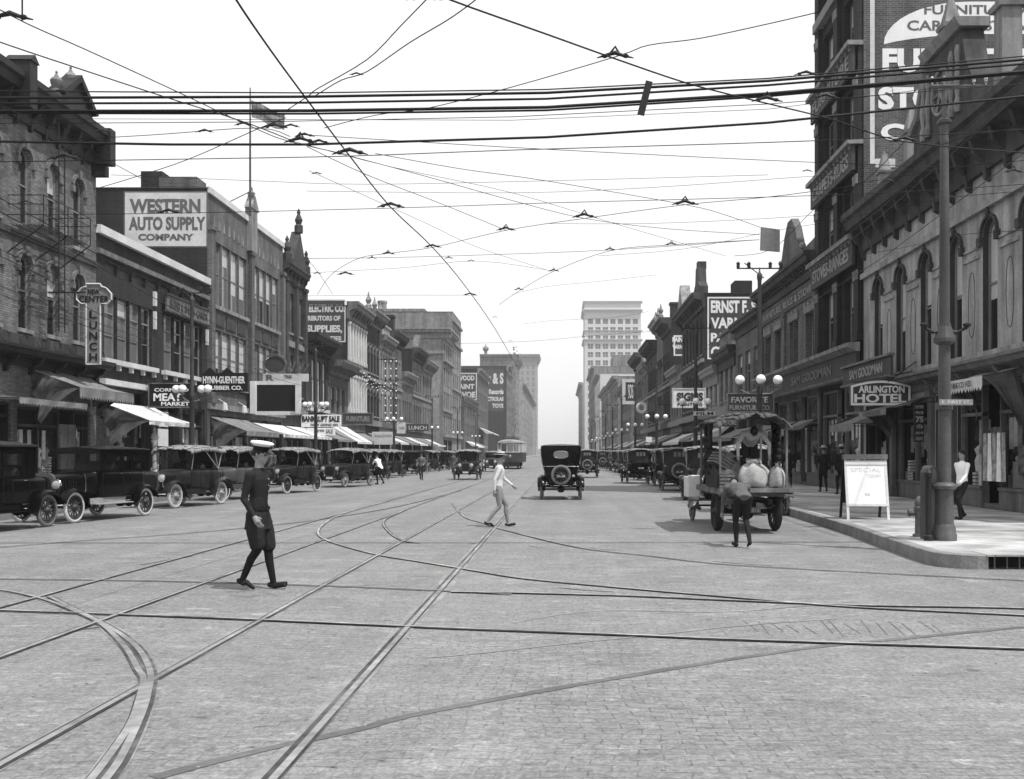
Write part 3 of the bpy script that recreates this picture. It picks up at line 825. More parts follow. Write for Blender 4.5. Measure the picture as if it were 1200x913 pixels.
def board(name, label, cat, f, u0, u1, v0, v1, w0, w1, bg, fg, lines, border=.0, bm=None, group=None, arch=0, rods=None):
    """a free sign board standing off the wall"""
    c = Vector(f((u0+u1)/2, v0, (w0+w1)/2)); r = thing(name, label, cat, tuple(c), 0, group)
    mb = MB()
    if arch:
        n = 14; P = [(u0, v0), (u1, v0)]+[(u1+(u0-u1)*k/n, v1+arch*math.sin(math.pi*k/n)) for k in range(n+1)]
        mb.prism(P, f, w0, w1)
    else: fbox(mb, f, u0, u1, v0, v1, w0, w1)
    mb.build('panel', M[bg], r)
    tb = MB()
    for ln in lines: tb.text(ln[0], f, *ln[1:5], d=.02, d0=w1+.002, bold=ln[5] if len(ln) > 5 else .015)
    if tb.v: tb.build('lettering', M[fg], r)
    if border:
        bb = MB(); t = border
        if arch:
            n = 14
            for k in range(n):
                a = (u1+(u0-u1)*k/n, v1+arch*math.sin(math.pi*k/n)); b = (u1+(u0-u1)*(k+1)/n, v1+arch*math.sin(math.pi*(k+1)/n))
                bb.quad(f(a[0], a[1]-t, w1+.01), f(a[0], a[1], w1+.01), f(b[0], b[1], w1+.01), f(b[0], b[1]-t, w1+.01))
            fbox(bb, f, u0, u1, v0, v0+t, w0-.01, w1+.02); fbox(bb, f, u0, u0+t, v0+t, v1, w0-.01, w1+.02); fbox(bb, f, u1-t, u1, v0+t, v1, w0-.01, w1+.02)
        else:
            for (a, c_, d, e) in ((u0-t, u1+t, v0-t, v0), (u0-t, u1+t, v1, v1+t), (u0-t, u0, v0, v1), (u1, u1+t, v0, v1)): fbox(bb, f, a, c_, d, e, w0-.02, w1+.03)
        bb.build('border', M[bm or fg], r)
    if rods:
        rb = MB()
        for a, b in rods: rb.tube([a, b], .02, 5)
        rb.build('bracket', M['iron'], r)
    return r
M['hood_L'] = mat('dark_window_hood_stone', .22, .85, kind='streak', var=.25); M['hood_R'] = M['stone_dark']
# ================================================================== LEFT SIDE
# L1 ornate three storey corner block
b = Bld('corner_building', 'dark three storey brick block with ornate iron cornice at the left edge of the street', 'L', 25.6, 40.7, 13.55, M['brick_paint'])
for u in (27.3, 29.3, 31.3, 33.3, 35.3, 37.25, 39.2):
    b.win(u-.42, u+.42, 9.55, 12.2, True, frame='frame', hood='key', blind=rnd.choice([0,.4]), sill='stone')
    b.win(u-.42, u+.42, 5.95, 8.55, True, frame='frame', hood='key', blind=rnd.choice([0,.45]), sill='stone')
b.storefront(26.2, 30.5, 3.4); b.storefront(30.9, 34.4, 3.4, transom=2.9, frame='wood_dark')
b.storefront(34.8, 40.2, 3.3, door=37.9, frame='wood_dark', transom=2.6)
b.finish()
b.cornice(13.0, 1.35, .72, 'iron', .95, bh=.95)
b.band(9.05, 9.25, .09, 'stone_dark'); b.band(5.35, 5.72, .14, 'stone_dark')
b.cornice(4.65, .6, .8, 'iron', 1.6, bh=.6)
mb = MB()      # iron cresting of scrolls over the shop cornice
for k in range(13):
    u = 26+k*1.15
    for sg in (-1, 1): mb.tube([(XL+.62, u+sg*.02+sg*.24*math.sin(t), 5.3+.17+.17*math.cos(t)*-1) for t in [i*.55 for i in range(9)]], .011, 4)
b.part('cresting', 'iron', mb)
mb = MB()
for u in (40.5,): fbox(mb, mapL, u-.28, u+.2, 13.05, 14.45, -.05, .78); fbox(mb, mapL, u-.2, u+.12, 12.6, 13.0, -.05, .55)
b.part('corner_block', 'iron', mb)
mb = MB(); fbox(mb, mapL, 34.0, 34.5, 13.2, 14.75, -.05, .85); mb.prism([(33.95, 14.75), (34.55, 14.75), (34.25, 15.0)], mapL, 0, .9); b.part('corner_block', 'iron', mb)
mb = MB()
Z0 = 14.5
mb.prism([(36.5, Z0-.15), (38.9, Z0-.15), (38.8, Z0+.1), (37.7, Z0+.85), (36.6, Z0+.1)], mapL, .25, .7)
mb.prism([(36.3, Z0+.05), (37.7, Z0+1.1), (39.1, Z0+.05), (38.9, Z0-.05), (37.7, Z0+.85), (36.5, Z0-.05)], mapL, .2, .85)
b.part('pediment', 'iron', mb)
for u in (36.5, 37.55):
    mb = MB(); mb.lathe((XL+.5, u, Z0+(.55 if u > 37 else .0)), [(.2,-.2),(.2,.12),(.11,.16),(.2,.32),(.22,.45),(.15,.55),(.08,.6),(.07,.65),(.03,.7),(.05,.76),(.01,.82)], 10); b.part('finial', 'stone', mb, smooth='auto')
# fire escape
mb = MB(); zf = 9.3
for w in [.15+.12*k for k in range(9)]: mb.box((XL+w, 34.2, zf), (XL+w+.03, 37.6, zf+.03))
for u in (34.2, 35.9, 37.6):
    mb.tube([(XL+1.2, u, zf), (XL+1.2, u, zf+1.0)], .02, 5); mb.tube([(XL+.02, u, zf-.9), (XL+1.2, u, zf)], .025, 5)
for z in (.35, .7, 1.0):
    mb.tube([(XL+1.2, 34.2, zf+z), (XL+1.2, 37.6, zf+z)], .018, 5)
    for u in (34.2, 37.6): mb.tube([(XL+.02, u, zf+z), (XL+1.2, u, zf+z)], .018, 5)
for k in range(2): mb.tube([(XL+1.05, 35.55+k*.42, 5.9), (XL+1.05, 35.55+k*.42, 13.1)], .022, 5)
for k in range(22): mb.tube([(XL+1.05, 35.55, 6.1+k*.31), (XL+1.05, 35.97, 6.1+k*.31)], .014, 4)
b.part('fire_escape', 'iron', mb)
b.awning(35.6, 40.1, 4.6, .62, 1.7, 'canvas_grey', .42, drape='both')
b.awning(30.5, 34.9, 3.6, .25, 2.3, 'canvas_grey', .22)
mb = MB()        # white lettering on the shop glass
for i, (t, z, w_) in enumerate((("2101", 2.35, .5), ("Ice", 1.75, .5), ("Cold", 1.3, .6))): mb.text(t, mapL, 38.95-.0+i*.05, z-.1, w_, .34, d=.004, d0=-.17, bold=.03)
b.part('window_lettering', 'white', mb)
mb = MB()        # boarded shutters
for u in (37.7, 38.35):
    fbox(mb, mapL, u, u+.6, .25, 2.75, -.05, .02)
    for z in (.5, 1.45, 2.4): fbox(mb, mapL, u+.03, u+.57, z, z+.1, .02, .05)
b.part('shutter', 'wood_mid', mb)

# L2 low two storey brick shops
b = Bld('shop_row', 'low two storey dark brick shops between the ornate corner block and auto supply building', 'L', 40.7, 53.5, 10.7, M['brick_dark'])
for (a, c) in ((41.4, 46.3), (47.6, 52.7)):
    n = 4
    for k in range(n):
        u0 = a+(c-a)*k/n; u1 = a+(c-a)*(k+1)/n
        b.win(u0+.03, u1-.03, 5.55, 8.15, frame='frame', transom=.72, blind=rnd.choice([0, 0, .3]), glass=rnd.choice(['glass', 'glass_grey', 'glass_grey']), sill=None)
    mb = MB(); fbox(mb, mapL, a-.25, c+.25, 5.32, 5.52, -.02, .22)
    for k in range(5): u = a+(c-a)*k/4; fbox(mb, mapL, u-.06, u+.06, 5.1, 5.32, -.02, .16)
    b.part('sill', 'off', mb)
for k in range(8):
    u = 41.5+k*1.45
    b.op(u, u+1.15, 9.0, 9.45, False, .15); mb = MB(); mb.quad(*[mapL(*p, -.12) for p in ((u, 9), (u+1.15, 9), (u+1.15, 9.45), (u, 9.45))]); b.part('attic_vent', 'frame_dark', mb)
b.storefront(41.1, 46.2, 4.3, door=44.6, transom=3.2); b.storefront(46.6, 49.6, 3.9, door=48.3, transom=3.0); b.storefront(50.0, 53.1, 3.9, door=False, transom=3.0)
b.finish()
b.band(9.65, 9.85, .16, 'iron_mid'); b.band(10.45, 10.78, .2, 'off', 'coping_band')
b.band(4.45, 4.68, .25, 'off', 'lintel_band', 41.0, 46.4)
b.awning(41.1, 46.3, 3.75, .75, 1.9, 'canvas', .2, drape='near')
for u in (46.45, 53.3):
    mb = MB(); fbox(mb, mapL, u-.1, u+.1, 8.35, 9.0, .0, .12); fbox(mb, mapL, u-.07, u+.07, 7.3, 8.1, .0, .12); b.part('wall_ornament', 'off', mb)
for (u0, u1, v0, v1) in ((47.0, 48.1, 2.9, 3.6), (46.9, 48.1, 2.0, 2.8)):
    mb = MB(); fbox(mb, mapL, u0, u1, v0, v1, .0, .03); tag(mb.build('notice', M['off']), 'upper blank pale notice board in the meat market doorway' if v0 > 2.5 else 'lower blank pale notice board in the meat market doorway', 'notice')
# L3 auto supply building
b = Bld('auto_supply_building', 'three storey brick commercial building with wide windows and a painted white auto supply wall sign', 'L', 53.5, 68.0, 15.5, M['brick_mid'], depth=30)
for (v0, v1) in ((9.6, 13.0), (5.4, 8.3)):
    for (a, c) in ((54.3, 60.2), (61.3, 66.9)):
        n = 4
        for k in range(n):
            u0 = a+(c-a)*k/n; u1 = a+(c-a)*(k+1)/n
            b.win(u0+.04, u1-.04, v0, v1, frame='frame', blind=rnd.choice([0, .3, .55, .7]), glass=rnd.choice(['glass', 'glass_grey']), sill=None)
        b.band(v0-.22, v0-.02, .16, 'stone', 'sill', a-.1, c+.1)
b.storefront(54.0, 60.4, 3.7); b.storefront(61.0, 67.6, 3.7)
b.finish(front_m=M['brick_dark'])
for (a, c) in ((54.3, 60.2), (61.3, 66.9)):
    mb = MB()
    for k in range(3): u = a+.15+(c-a)*k/3; fbox(mb, mapL, u, u+(c-a)/3-.35, 8.5, 9.2, -.02, .06)
    b.part('spandrel_panel', 'stone_dark', mb)
b.piers((53.85, 60.75, 67.6), .55, 4.3, 13.6, .22, 'brick_mid')
for k in range(16):
    u = 54.4+k*.82; mb = MB(); mb.prism([(u, 13.7), (u+.13, 14.25), (u+.26, 13.7)], mapL, -.01, .035); b.part('brick_motif', 'brick_pale', mb)
b.band(4.0, 4.3, .2, 'stone', 'string_course'); b.band(15.3, 15.62, .12, 'off', 'coping_band')
mb = MB(); fbox(mb, mapL, 60.2, 61.3, 13.6, 16.1, -.1, .3); mb.prism([(60.0, 16.1), (61.5, 16.1), (61.3, 16.35), (60.75, 16.95), (60.2, 16.35)], mapL, -.1, .35); mb.lathe((XL+.1, 60.75, 16.9), [(.2,0),(.24,.2),(.08,.35),(.1,.45),(.02,.6)], 8)
b.part('parapet_finial', 'stone', mb)
mb = MB(); xw = PT(190, 0, 53.5)[0]
mb.box((PT(165,0,54)[0], 54, 15.4), (PT(190,0,54)[0], 56, 16.55)); b.part('chimney', 'brick_dark', mb)
mb = MB(); mb.box((PT(190,0,54)[0], 53.6, 15.5), (PT(234,0,54)[0], 55, 16.15)); b.part('parapet_wall', 'brick_mid', mb)
f = mapF(53.5)
def W(px, py, Y): p = PT(px, py, Y); return p[0], p[2]
x0, z1 = W(145, 224, 53.5); x1, z0 = W(243.5, 290, 53.5)
def sz(px0, px1, py0, py1, Y): a, d = W(px0, py0, Y); c, e = W(px1, py1, Y); return (a, e, c-a, d-e)
painted_sign(b, f, x0, x1, z0, z1, 'off', [("WESTERN",)+sz(152, 235, 233, 250, 53.5), ("AUTO SUPPLY",)+sz(151, 241, 254, 270, 53.5), ("COMPANY",)+sz(162, 227, 274, 282, 53.5)], 'grey_letter', .07)
x0, z1 = W(226, 296, 53.5); x1, z0 = W(246, 320, 53.5)
b.awning(53.8, 60.0, 3.6, .75, 1.9, 'canvas_grey', .3, drape='near'); b.awning(60.2, 67.8, 3.5, .7, 2.1, 'canvas', .22)
for k in range(2):
    mb = MB(); x, y, z = PT(258+k*16, 478, 54.5+k*4); mb.lathe((XL+.35, 55.2+k*3.4, 3.9), [(.04,.5),(.12,.45),(.18,.1),(.02,0)], 8); mb.tube([(XL, 55.2+k*3.4, 4.6), (XL+.35, 55.2+k*3.4, 4.4)], .02, 5); b.part('wall_lamp', 'off', mb)
mb = MB()
mb.lathe((XL+.5, 59.2, 15.4), [(.07, 0), (.06, 4), (.035, 7.4)], 6); fl = tag(mb.build('flagpole', M['post'], None), 'tall thin flagpole with a guy strut on the roof of the auto supply building', 'flagpole')
# flag caught by the wind
fg = thing('flag', 'small dark flag streaming from the roof flagpole', 'flag', (XL+.5, 59.2, 21.6))
mb = MB(); rows = []
for j in range(5):
    rows.append([(XL+.55+i*.22, 59.2+.18*math.sin(i*1.1+j*.3), 22.1-j*.24-i*.10+.05*math.sin(i*.9)) for i in range(10)])
for j in range(4):
    for i in range(9): mb.m = (j+(1 if i < 4 and j < 2 else 0)) % 2; mb.quad(rows[j][i], rows[j][i+1], rows[j+1][i+1], rows[j+1][i])
mb.build('cloth', [M['cloth_grey'], M['soft_top']], fg)
mb = MB(); mb.tube([(XL+.5, 59.2, 16.8), (XL-.6, 57.6, 15.6)], .03, 5); o = mb.build('strut', M['post'], fl, world=False)

# L4 narrow victorian building with pointed gable
b = Bld('narrow_gabled_building', 'narrow dark stone building with pointed gable and roof finials beside the auto supply building', 'L', 68.0, 73.6, 14.6, M['stone_dark'])
for v0, v1 in ((9.9, 12.6), (5.6, 8.4)):
    for k in range(4): u = 68.7+k*1.2; b.win(u, u+.8, v0, v1, frame='frame', blind=.4 if k % 2 else 0, sill='stone')
b.storefront(68.4, 73.2, 3.6)
b.finish()
b.cornice(13.4, 1.1, .5, 'stone_dark', 1.1); b.band(8.9, 9.3, .15, 'stone'); b.band(4.4, 4.9, .3, 'stone')
b.piers((68.25, 70.8, 73.35), .45, 4.9, 13.4, .28, 'stone_dark')
mb = MB(); mb.prism([(69.6, 14.5), (73.0, 14.5), (73.0, 14.9), (71.3, 17.1), (69.6, 14.9)], mapL, -.3, .3); b.part('gable', 'stone_dark', mb)
for u, z in ((68.3, 14.5), (71.3, 17.0), (73.4, 14.5)):
    mb = MB(); mb.lathe((XL+.2, u, z), [(.3,0),(.3,.5),(.18,.6),(.28,.9),(.1,1.3),(.14,1.45),(.02,1.7)], 8); b.part('finial', 'stone_dark', mb)
b.awning(68.4, 73.3, 3.5, .7, 2.0, 'canvas', .2)
# L5, L6 low
b = Bld('low_bracketed_building', 'low two storey building with a dark bracketed cornice and tall pale window casings', 'L', 73.6, 81.2, 9.9, M['brick_dark'])
for k in range(3): u = 75.8+k*1.75; b.win(u, u+1.05, 5.3, 8.7, .2, frame='frame_white', blind=.4, sill='off')
b.storefront(75.4, 80.8, 3.6); b.finish(); b.cornice(9.2, 1.2, 1.1, 'iron', .7); b.band(4.8, 5.05, .15, 'off')
b.awning(75.4, 80.8, 3.5, .8, 2.0, 'canvas_grey', .2)
b = Bld('low_shop_building', 'low shop building with heavy dark cornice and faded frieze next to electric supplies wall', 'L', 81.2, 88.4, 8.8, M['brick_mid'])
for k in range(3): u = 82.2+k*2.0; b.win(u, u+1.2, 4.9, 7.0, frame='frame_dark', glass='glass_grey')
b.storefront(81.6, 88.0, 3.5); b.finish(); b.cornice(8.0, 1.1, 1.3, 'iron_mid', 1.0); b.band(7.15, 7.7, .08, 'slate', 'frieze')
b.awning(81.6, 88.0, 3.9, 1.3, 2.2, 'canvas', .2)
# L7 electric supplies and the narrow fronts after it
b = Bld('electric_supplies_building', 'building with white fluted window piers and a black electric supplies wall sign', 'L', 88.4, 96.6, 14.4, M['brick_mid'])
for v0, v1 in ((9.9, 13.0), (5.4, 8.5)):
    for k in range(6): u = 89.2+k*1.2; b.win(u, u+.66, v0, v1, frame='frame_white', blind=.6, sill=None)
    b.piers([88.9+k*1.2 for k in range(7)], .36, v0-.2, v1+.1, .2, 'off')
b.storefront(88.9, 96.2, 3.6)
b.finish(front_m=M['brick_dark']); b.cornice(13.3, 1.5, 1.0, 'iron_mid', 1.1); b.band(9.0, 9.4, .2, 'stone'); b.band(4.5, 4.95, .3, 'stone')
b.awning(89, 96, 3.5, .8, 2.0, 'canvas_grey', .2)
Y = 88.4; f = mapF(Y); x0, z1 = W(340, 351, Y); x1, z0 = W(405, 401, Y)
painted_sign(b, f, x0, x1, z0, z1, 'slate', [("ES ELECTRIC CO.",)+sz(354, 404, 357, 366, Y), ("DISTRIBUTORS OF",)+sz(348, 399, 370, 376, Y), ("SUPPLIES,",)+sz(359, 401, 381, 391, Y), ("SPECIALTIES",)+sz(361, 400, 394, 399, Y)], 'off', .1)
def fronts(side, rows):
    for (nm, lb, a, c, z, mm, nw, wf, arch, cm, cw, top, aw) in rows:
        b = Bld(nm, lb, side, a, c, z, M[mm], depth=20); n = max(1, int((z-5.2)/4.1)); st = (c-a-.9)/nw
        for r in range(n):
            v0 = 5.3+r*4.15
            for k in range(nw): u = a+.5+k*st; b.win(u+st*.2, u+st*.8, v0, v0+2.6, arch, frame=wf, blind=rnd.choice([0, .3, .5, .6]), sill='stone', hood='key' if arch is True else None)
            if r: b.band(v0-.75, v0-.45, .15, 'stone')
        b.storefront(a+.4, c-.4, 3.7, goods=False); b.band(4.3, 4.85, .3, rnd.choice(['stone', 'stone_dark', 'iron_mid']))
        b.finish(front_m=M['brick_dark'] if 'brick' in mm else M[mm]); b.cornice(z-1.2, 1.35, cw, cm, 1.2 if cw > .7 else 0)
        f = b.f; m_ = (a+c)/2
        if top == 'gable': mb = MB(); mb.prism([(m_-2.2, z), (m_+2.2, z), (m_+2.2, z+.5), (m_, z+2.2), (m_-2.2, z+.5)], f, -.35, .4); b.part('gable', mm, mb)
        if top == 'parapet': mb = MB(); fbox(mb, f, a+1.2, c-1.2, z, z+1.2, -.3, .1); fbox(mb, f, a+1.0, c-1.0, z+1.2, z+1.4, -.35, .25); b.part('raised_parapet', mm, mb)
        if top == 'chimney':
            xx = b.X+b.sg*1.2; mb = MB(); mb.box((xx-.5, c-1.6, z-.5), (xx+.5, c-.5, z+2.4)); mb.box((xx-.6, c-1.7, z+2.4), (xx+.6, c-.4, z+2.65)); b.part('chimney', 'brick_dark', mb)
        if top == 'urns':
            for u in (a+.5, m_, c-.5): mb = MB(); mb.lathe(f(u, z, .2), [(.3,0),(.3,.5),(.16,.65),(.3,1.0),(.1,1.4),(.03,1.8)], 8); b.part('finial', 'stone', mb)
        if aw: b.awning(a+.6, c-.6, 3.6, .85, 2.0, aw, .22, stripes=aw == 'canvas' and rnd.random() < .5)
fronts('L', [
 ('tall_narrow_front', 'tall narrow dark front with roof urns just past the white fluted piers', 96.6, 104.0, 15.2, 'brick_dark', 4, 'frame', True, 'iron_mid', 1.1, 'urns', 'canvas_grey'),
 ('bulb_sign_building', 'pale plastered front standing behind the bulb-studded sign frame', 104.0, 111.0, 13.6, 'plaster', 4, 'frame_dark', .3, 'stone', .9, 'parapet', 'canvas'),
 ('chimneyed_front', 'brick front with a roof chimney before the arcaded pair on the left', 111.0, 118.5, 14.8, 'brick_warm', 4, 'frame', .3, 'stone_dark', 1.0, 'chimney', 'canvas_grey'),
 ('low_white_piered_front', 'low front with white window frames above the striped awning', 118.5, 127.0, 11.0, 'brick_mid', 5, 'frame_white', .3, 'stone', .8, None, 'canvas'),
 ('gabled_brick_front', 'brick front with a small gable left of the tall office blocks', 127.0, 135.5, 14.6, 'brick_mid', 4, 'frame', True, 'stone_dark', 1.1, 'gable', 'canvas_grey'),
 ('last_row_front', 'flat topped brick front at the side street corner before the corniced office block', 135.5, 146.0, 13.9, 'brick_warm', 5, 'frame', .3, 'stone', 1.2, None, 'canvas')])
b = Bld('corniced_office_block', 'pale brick office block with wide stone cornices beyond the side street', 'L', 160.0, 173.5, 21.0, M['brick_pale'], depth=24)
for r in range(4):
    for k in range(4): u = 161+k*3.1; b.win(u, u+1.9, 5+r*3.8, 7.6+r*3.8, frame='frame', cols=2, sill='stone')
ops = []; b.storefront(160.6, 166.4, 3.8, goods=False); b.storefront(167, 173, 3.8, goods=False)
b.finish(front_m=M['brick_pale']); b.band(16.0, 16.4, .5, 'stone'); b.band(8.2, 8.6, .3, 'stone'); b.band(4.2, 4.7, .4, 'stone'); b.cornice(19.6, 1.6, 1.3, 'stone', 0)
mb = MB(); ff = mapF(160)
trim(mb, ff, XL-24, XL+1.3, cornice_prof(19.6, 1.6, 1.1)); fbox(mb, ff, XL-24, XL+.3, 17.2, 17.7, 0, .3); b.part('side_cornice', 'stone', mb)
b = Bld('tall_office_block', 'tallest pale office block on the near left with stone bands and a roof stack', 'L', 173.5, 188.5, 25.6, M['brick_pale'], depth=32)
for r in range(5):
    for k in range(4): u = 174.5+k*3.4; b.win(u, u+2.0, 5+r*3.9, 7.6+r*3.9, frame='frame', cols=2, sill='stone')
b.finish(front_m=M['brick_pale']); b.band(24.0, 24.4, .35, 'stone'); b.band(20.3, 20.7, .35, 'stone'); b.band(12.4, 12.8, .3, 'stone'); b.band(4.2, 4.7, .4, 'stone')
x0, z = W(440, 355, 173.5); x1, _ = W(450, 355, 173.5)
mb = MB(); mb.lathe(((x0+x1)/2, 176, 24), [(.75, 0), (.75, 3.4), (.85, 3.4), (.85, 3.8)], 10); b.part('chimney', 'brick_pale', mb)
x2, z2 = W(497, 361, 173.5); mb = MB(); mb.box((x1, 174.2, 24.5), (x2, 184, z2)); b.part('roof_house', 'brick_pale', mb)
# L10 paint sign
b = Bld('paint_shop_building', 'far brick building with a painted wood, paint and devoe wall sign', 'L', 226, 258, 20.2, M['brick_mid'], depth=24)
for r in range(4):
    for k in range(8): u = 228+k*3.6; b.win(u, u+2.0, 5+r*3.8, 7.8+r*3.8, frame='frame', sill=None)
b.finish(front_m=M['brick_dark']); b.cornice(19.2, 1.2, .9, 'stone', 0)
Y = 226; x0, z1 = W(536, 437, Y); x1, z0 = W(559, 469, Y)
painted_sign(b, mapF(Y), x0, x1, z0, z1, 'slate', [("WOOD",)+sz(536, 556, 440, 446, Y), ("PAINT",)+sz(534, 556, 450, 456, Y), ("DEVOE",)+sz(532, 557, 459, 466, Y)], 'off', .25)
b.awning(228, 244, 7.5, 1.5, 3.5, 'canvas', .2)
b = Bld('low_far_shops', 'row of low shops far down the left side before the paint sign building', 'L', 195, 224, 12.4, M['brick_mid'])
for r in range(2):
    for k in range(8): u = 196.5+k*3.4; b.win(u, u+1.8, 5+r*3.5, 7.4+r*3.5, frame='frame', sill=None)
b.finish(); b.cornice(11.6, 1, .8, 'stone', 0); b.awning(197, 212, 4, 1, 2.5, 'canvas', .3); b.awning(213, 223, 4, 1, 2.5, 'canvas_grey', .3)
# L11 music store
b = Bld('music_store_building', 'far multi storey building with a painted sign wall for phonographs and toys', 'L', 345, 380, 31, M['brick_warm'], depth=40)
for r in range(7):
    for k in range(8): u = 347+k*4.0; b.win(u, u+2.2, 5+r*3.6, 7.4+r*3.6, frame='frame', sill=None)
b.finish(front_m=M['brick_dark']); b.cornice(29.5, 2, 1.5, 'stone', 0)
Y = 345
painted_sign(b, mapF(Y), *[W(566, 482, Y)[0], W(590.5, 482, Y)[0], W(0, 482, Y)[1], W(0, 433, Y)[1]], 'slate', [("er & S",)+sz(567, 590, 437, 450, Y), ("Records",)+sz(573, 590, 456, 462, Y), ("VICTROLAS",)+sz(567, 590, 465, 470, Y), ("TOYS",)+sz(577, 590, 473, 478, Y)], 'off')
b = Bld('far_left_building', 'plain mid-height building in the haze beyond the music store', 'L', 480, 700, 36, M['plaster'], depth=20)  # pale plaster tone stands in for haze over the distance
for r in range(7):
    for k in range(9): u = 484+k*22; b.win(u, u+9, 6+r*3.9, 8.6+r*3.9, frame='frame', sill=None)
b.finish(); b.cornice(32.5, 2, 1.5, 'stone', 0)
b = Bld('far_castle_block', 'great dark corniced block with a roof finial rising behind the music store', 'L', 408, 450, 41, M['brick_pale'], depth=14)  # brick lightened as if faded by haze
for r in range(9):
    for k in range(8): u = 411+k*4.7; b.win(u, u+2.4, 6+r*3.7, 8.4+r*3.7, frame='frame', sill=None)
b.finish(front_m=M['brick_pale']); b.cornice(38.6, 2.4, 1.6, 'stone', 3)
mb = MB(); trim(mb, mapF(408), XL-14, XL+1.6, cornice_prof(38.6, 2.4, 1.6)); b.part('side_cornice', 'stone', mb)
for r in range(8):
    for k in range(4): mb = MB(); fbox(mb, mapF(408), XL-12.6+k*3.3, XL-11+k*3.3, 7+r*3.7, 9.2+r*3.7, -.02, .05); b.part('side_window', 'glass_grey', mb)
mb = MB(); mb.lathe((W(569, 0, 410)[0], 411, 41), [(.6, 0), (.6, 1.4), (1.2, 2.2), (1.2, 3.0), (.3, 3.7), (.1, 4.4)], 8); b.part('finial', 'stone', mb)
b = Bld('far_corner_tower', 'tall corniced block nearest the vanishing point on the left side', 'L', 760, 800, 75, M['plaster'], depth=13)  # haze fade painted in with the pale plaster
for r in range(15):
    for k in range(5): u = 763+k*7.5; b.win(u, u+4, 7+r*4.3, 10+r*4.3, frame='frame', sill=None)
b.finish(front_m=M['plaster']); b.cornice(70, 5, 2.5, 'stone', 4)
mb = MB(); trim(mb, mapF(760), XL-13, XL+2.5, cornice_prof(70, 5, 2.5)); b.part('side_cornice', 'stone', mb)
for r in range(14):
    for k in range(3): mb = MB(); fbox(mb, mapF(760), XL-11.6+k*4, XL-9.4+k*4, 8+r*4.3, 11+r*4.3, -.02, .08); b.part('side_window', 'glass_grey', mb)
def rt(c): return lambda u, v, w: mapR(c-u, v, w)     # reads from far (left) to near (right)
# ================================================================== RIGHT SIDE
# R1 arched hotel building
b = Bld('hotel_building', 'grey scored stucco hotel block with tall round-arched windows and an overhanging bracketed cornice', 'R', 20.6, 38.3, 10.2, M['stucco'])
for u in (22.2, 24.65, 27.0, 29.35, 31.75, 34.1, 36.5):
    b.win(u-.46, u+.46, 4.35, 7.9, True, frame='frame', hood='finial', blind=rnd.choice([.45, .5, .6]), sill='stone_dark', depth=.21, fw=.07)
b.storefront(21.4, 24.3, 3.5, door=False, transom=2.9, frame='iron_mid'); b.storefront(24.6, 29.2, 3.5, door=26.6, transom=2.7, frame='iron_mid')
b.storefront(29.6, 30.9, 3.4, door=29.7, transom=2.8); b.storefront(31.3, 34.6, 3.4, door=False, transom=2.7, frame='iron_mid'); b.storefront(34.9, 38.0, 3.4, transom=2.7)
b.jamb = 'frame_dark'; b.finish(front_m=M['stucco'])
b.cornice(9.15, 1.4, .85, 'stone_dark', 1.22, bh=1.1)
b.band(8.15, 8.35, .14, 'stucco', 'moulding')

for i, u in enumerate((23.4, 25.8, 28.2, 30.55, 32.9, 35.3)):
    for (a, c) in ((6.95, 7.05), (7.22, 7.28)): mb = MB(); fbox(mb, mapR, u-.55, u+.55, a, c, -.01, .05); b.part('impost_moulding', 'stucco', mb)
    P = []
    for k in range(17): t = math.pi*2*k/16; P.append(mapR(u+.22*math.copysign(abs(math.cos(t))**.7, math.cos(t)), 5.75+.9*math.sin(t), .0))
    mb = MB(); mb.tube(P, .014, 4, cap=False); b.part('panel_moulding', 'stone_dark', mb)
b.band(4.22, 4.38, .12, 'stucco', 'string_course')
b.cornice(3.62, .5, .7, 'iron_mid', 2.4, bh=.45)
b.piers((21.1, 24.45, 29.4, 31.1, 34.75), .3, .21, 3.6, .14, 'iron_mid')
# raised parapet, spire and pinnacles over the cornice
Z0 = 10.5
mb = MB(); mb.prism([(26.6, Z0), (31.0, Z0), (30.9, Z0+.8), (30.4, Z0+1.1), (30.05, Z0+1.8), (29.8, Z0+2.5), (27.3, Z0+2.5), (27.0, Z0+1.6), (26.6, Z0+1.0)], mapR, .05, .65); b.part('pediment', 'stone_dark', mb)
mb = MB(); trim(mb, mapR, 27.1, 29.9, [(-.05, Z0+2.5), (.75, Z0+2.5), (.85, Z0+2.65), (.9, Z0+2.75), (-.05, Z0+2.75)]); b.part('pediment_moulding', 'stone', mb)
mb = MB(); pt = [(31.1, Z0+.8), (30.5, Z0+1.15), (30.15, Z0+1.8), (29.9, Z0+2.5)]
for a, c in zip(pt[:-1], pt[1:]): mb.ring_loft([[mapR(p[0], p[1]+dz, w) for dz, w in ((-.07, .0), (-.07, .75), (.07, .8), (.07, .0))] for p in (a, c)])
b.part('scroll', 'stone', mb)
for cu, cz, r in ((28.7, Z0+1.3, .62),):
    mb = MB(); mb.tube([mapR(cu+r*math.cos(2*math.pi*k/18), cz+r*math.sin(2*math.pi*k/18), .68) for k in range(19)], .06, 5, cap=False)
    for k in range(6): t = math.pi*k/3; mb.tube([mapR(cu, cz, .68), mapR(cu+r*math.cos(t), cz+r*math.sin(t), .68)], .045, 4)
    b.part('roundel', 'stone', mb)
for u in (27.4, 27.85, 29.6, 30.0):
    mb = MB(); mb.lathe(mapR(u, Z0+.3, .7), [(.09,0),(.12,.2),(.06,.4),(.11,.8),(.06,1.3),(.1,1.6),(.05,1.8)], 8); b.part('colonnette', 'stone', mb)
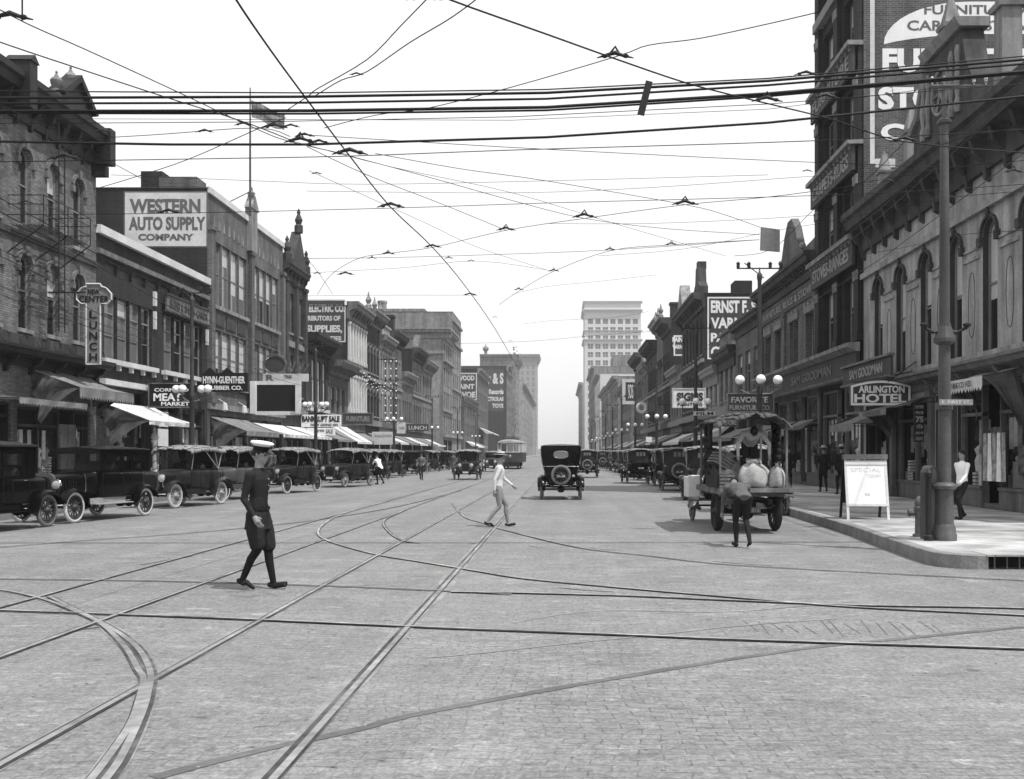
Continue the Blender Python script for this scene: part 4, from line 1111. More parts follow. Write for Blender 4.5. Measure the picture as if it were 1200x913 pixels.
for u, zz, s_, pier in ((25.0, Z0, .62, 2.0), (31.9, Z0, .5, 1.1), (34.6, Z0, .45, .6), (28.7, Z0+2.75, .55, .3)):
    mb = MB(); q = .40*s_
    for (r0, z0_, r1, z1_) in ((q, 0, q*.96, pier), (q*1.3, pier, q*1.42, pier+.2*s_), (q*1.05, pier+.2*s_, .07, pier+1.5*s_)):
        P = [(XR-.4+sx*r, u+sy*r, zz+z_) for r, z_ in ((r0, z0_), (r1, z1_)) for sx, sy in ((-1,-1),(1,-1),(1,1),(-1,1))]
        mb.add(P, [(0,1,2,3),(7,6,5,4),(0,4,5,1),(1,5,6,2),(2,6,7,3),(3,7,4,0)])
    mb.sphere((XR-.4, u, zz+pier+1.58*s_), .13*s_, 8, 6); b.part('pinnacle', 'stone', mb)
b.awning(24.7, 27.6, 3.8, .25, 1.1, 'canvas', .36, drape='both', text='CLOTHING CO 1433'); b.awning(31.4, 34.3, 3.45, .4, 1.3, 'canvas_grey', .22, text='SUNSHINE', drape='far')
b.awning(35.0, 38.0, 3.2, .5, 1.3, 'canvas_grey', .3)
mb = MB()          # garments hanging at the shop door
for k in range(5):
    u = 25.9+k*.28; x = XR-.1
    mb.m = k % 2; rows = []
    for j in range(6): t = j/5; rows.append([(x-.02-.05*math.sin(i*2.2), u-.14+.28*i/5*(.55+.45*t)+.06*(1-t), 2.2-1.25*t) for i in range(6)])
    for j in range(5):
        for i in range(5): mb.quad(rows[j][i], rows[j][i+1], rows[j+1][i+1], rows[j+1][i])
b.part('hanging_garments', [M['goods_mid'], M['goods_pale']], mb, smooth=True)
mb = MB(); mb.prism([(22.4, .85), (22.95, .85), (22.75, 2.1), (22.6, 2.1)], mapR, -.16, -.12); tb = MB(); 
o = b.part('price_card', 'white', mb); tb.text('15', rt(22.86+22.5), 22.5, 1.2, .3, .32, d=.004, d0=-.118); tb.build('lettering', M['grey_letter'], o)
# R2 furniture tower
b = Bld('furniture_tower', 'tall dark brick furniture store with huge painted wall sign and stacked sign bands', 'R', 38.3, 44.9, 26.5, M['brick_dark'], depth=34)
for r, (v0, v1) in enumerate(((5.95, 8.5), (9.9, 12.1), (13.6, 15.8), (17.3, 19.5), (20.8, 23.2))):
    for u0 in (38.95, 42.2): b.win(u0, u0+2.0, v0, v1, frame='frame', cols=1, blind=rnd.choice([0, .4]), sill='stone', depth=.32)
b.storefront(38.7, 44.6, 4.3, transom=3.2, frame='iron_mid')
b.finish(front_m=M['brick_mid'])
b.piers((38.65, 41.55, 44.6), .62, 5.9, 24.5, .2, 'brick_dark'); b.cornice(24.6, 1.9, 1.4, 'stone_dark', 1.3)
b.band(20.0, 20.4, .3, 'stone', 'string_course')
for z in (8.55, 12.15, 15.85, 19.6):
    for u in (38.65, 41.55, 44.6):
        mb = MB(); fbox(mb, mapR, u-.32, u+.32, z-.08, z, .2, .25)
        for k in range(4): fbox(mb, mapR, u-.3+k*.17, u-.2+k*.17, z-.35, z-.08, .19, .24)
        b.part('pier_capital', 'stone', mb)
Y = 38.3; f = mapF(Y)
mb = MB(); a, z = W(1019.5, 0, Y), W(0, 192, Y)[1]
fbox(mb, f, a[0], a[0]+.17, z, 26, .0, .012); fbox(mb, f, a[0]+.17, W(1048, 0, Y)[0], z, z+.17, 0, .012); b.part('painted_border', 'off', mb)
x0 = W(1034, 0, Y)[0]; x1 = x0+14
mb = MB(); zt = W(0, 2, Y)[1]; zb = W(0, 40, Y)[1]
# swooping white ribbon behind the top lines
top = [(x0+.05+3.2*(1-math.cos(t)), W(0, 52, Y)[1]+(zt-W(0, 52, Y)[1])*math.sin(t)) for t in [math.pi/2*k/10 for k in range(11)]]
bot = [(x0+.05+3.6*(t)**1.0, W(0, 52, Y)[1]+(zb-W(0, 52, Y)[1])*math.sin(math.pi/2*t)**.8) for t in [k/10 for k in range(11)]]
for k in range(10): mb.quad(*[f(p[0], p[1], .008) for p in (bot[k], bot[k+1], top[k+1], top[k])])
xe = x1+2; mb.quad(f(bot[10][0], bot[10][1], .008), f(xe, zb, .008), f(xe, zt, .008), f(top[10][0], zt, .008))
mb.quad(f(top[10][0], top[10][1], .0075), f(bot[10][0], bot[10][1], .0075), f(bot[10][0]+.1, zt, .0075))
o = b.part('painted_sign', 'white', mb)
tb = MB(); tb.text('FURNITURE AND', f, *[W(1083, 0, Y)[0], W(0, 17, Y)[1], W(1240, 0, Y)[0]-W(1083, 0, Y)[0], W(0, 6, Y)[1]-W(0, 17, Y)[1]], d=.004, d0=.012, bold=.02)
tb.text('CARPETS STOVES', f, *[W(1063, 0, Y)[0], W(0, 36, Y)[1], W(1225, 0, Y)[0]-W(1063, 0, Y)[0], W(0, 24, Y)[1]-W(0, 36, Y)[1]], d=.004, d0=.012, bold=.02)
tb.build('lettering', M['grey_letter'], o)
tb = MB()
for t, px0, px1, py0, py1 in (('FURNITURE', 1034, 1235, 57, 85), ('STOVES', 1029, 1160, 102, 129), ('CARPETS', 1032, 1190, 145, 165)):
    a_, e_, w_, h_ = sz(px0, px1, py0, py1, Y); tb.text(t, f, a_, e_, w_, h_, d=.004, d0=.012, bold=.05)
tb.build('lettering', M['white'], o)
mb = MB(); q = sz(1026, 1049, 186, 193, Y); fbox(mb, f, q[0], q[0]+q[2], q[1]-.1, q[1]+q[3], 0, .01); b.part('painted_panel', 'off', mb)
# facade sign bands
for nm, z0, t in (('lowest', 8.75, 'STOVES-RANGES'), ('middle', 12.3, 'CARPETS-RUGS'), ('highest', 16.0, 'FURNITURE')):
    r = thing('facade_sign', '%s dark sign band across the furniture tower facade reading %s' % (nm, t.lower()), 'sign', (XR-.4, 41.6, z0))
    mb = MB(); fbox(mb, mapR, 38.35, 44.75, z0, z0+.95, .3, .42); mb.build('panel', M['slate'], r)
    tb = MB(); tb.text(t, rt(38.6+44.5), 38.8, z0+.2, 5.5, .55, d=.03, d0=.42, bold=.01); tb.build('lettering', M['dim_letter'], r)
    bb = MB(); fbox(bb, mapR, 38.25, 44.85, z0+.95, z0+1.12, .02, .62)
    for k in range(12): fbox(bb, mapR, 38.5+k*.54, 38.62+k*.54, z0+.8, z0+.95, .42, .5)
    bb.build('sign_cornice', M['stone'], r)
# R3
b = Bld('two_storey_furniture_store', 'two storey brick furniture and stoves store with a curved gable on its parapet', 'R', 44.9, 57.7, 10.5, M['brick_mid'])
for u0, u1, top in ((45.6, 47.4, 8.1), (48.9, 49.75, 8.1), (49.85, 50.7, 8.1), (52.6, 54.2, 8.1), (55.2, 56.8, 8.0)): b.win(u0, u1, 5.95, top, frame='frame', blind=0, depth=.35, sill='stone', cols=1)
b.storefront(45.2, 50.8, 4.3, transom=3.0, frame='iron_mid'); b.storefront(51.2, 57.4, 4.3, transom=3.0, frame='iron_mid')
b.finish()
b.cornice(9.6, 1.0, .7, 'stone_dark', .62, bh=.4); b.band(8.75, 9.4, .06, 'slate', 'frieze')
mb = MB(); tb = MB(); tb.text('FURNITURE, RUGS & STOVES', rt(45.3+57.4), 45.6, 8.88, 11.6, .42, d=.02, d0=.065, bold=.01); b.part('frieze_lettering', 'dim_letter', tb)
mb = MB()
for u0, u1 in ((45.4, 47.6), (48.7, 50.9), (52.4, 54.4), (55.0, 57.0)):
    n = 6
    for k in range(n): uu = u0+(u1-u0)*k/n; fbox(mb, mapR, uu, uu+(u1-u0)/n-.08, 8.1, 8.45+.12*(k % 2), -.01, .09)
b.part('keystones', 'stone', mb)
b.piers((45.2, 51.6, 57.4), .35, 5.9, 8.7, .12, 'brick_mid')
mb = MB()
pr = [(45.0, 10.5), (57.6, 10.5), (57.6, 11.2), (53.4, 11.2), (52.6, 11.6), (51.9, 12.6), (51.2, 13.2), (50.3, 13.2), (49.6, 12.6), (48.9, 11.6), (48.1, 11.2), (45.0, 11.35)]
mb.prism(pr, mapR, -.35, .0); b.part('parapet_gable', 'brick_mid', mb)
for u in (45.4, 48.4, 53.1):
    mb = MB(); mb.sphere((XR+.1, u, 11.5), .16, 8, 6); b.part('finial', 'stone', mb)
b.awning(45.3, 48.3, 3.2, .5, 1.4, 'canvas_grey', .3, text='STORE'); b.awning(48.8, 51.2, 3.2, .5, 1.4, 'canvas_grey', .3); b.awning(52, 57, 3.2, .6, 1.5, 'canvas_grey', .3)
# long common sign band over the shops
r = thing('shop_sign_band', 'long dark sign band with a projecting ledge above the shops, left of the hotel sign', 'sign', (XR-.3, 48, 4.7))
mb = MB(); fbox(mb, mapR, 38.35, 57.6, 4.65, 5.5, .12, .28); mb.build('panel', M['slate'], r)
mb = MB(); trim(mb, mapR, 38.33, 57.65, [(.12, 5.5), (.35, 5.52), (.6, 5.68), (.62, 5.82), (.12, 5.86)]); trim(mb, mapR, 38.33, 57.65, [(.12, 4.5), (.42, 4.52), (.5, 4.62), (.12, 4.66)]); mb.build('ledge', M['stone'], r)
tb = MB(); tb.text('SELLING OUT       SAM GOODMAN', rt(38.8+57.2), 39.2, 4.88, 15, .4, d=.02, d0=.285, bold=.02); tb.build('lettering', M['iron_mid'], r)
r = thing('shop_sign', 'dark fascia sign reading sam goodman above the shop beside the hotel entrance', 'sign', (XR-.8, 35, 4.25))
mb = MB(); fbox(mb, mapR, 32.6, 38.15, 4.18, 4.8, .74, .82); mb.build('panel', M['slate'], r)
tb = MB(); tb.text('SAM GOODMAN', rt(32.6+38.15), 33.5, 4.32, 3.8, .34, d=.02, d0=.82, bold=.02); tb.build('lettering', M['dim_letter'], r)
mb = MB(); fbox(mb, mapR, 32.55, 38.2, 4.8, 4.88, .7, .9); fbox(mb, mapR, 32.55, 38.2, 4.1, 4.18, .7, .9); mb.build('border', M['iron_mid'], r)
# R4 lower buildings
b = Bld('small_red_brick_shop', 'small two storey brick building with a bay window, in front of the painted varnish wall', 'R', 57.7, 66.5, 9.9, M['brick_mid'])
for k in range(3): u = 58.6+k*2.7; b.win(u, u+1.7, 5.4, 7.9, frame='frame', blind=.3)
b.storefront(58, 62, 3.8); b.storefront(62.4, 66.2, 3.8); b.finish(front_m=M['brick_mid']); b.cornice(9.0, .9, .5, 'stone_dark', 0)
b.awning(58.2, 66, 3.2, .6, 1.6, 'canvas_grey', .25)
fronts('R', [
 ('low_brick_shop', 'low brick shop front with pale awning beneath the painted varnish wall', 66.5, 73.6, 8.6, 'brick_warm', 3, 'frame', .25, 'stone_dark', .6, 'parapet', 'canvas'),
 ('lower_plaster_shop', 'lowest plastered shop front directly against the varnish wall', 73.6, 81.0, 7.9, 'plaster', 3, 'frame_dark', False, 'stone', .5, None, 'canvas_grey')])
# R5 varnish wall
b = Bld('varnish_sign_building', 'three storey victorian brick building with a tall gabled parapet and black painted varnish wall sign', 'R', 81, 96, 14.3, M['brick_dark'], depth=22)
for v0, v1 in ((9.6, 12.4), (5.4, 8.2)):
    for k in range(6): u = 82+k*2.3; b.win(u, u+1.2, v0, v1, .4, frame='frame', hood='key', blind=.4 if k % 2 else 0)
b.storefront(81.4, 88, 3.7); b.storefront(88.6, 95.6, 3.7)
b.finish(front_m=M['brick_dark']); b.cornice(13.2, 1.2, 1.0, 'stone_dark', 1.3); b.band(8.9, 9.2, .2, 'stone'); b.band(4.4, 4.9, .3, 'stone')
mb = MB(); mb.prism([(81.0, 14.3), (84.6, 14.3), (84.6, 14.9), (83.5, 15.4), (83.2, 16.6), (82.2, 16.6), (81.9, 15.4), (81.0, 14.9)], mapR, -.3, .4); mb.box((XR-.35, 82.3, 16.5), (XR+.35, 83.1, 17.1)); b.part('parapet_gable', 'stone_dark', mb)
mb = MB(); mb.prism([(91, 14.3), (96, 14.3), (93.5, 17.0)], mapR, -.4, .5); b.part('gable', 'stone', mb)
x0_ = W(861, 0, 82)[0]; mb = MB(); mb.box((x0_, 82, 14.2), (x0_+1.4, 84, 15.5)); b.part('chimney', 'brick_dark', mb)
Y = 81
painted_sign(b, mapF(Y), W(829, 0, Y)[0], W(897, 0, Y)[0], W(0, 421, Y)[1], W(0, 348, Y)[1], 'slate', [("ERNST F. STURM",)+sz(833, 916, 352, 367, Y)] , 'white', .12)
tb = MB()
for t, px0, px1, py0, py1 in (('VARNISHES', 833, 905, 372, 385), ('PAINTS', 833, 880, 390, 401), ('CURTAINS', 833, 900, 406, 419)): tb.text(t, mapF(Y), *sz(px0, px1, py0, py1, Y), d=.004, d0=.012, bold=.04)
tb.build('lettering', M['white'], b.root)
b.awning(82, 95, 3.4, .8, 1.9, 'canvas', .25)
# R6
fronts('R', [
 ('dipped_low_front', 'low two storey front in the gap between varnish wall and paint sign building', 96.0, 106.0, 9.8, 'brick_warm', 4, 'frame', .3, 'stone', .7, None, 'canvas_grey'),
 ('paint_sign_building', 'dark building with rooftop chimney and small painted paint sign on its side', 106.0, 114.0, 15.6, 'brick_dark', 4, 'frame', True, 'stone_dark', 1.2, 'chimney', 'canvas'),
 ('urned_victorian_front', 'victorian front with roof urns beyond the small paint sign', 114.0, 121.5, 16.6, 'brick_mid', 4, 'frame', True, 'stone', 1.1, 'urns', 'canvas_grey'),
 ('plain_cornered_block', 'plain dark block with a deep cornice above the round key sign', 121.5, 134.0, 15.0, 'brick_dark', 5, 'frame', .3, 'stone_dark', 1.3, None, 'canvas'),
 ('gabled_far_front', 'small gabled front between the plain dark block and the rooftop sign', 134.0, 143.0, 13.4, 'brick_warm', 4, 'frame', .3, 'stone', .9, 'gable', 'canvas_grey'),
 ('dark_corner_building', 'dark corner front right of the small framed rooftop sign', 143.0, 158.0, 15.6, 'brick_mid', 6, 'frame', .3, 'stone_dark', 1.2, None, 'canvas')])
b = type('q', (), {})(); b.root = [o for o in bpy.data.objects if o.name.startswith('paint_sign_building')][0]
Y = 106
painted_sign(b, mapF(Y), W(786, 0, Y)[0]+.3, W(808, 0, Y)[0], W(0, 417, Y)[1], W(0, 393, Y)[1], 'slate', [("PAINTS",)+sz(788, 806, 395, 401, Y), ("VARNISH",)+sz(788, 806, 404, 409, Y)], 'white', .15)
specs = [('low_pale_block', 'low two storey pale block beyond the plain dark block on the right', 166, 196, 13.2, 'brick_warm', 18),
         ('plastered_far_block', 'pale plastered block beyond the low shops on the right', 205, 240, 17.0, 'brick_pale', 20),
         ('dark_headed_far_block', 'narrow dark block with a bold cornice far down on the right', 246, 290, 17.6, 'brick_warm', 14),
         ('white_far_block', 'whitish flat roofed block in front of the stepped building', 300, 345, 25.0, 'white_stone', 20),
         ('stepped_far_block', 'broad grey stepped building standing in front of the white skyscraper', 352, 420, 31.5, 'brick_pale', 36)]  # stepped block: haze fade put into its pale brick colour
for nm, lb, a, c, z, mm, dp in specs:
    b = Bld(nm, lb, 'R', a, c, z, M[mm], depth=dp)
    n = int((z-5)/3.8); kk = min(12, int((c-a)/3.4)); st = (c-a-2)/kk
    for r in range(n):
        for k in range(kk): u = a+1.2+k*st; b.win(u, u+st*.55, 5+r*3.8, 7.5+r*3.8, frame='frame', blind=.4 if (k+r) % 3 else 0, sill=None)
    b.finish(front_m=M[mm]); b.cornice(z-1.2, 1.4, 1.2, 'stone', 0)
    mb = MB()
    for r in range(n):
        for k in range(int(dp/4)): fbox(mb, mapF(a), XR+2+k*4, XR+3.4+k*4, 5+r*3.8, 7.2+r*3.8, -.02, .03)
    if nm not in ('white_far_block', 'dark_headed_far_block'): b.part('side_windows', 'frame_dark', mb)
    if a < 300: b.awning(a+2, a+14, 3.6, .9, 2.1, 'canvas', .25)
    if nm == 'stepped_far_block':
        mb = MB(); p0 = W(719, 415, a)[0]; p1 = W(742, 415, a)[0]; mb.box((p0, a+3, z-1), (p1, a+20, W(0, 415, a)[1])); b.part('roof_house', mm, mb)
# white skyscraper
b = Bld('white_skyscraper', 'tall white terracotta skyscraper with paired windows rising in haze at the street end', 'R', 500, 530, 75.5, M['white_stone'], depth=27.5)
fF = mapF(500); ops = []
rows = [8+4.05*r for r in range(15)]
for r, z in enumerate(rows):
    for k in range(7):
        x = XR+1.6+k*3.65; ops.append((x, x+2.5, z, z+2.5, False, .5))
for r, z in enumerate(rows):
    for k in range(6): u = 502+k*4.6; b.op(u, u+3, z, z+2.4, False, .4)
b.finish(front_ops=ops, front_m=M['white_stone'])
first = None; k2 = 0
for (a, c, d, e, _, _) in ops:
    if first is None:
        mb = MB(); fbox(mb, lambda u, v, w: (u, -w, v), -.08, .08, 0, 2.5, -.45, -.2); fbox(mb, lambda u, v, w: (u, -w, v), -1.25, 1.25, 1.2, 1.3, -.45, -.3); first = mb.build('window', M['white_stone'], mesh_only=True)
        mb = MB(); mb.quad((-1.25, .4, 0), (1.25, .4, 0), (1.25, .4, 2.5), (-1.25, .4, 2.5)); pn = mb.build('pane', M['glass_grey'], mesh_only=True)
    if k2 >= 98: break
    k2 += 1
    o = bpy.data.objects.new('window', first); col.objects.link(o); o.parent = b.root; o.location = Vector(((a+c)/2, 500, d))-b.root.location
    o2 = bpy.data.objects.new('pane', pn); col.objects.link(o2); o2.parent = o
mb = MB()
for (a, c, d, e, _, _) in ops[98:]: mb.quad(fF(a, d, -.4), fF(c, d, -.4), fF(c, e, -.4), fF(a, e, -.4))
for r, z in enumerate(rows):
    for k in range(6): u = 502+k*4.6; mb.quad(mapR(u, z, -.35), mapR(u+3, z, -.35), mapR(u+3, z+2.4, -.35), mapR(u, z+2.4, -.35))
tag(b.part('panes', 'glass_grey', mb), kind='stuff')
mb = MB()
for zz, hh, ww in ((56.2, 1.1, 1.0), (61.0, .7, .7), (70.3, 1.5, 1.4), (74.6, 1.3, .9)):
    trim(mb, fF, XR-.6, XR+28.2, cornice_prof(zz, hh, ww)); trim(mb, mapR, 500, 530, cornice_prof(zz, hh, ww))
b.part('cornice', 'white_stone', mb)
b = Bld('far_right_block', 'plain hazy block beyond the white skyscraper beside the vanishing point', 'R', 560, 680, 40, M['plaster'], depth=20)  # distance haze put into the plaster colour
for r in range(7):
    for k in range(12): u = 563+k*9.5; b.win(u, u+5, 6+r*4.5, 9+r*4.5, frame='frame', sill=None)
b.finish(); b.cornice(38, 2.5, 2, 'stone', 0)
# ================================================================== CARS (local: forward +Y)
def sup(y, hw, z0, z1, e=.35, n=16, x0=0):
    zc = (z0+z1)/2; hh = (z1-z0)/2; r = []
    for k in range(n):
        t = 2*math.pi*(k+.5)/n; c, s_ = math.cos(t), math.sin(t)
        r.append((x0+hw*math.copysign(abs(c)**e, c), y, zc+hh*math.copysign(abs(s_)**e, s_)))
    return r
_MC = {}
def cached(k, fn):
    if k not in _MC: _MC[k] = fn()
    return _MC[k]
def inst(name, me, parent, loc=(0,0,0), rot=None):
    o = bpy.data.objects.new(name, me); col.objects.link(o); o.parent = parent; o.location = loc
    if rot: o.rotation_euler = rot
    return o
def wheel(root, x, y, r, tyre, spoke='spoke', w=.085, z=None, name='wheel', rot=None, steer=0):
    def mk_t():
        mb = MB(); R0 = r-.055; mb_r = []
        n = 28; m_ = 8
        for k in range(n+1):
            t = 2*math.pi*k/n
            mb_r.append([((w/2)*math.cos(q)*1.0, (R0+.055*math.sin(q))*math.cos(t), (R0+.055*math.sin(q))*math.sin(t)) for q in [2*math.pi*i/m_ for i in range(m_)]])
        mb.ring_loft(mb_r, cap=False); return mb.build('tyre', M[tyre], mesh_only=True, smooth=True)
    def mk_w():
        mb = MB(); R1 = r-.105
        mb.ring_loft([[(a, q*math.cos(t), q*math.sin(t)) for a, q in ((-.03, R1-.02), (.03, R1-.02), (.035, R1+.025), (-.035, R1+.025))] for t in [2*math.pi*k/24 for k in range(25)]], cap=False)
        for k in range(12):
            t = 2*math.pi*k/12; mb.tube([(0, .05*math.cos(t), .05*math.sin(t)), (0, R1*math.cos(t), R1*math.sin(t))], [.022, .014], 5)
        mb.lathe((0, 0, 0), [(.07,-.05),(.085,-.03),(.085,.03),(.06,.06),(.05,.11),(.01,.12)], 10, axis='x')
        return mb.build('wheel', M[spoke], mesh_only=True, smooth='auto')
    sgn = 1 if x > 0 else -1
    o = inst(name, cached(('w', r, spoke), mk_w), root, (x, y, r if z is None else z), rot or (0, 0, (0 if x > 0 else math.pi)+steer))
    inst('tyre', cached(('t', r, tyre, w), mk_t), o)
    return o
def fender(root, x0, x1, yc, r, m, front=True, run=None, name='fender'):
    """swept mudguard over the wheel at yc; run = y of the running board end"""
    mb = MB(); R_ = r+.10; pts = []
    if front:
        for t in [R(a) for a in (20, 40, 62, 85, 108, 130)]: pts.append((yc+R_*math.cos(t)*1.02, r+R_*math.sin(t)))
        pts += [(yc-R_*.9, r+.12), (yc-R_*1.15, r-.02), (run, .42)] if run is not None else []
    else:
        pts = [(run, .42), (yc+R_*1.1, r-.03), (yc+R_*.92, r+.12)] if run is not None else []
        for t in [R(a) for a in (48, 70, 92, 115, 138, 160)]: pts.append((yc+R_*math.cos(t)*1.02, r+R_*math.sin(t)))
    P = smooth_line([Vector((p[0], p[1])) for p in pts], 3)
    rings = []
    xm = (x0+x1)/2; hw = abs(x1-x0)/2
    for p in P:
        rings.append([(xm+hw*a, p.x, p.y-.055*a*a+dz) for a, dz in ((-1,0),(-.6,.0),(0,.0),(.6,0),(1,0),(1,-.018),(0,-.02),(-1,-.018))])
    mb.ring_loft(rings); return mb.build(name, M[m], root, smooth='auto')
def headlight(root, x, y, z, r=.115, m='nickel', name='headlight'):
    mb = MB(); mb.lathe((x, y, z), [(.02,-.16),(.06,-.14),(r*.85,-.06),(r,.0),(r*1.06,.015),(r*.98,.03)], 14, axis='y'); mb.tube([(x, y-.05, z-r), (x, y-.08, z-.28)], .02, 5)
    o = mb.build(name, M[m], root, smooth='auto')
    mb = MB(); mb.lathe((x, y, z), [(r*.96,.02),(r*.7,.035),(.01,.045)], 14, axis='y'); mb.build('lens', M['lens'], o, smooth=True); return o

def car(label, kind='touring', paint='car_dark', tyre='tyre_grey', top='soft_top', spare=None, rearwin='triple', cat='car', group=None, scale=1.0, name='parked_car', wb=2.6, top_up=True, spoke='spoke', lamps='nickel', plate=True, bright_fender=False):
    root = thing(name, label, cat, (0,0,0), 0, group)
    r = .38; yf, yr = wb/2, -wb/2; tr = .71
    for x in (-tr, tr):
        wheel(root, x, yf, r, tyre, spoke); wheel(root, x, yr, r, tyre, spoke)
    mb = MB()
    for x in (-.3, .3): mb.box((x-.03, yr-.45, .44), (x+.03, yf+.3, .54))
    for y in (yf, yr): mb.tube([(-tr, y, r), (tr, y, r)], .035, 6)
    for y in (yf, yr):
        mb.tube([(-.55, y+.02, .5), (-.3, y+.02, .54), (.3, y+.02, .54), (.55, y+.02, .5)], .03, 5)
    mb.sphere((0, yr, r), (.14, .16, .14), 8, 6); mb.tube([(0, yr, r), (0, .2, .45)], .04, 6)
    mb.tube([(-.35, yf-.1, .36), (.35, yf-.1, .36)], .015, 5); mb.tube([(.4, yr-.2, .4), (.4, -.2, .38)], .03, 6)
    mb.build('chassis', M['car_dark'], root, smooth='auto')
    big = kind == 'sedan'
    hz = 1.20 if big else 1.12
    cow = yf-.78; rad = yf+.12
    mb = MB(); mb.ring_loft([sup(rad-.02, .27 if not big else .30, .56, hz-.04, .5), sup(rad-.3, .29 if not big else .32, .56, hz-.02, .5), sup(cow, .42 if not big else .46, .56, hz+.02, .5), sup(cow-.25, .56, .56, hz+.06, .42), sup(cow-.36, .63, .56, hz+.06, .36)])
    h = mb.build('hood', M[paint], root, smooth='auto')
    mb = MB()
    for s_ in (-1, 1):
        for k in range(7): y = rad-.2-k*.07; x = s_*(.31+k*.018); mb.box((x-.008, y, .75), (x+.012, y+.02, 1.0))
    mb.build('louvres', M['car_dark'], h)
    mb = MB(); mb.ring_loft([sup(rad-.02, .28 if not big else .31, .5, hz+.0, .5), sup(rad+.06, .28 if not big else .31, .5, hz+.0, .5)]); rd = mb.build('radiator', M['car_grey'], root, smooth='auto')
    mb = MB(); mb.ring_loft([sup(rad+.05, .225, .58, hz-.09, .5), sup(rad+.072, .225, .58, hz-.09, .5)]); mb.build('radiator_core', M['black'], rd)
    mb = MB(); mb.lathe((0, rad+.01, hz), [(.035,-.01),(.035,.03),(.02,.04),(.03,.07),(.03,.1),(.005,.12)], 8); mb.build('radiator_cap', M['nickel'], rd)
    for x in (-.37, .37): headlight(root, x, rad+.04, .92, .115 if not big else .13, lamps if lamps != 'paint' else paint)
    # fenders and running boards
    fm = paint
    for s_ in (-1, 1):
        a, b_ = s_*.58, s_*.84
        fender(root, a, b_, yf, r, fm, True, yf-.78); fender(root, a, b_, yr, r, fm, False, yr+.72)
        mb = MB(); mb.box((min(a, b_), yr+.71, .40), (max(a, b_), yf-.77, .425)); mb.box((s_*.60-.01, yr+.71, .425), (s_*.60+.01, yf-.77, .56)); mb.build('running_board', M['soft_top' if big else fm], root)  # sedan boards take a pale tone in place of bright reflections
    # body tub
    B0 = cow-.30; B1 = yr-.28
    zt = 1.16 if not big else 1.24
    def body_tub(z1, y0, y1, hw, flat_rear=False):
        mb = MB(); mb.ring_loft([sup(y0, hw-.05, .54, z1, .3), sup(y0-.25, hw, .54, z1, .28), sup((y0+y1)/2, hw+.01, .52, z1, .26), sup(y1+.35, hw, .54, z1, .28), sup(y1+.1, hw-.06, .58, z1, .32), sup(y1, hw-.16, .66, z1-.03, .4)]); return mb
    if kind in ('touring', 'roadster'):
        tub = body_tub(zt, B0, B1, .66).build('body', M[paint], root, smooth='auto')
        mb = MB(); mb.box((-.58, B1+.22, zt-.005), (.58, B0-.12, zt+.012)); mb.build('interior', M['black'], root)
        mb = MB()
        for s_ in (-1, 1):
            for y in (B0-.42, B0-1.0, B0-1.12, B0-1.72):
                mb.box((s_*.672-.006, y, .62), (s_*.672+.006, y+.012, zt-.02))
        mb.build('door_seams', M['black'], tub)
        for y in ((B0-.85, B1+.15) if kind == 'touring' else (B0-.95,)):
            mb = MB(); mb.ring_loft([sup(y, .56, zt-.3, zt+.20, .35), sup(y+.12, .57, zt-.3, zt+.22, .35), sup(y+.2, .54, zt-.3, zt+.12, .35)]); mb.build('seat', M['leather'], root, smooth='auto')
        # windscreen
        mb = MB(); y = B0-.02
        for s_ in (-1, 1): mb.tube([(s_*.56, y, zt-.08), (s_*.56, y-.06, 1.82)], .018, 6)
        for z in (zt+.02, 1.48, 1.8): mb.tube([(-.56, y-.06*(z-zt)/.66, z), (.56, y-.06*(z-zt)/.66, z)], .014, 5)
        ws = mb.build('windshield', M['car_dark'], root)
        mb = MB(); mb.quad((-.55, y, zt), (.55, y, zt), (.55, y-.06, 1.8), (-.55, y-.06, 1.8)); mb.build('pane', M['car_glass'], ws)
        mb = MB(); c = Vector((-.3, B0-.42, zt+.10)); ax = Vector((0, -.5, .85)).normalized(); u1 = Vector((1,0,0)); u2 = ax.cross(u1)
        mb.tube([c+(u1*math.cos(t)+u2*math.sin(t))*.19 for t in [2*math.pi*k/16 for k in range(17)]], .014, 5, cap=False)
        for t in (0, 1.57, 3.14, 4.71): mb.tube([c, c+(u1*math.cos(t)+u2*math.sin(t))*.19], .01, 4)
        mb.tube([c, c+Vector((0, .35, -.4))], .016, 5); mb.build('steering_wheel', M['car_dark'], root)
        if top_up:
            ye = B0+.16; yb = (B1-.03) if kind == 'touring' else B1+.55
            mb = MB(); nx, ny = 9, 14; rows = []
            for j in range(ny+1):
                y = ye+(yb-ye)*j/ny; t = j/ny; row = []
                for i in range(nx):
                    a = -1+2*i/(nx-1); z = 1.87+.06*math.sin(math.pi*min(1, t*1.05))-.07*a*a-.05*max(0, .12-t)/.12-.04*math.sin(math.pi*((t*3) % 1))*.5
                    row.append((a*.70, y, z))
                rows.append([(-.715, y, rows and row[0][2]-.11 or row[0][2]-.11)]+row+[(.715, y, row[-1][2]-.11)])
            for j in range(ny):
                for i in range(nx+1): mb.quad(rows[j][i], rows[j][i+1], rows[j+1][i+1], rows[j+1][i])
            tp = mb.build('soft_top', M[top], root, smooth=True)
            s_ = tp.modifiers.new('Solid', 'SOLIDIFY'); s_.thickness = .03
            mb = MB()
            for sg in (-1, 1):
                p = (sg*.67, B1+.35, zt)
                mb.tube([p, (sg*.68, (B1+ye)/2+.3, 1.86)], .016, 5); mb.tube([p, (sg*.68, (B1+ye)/2-.35, 1.86)], .016, 5); mb.tube([p, (sg*.68, B1+.1, 1.86)], .016, 5)
                mb.tube([(sg*.6, B0, zt), (sg*.68, ye-.2, 1.84)], .012, 5)
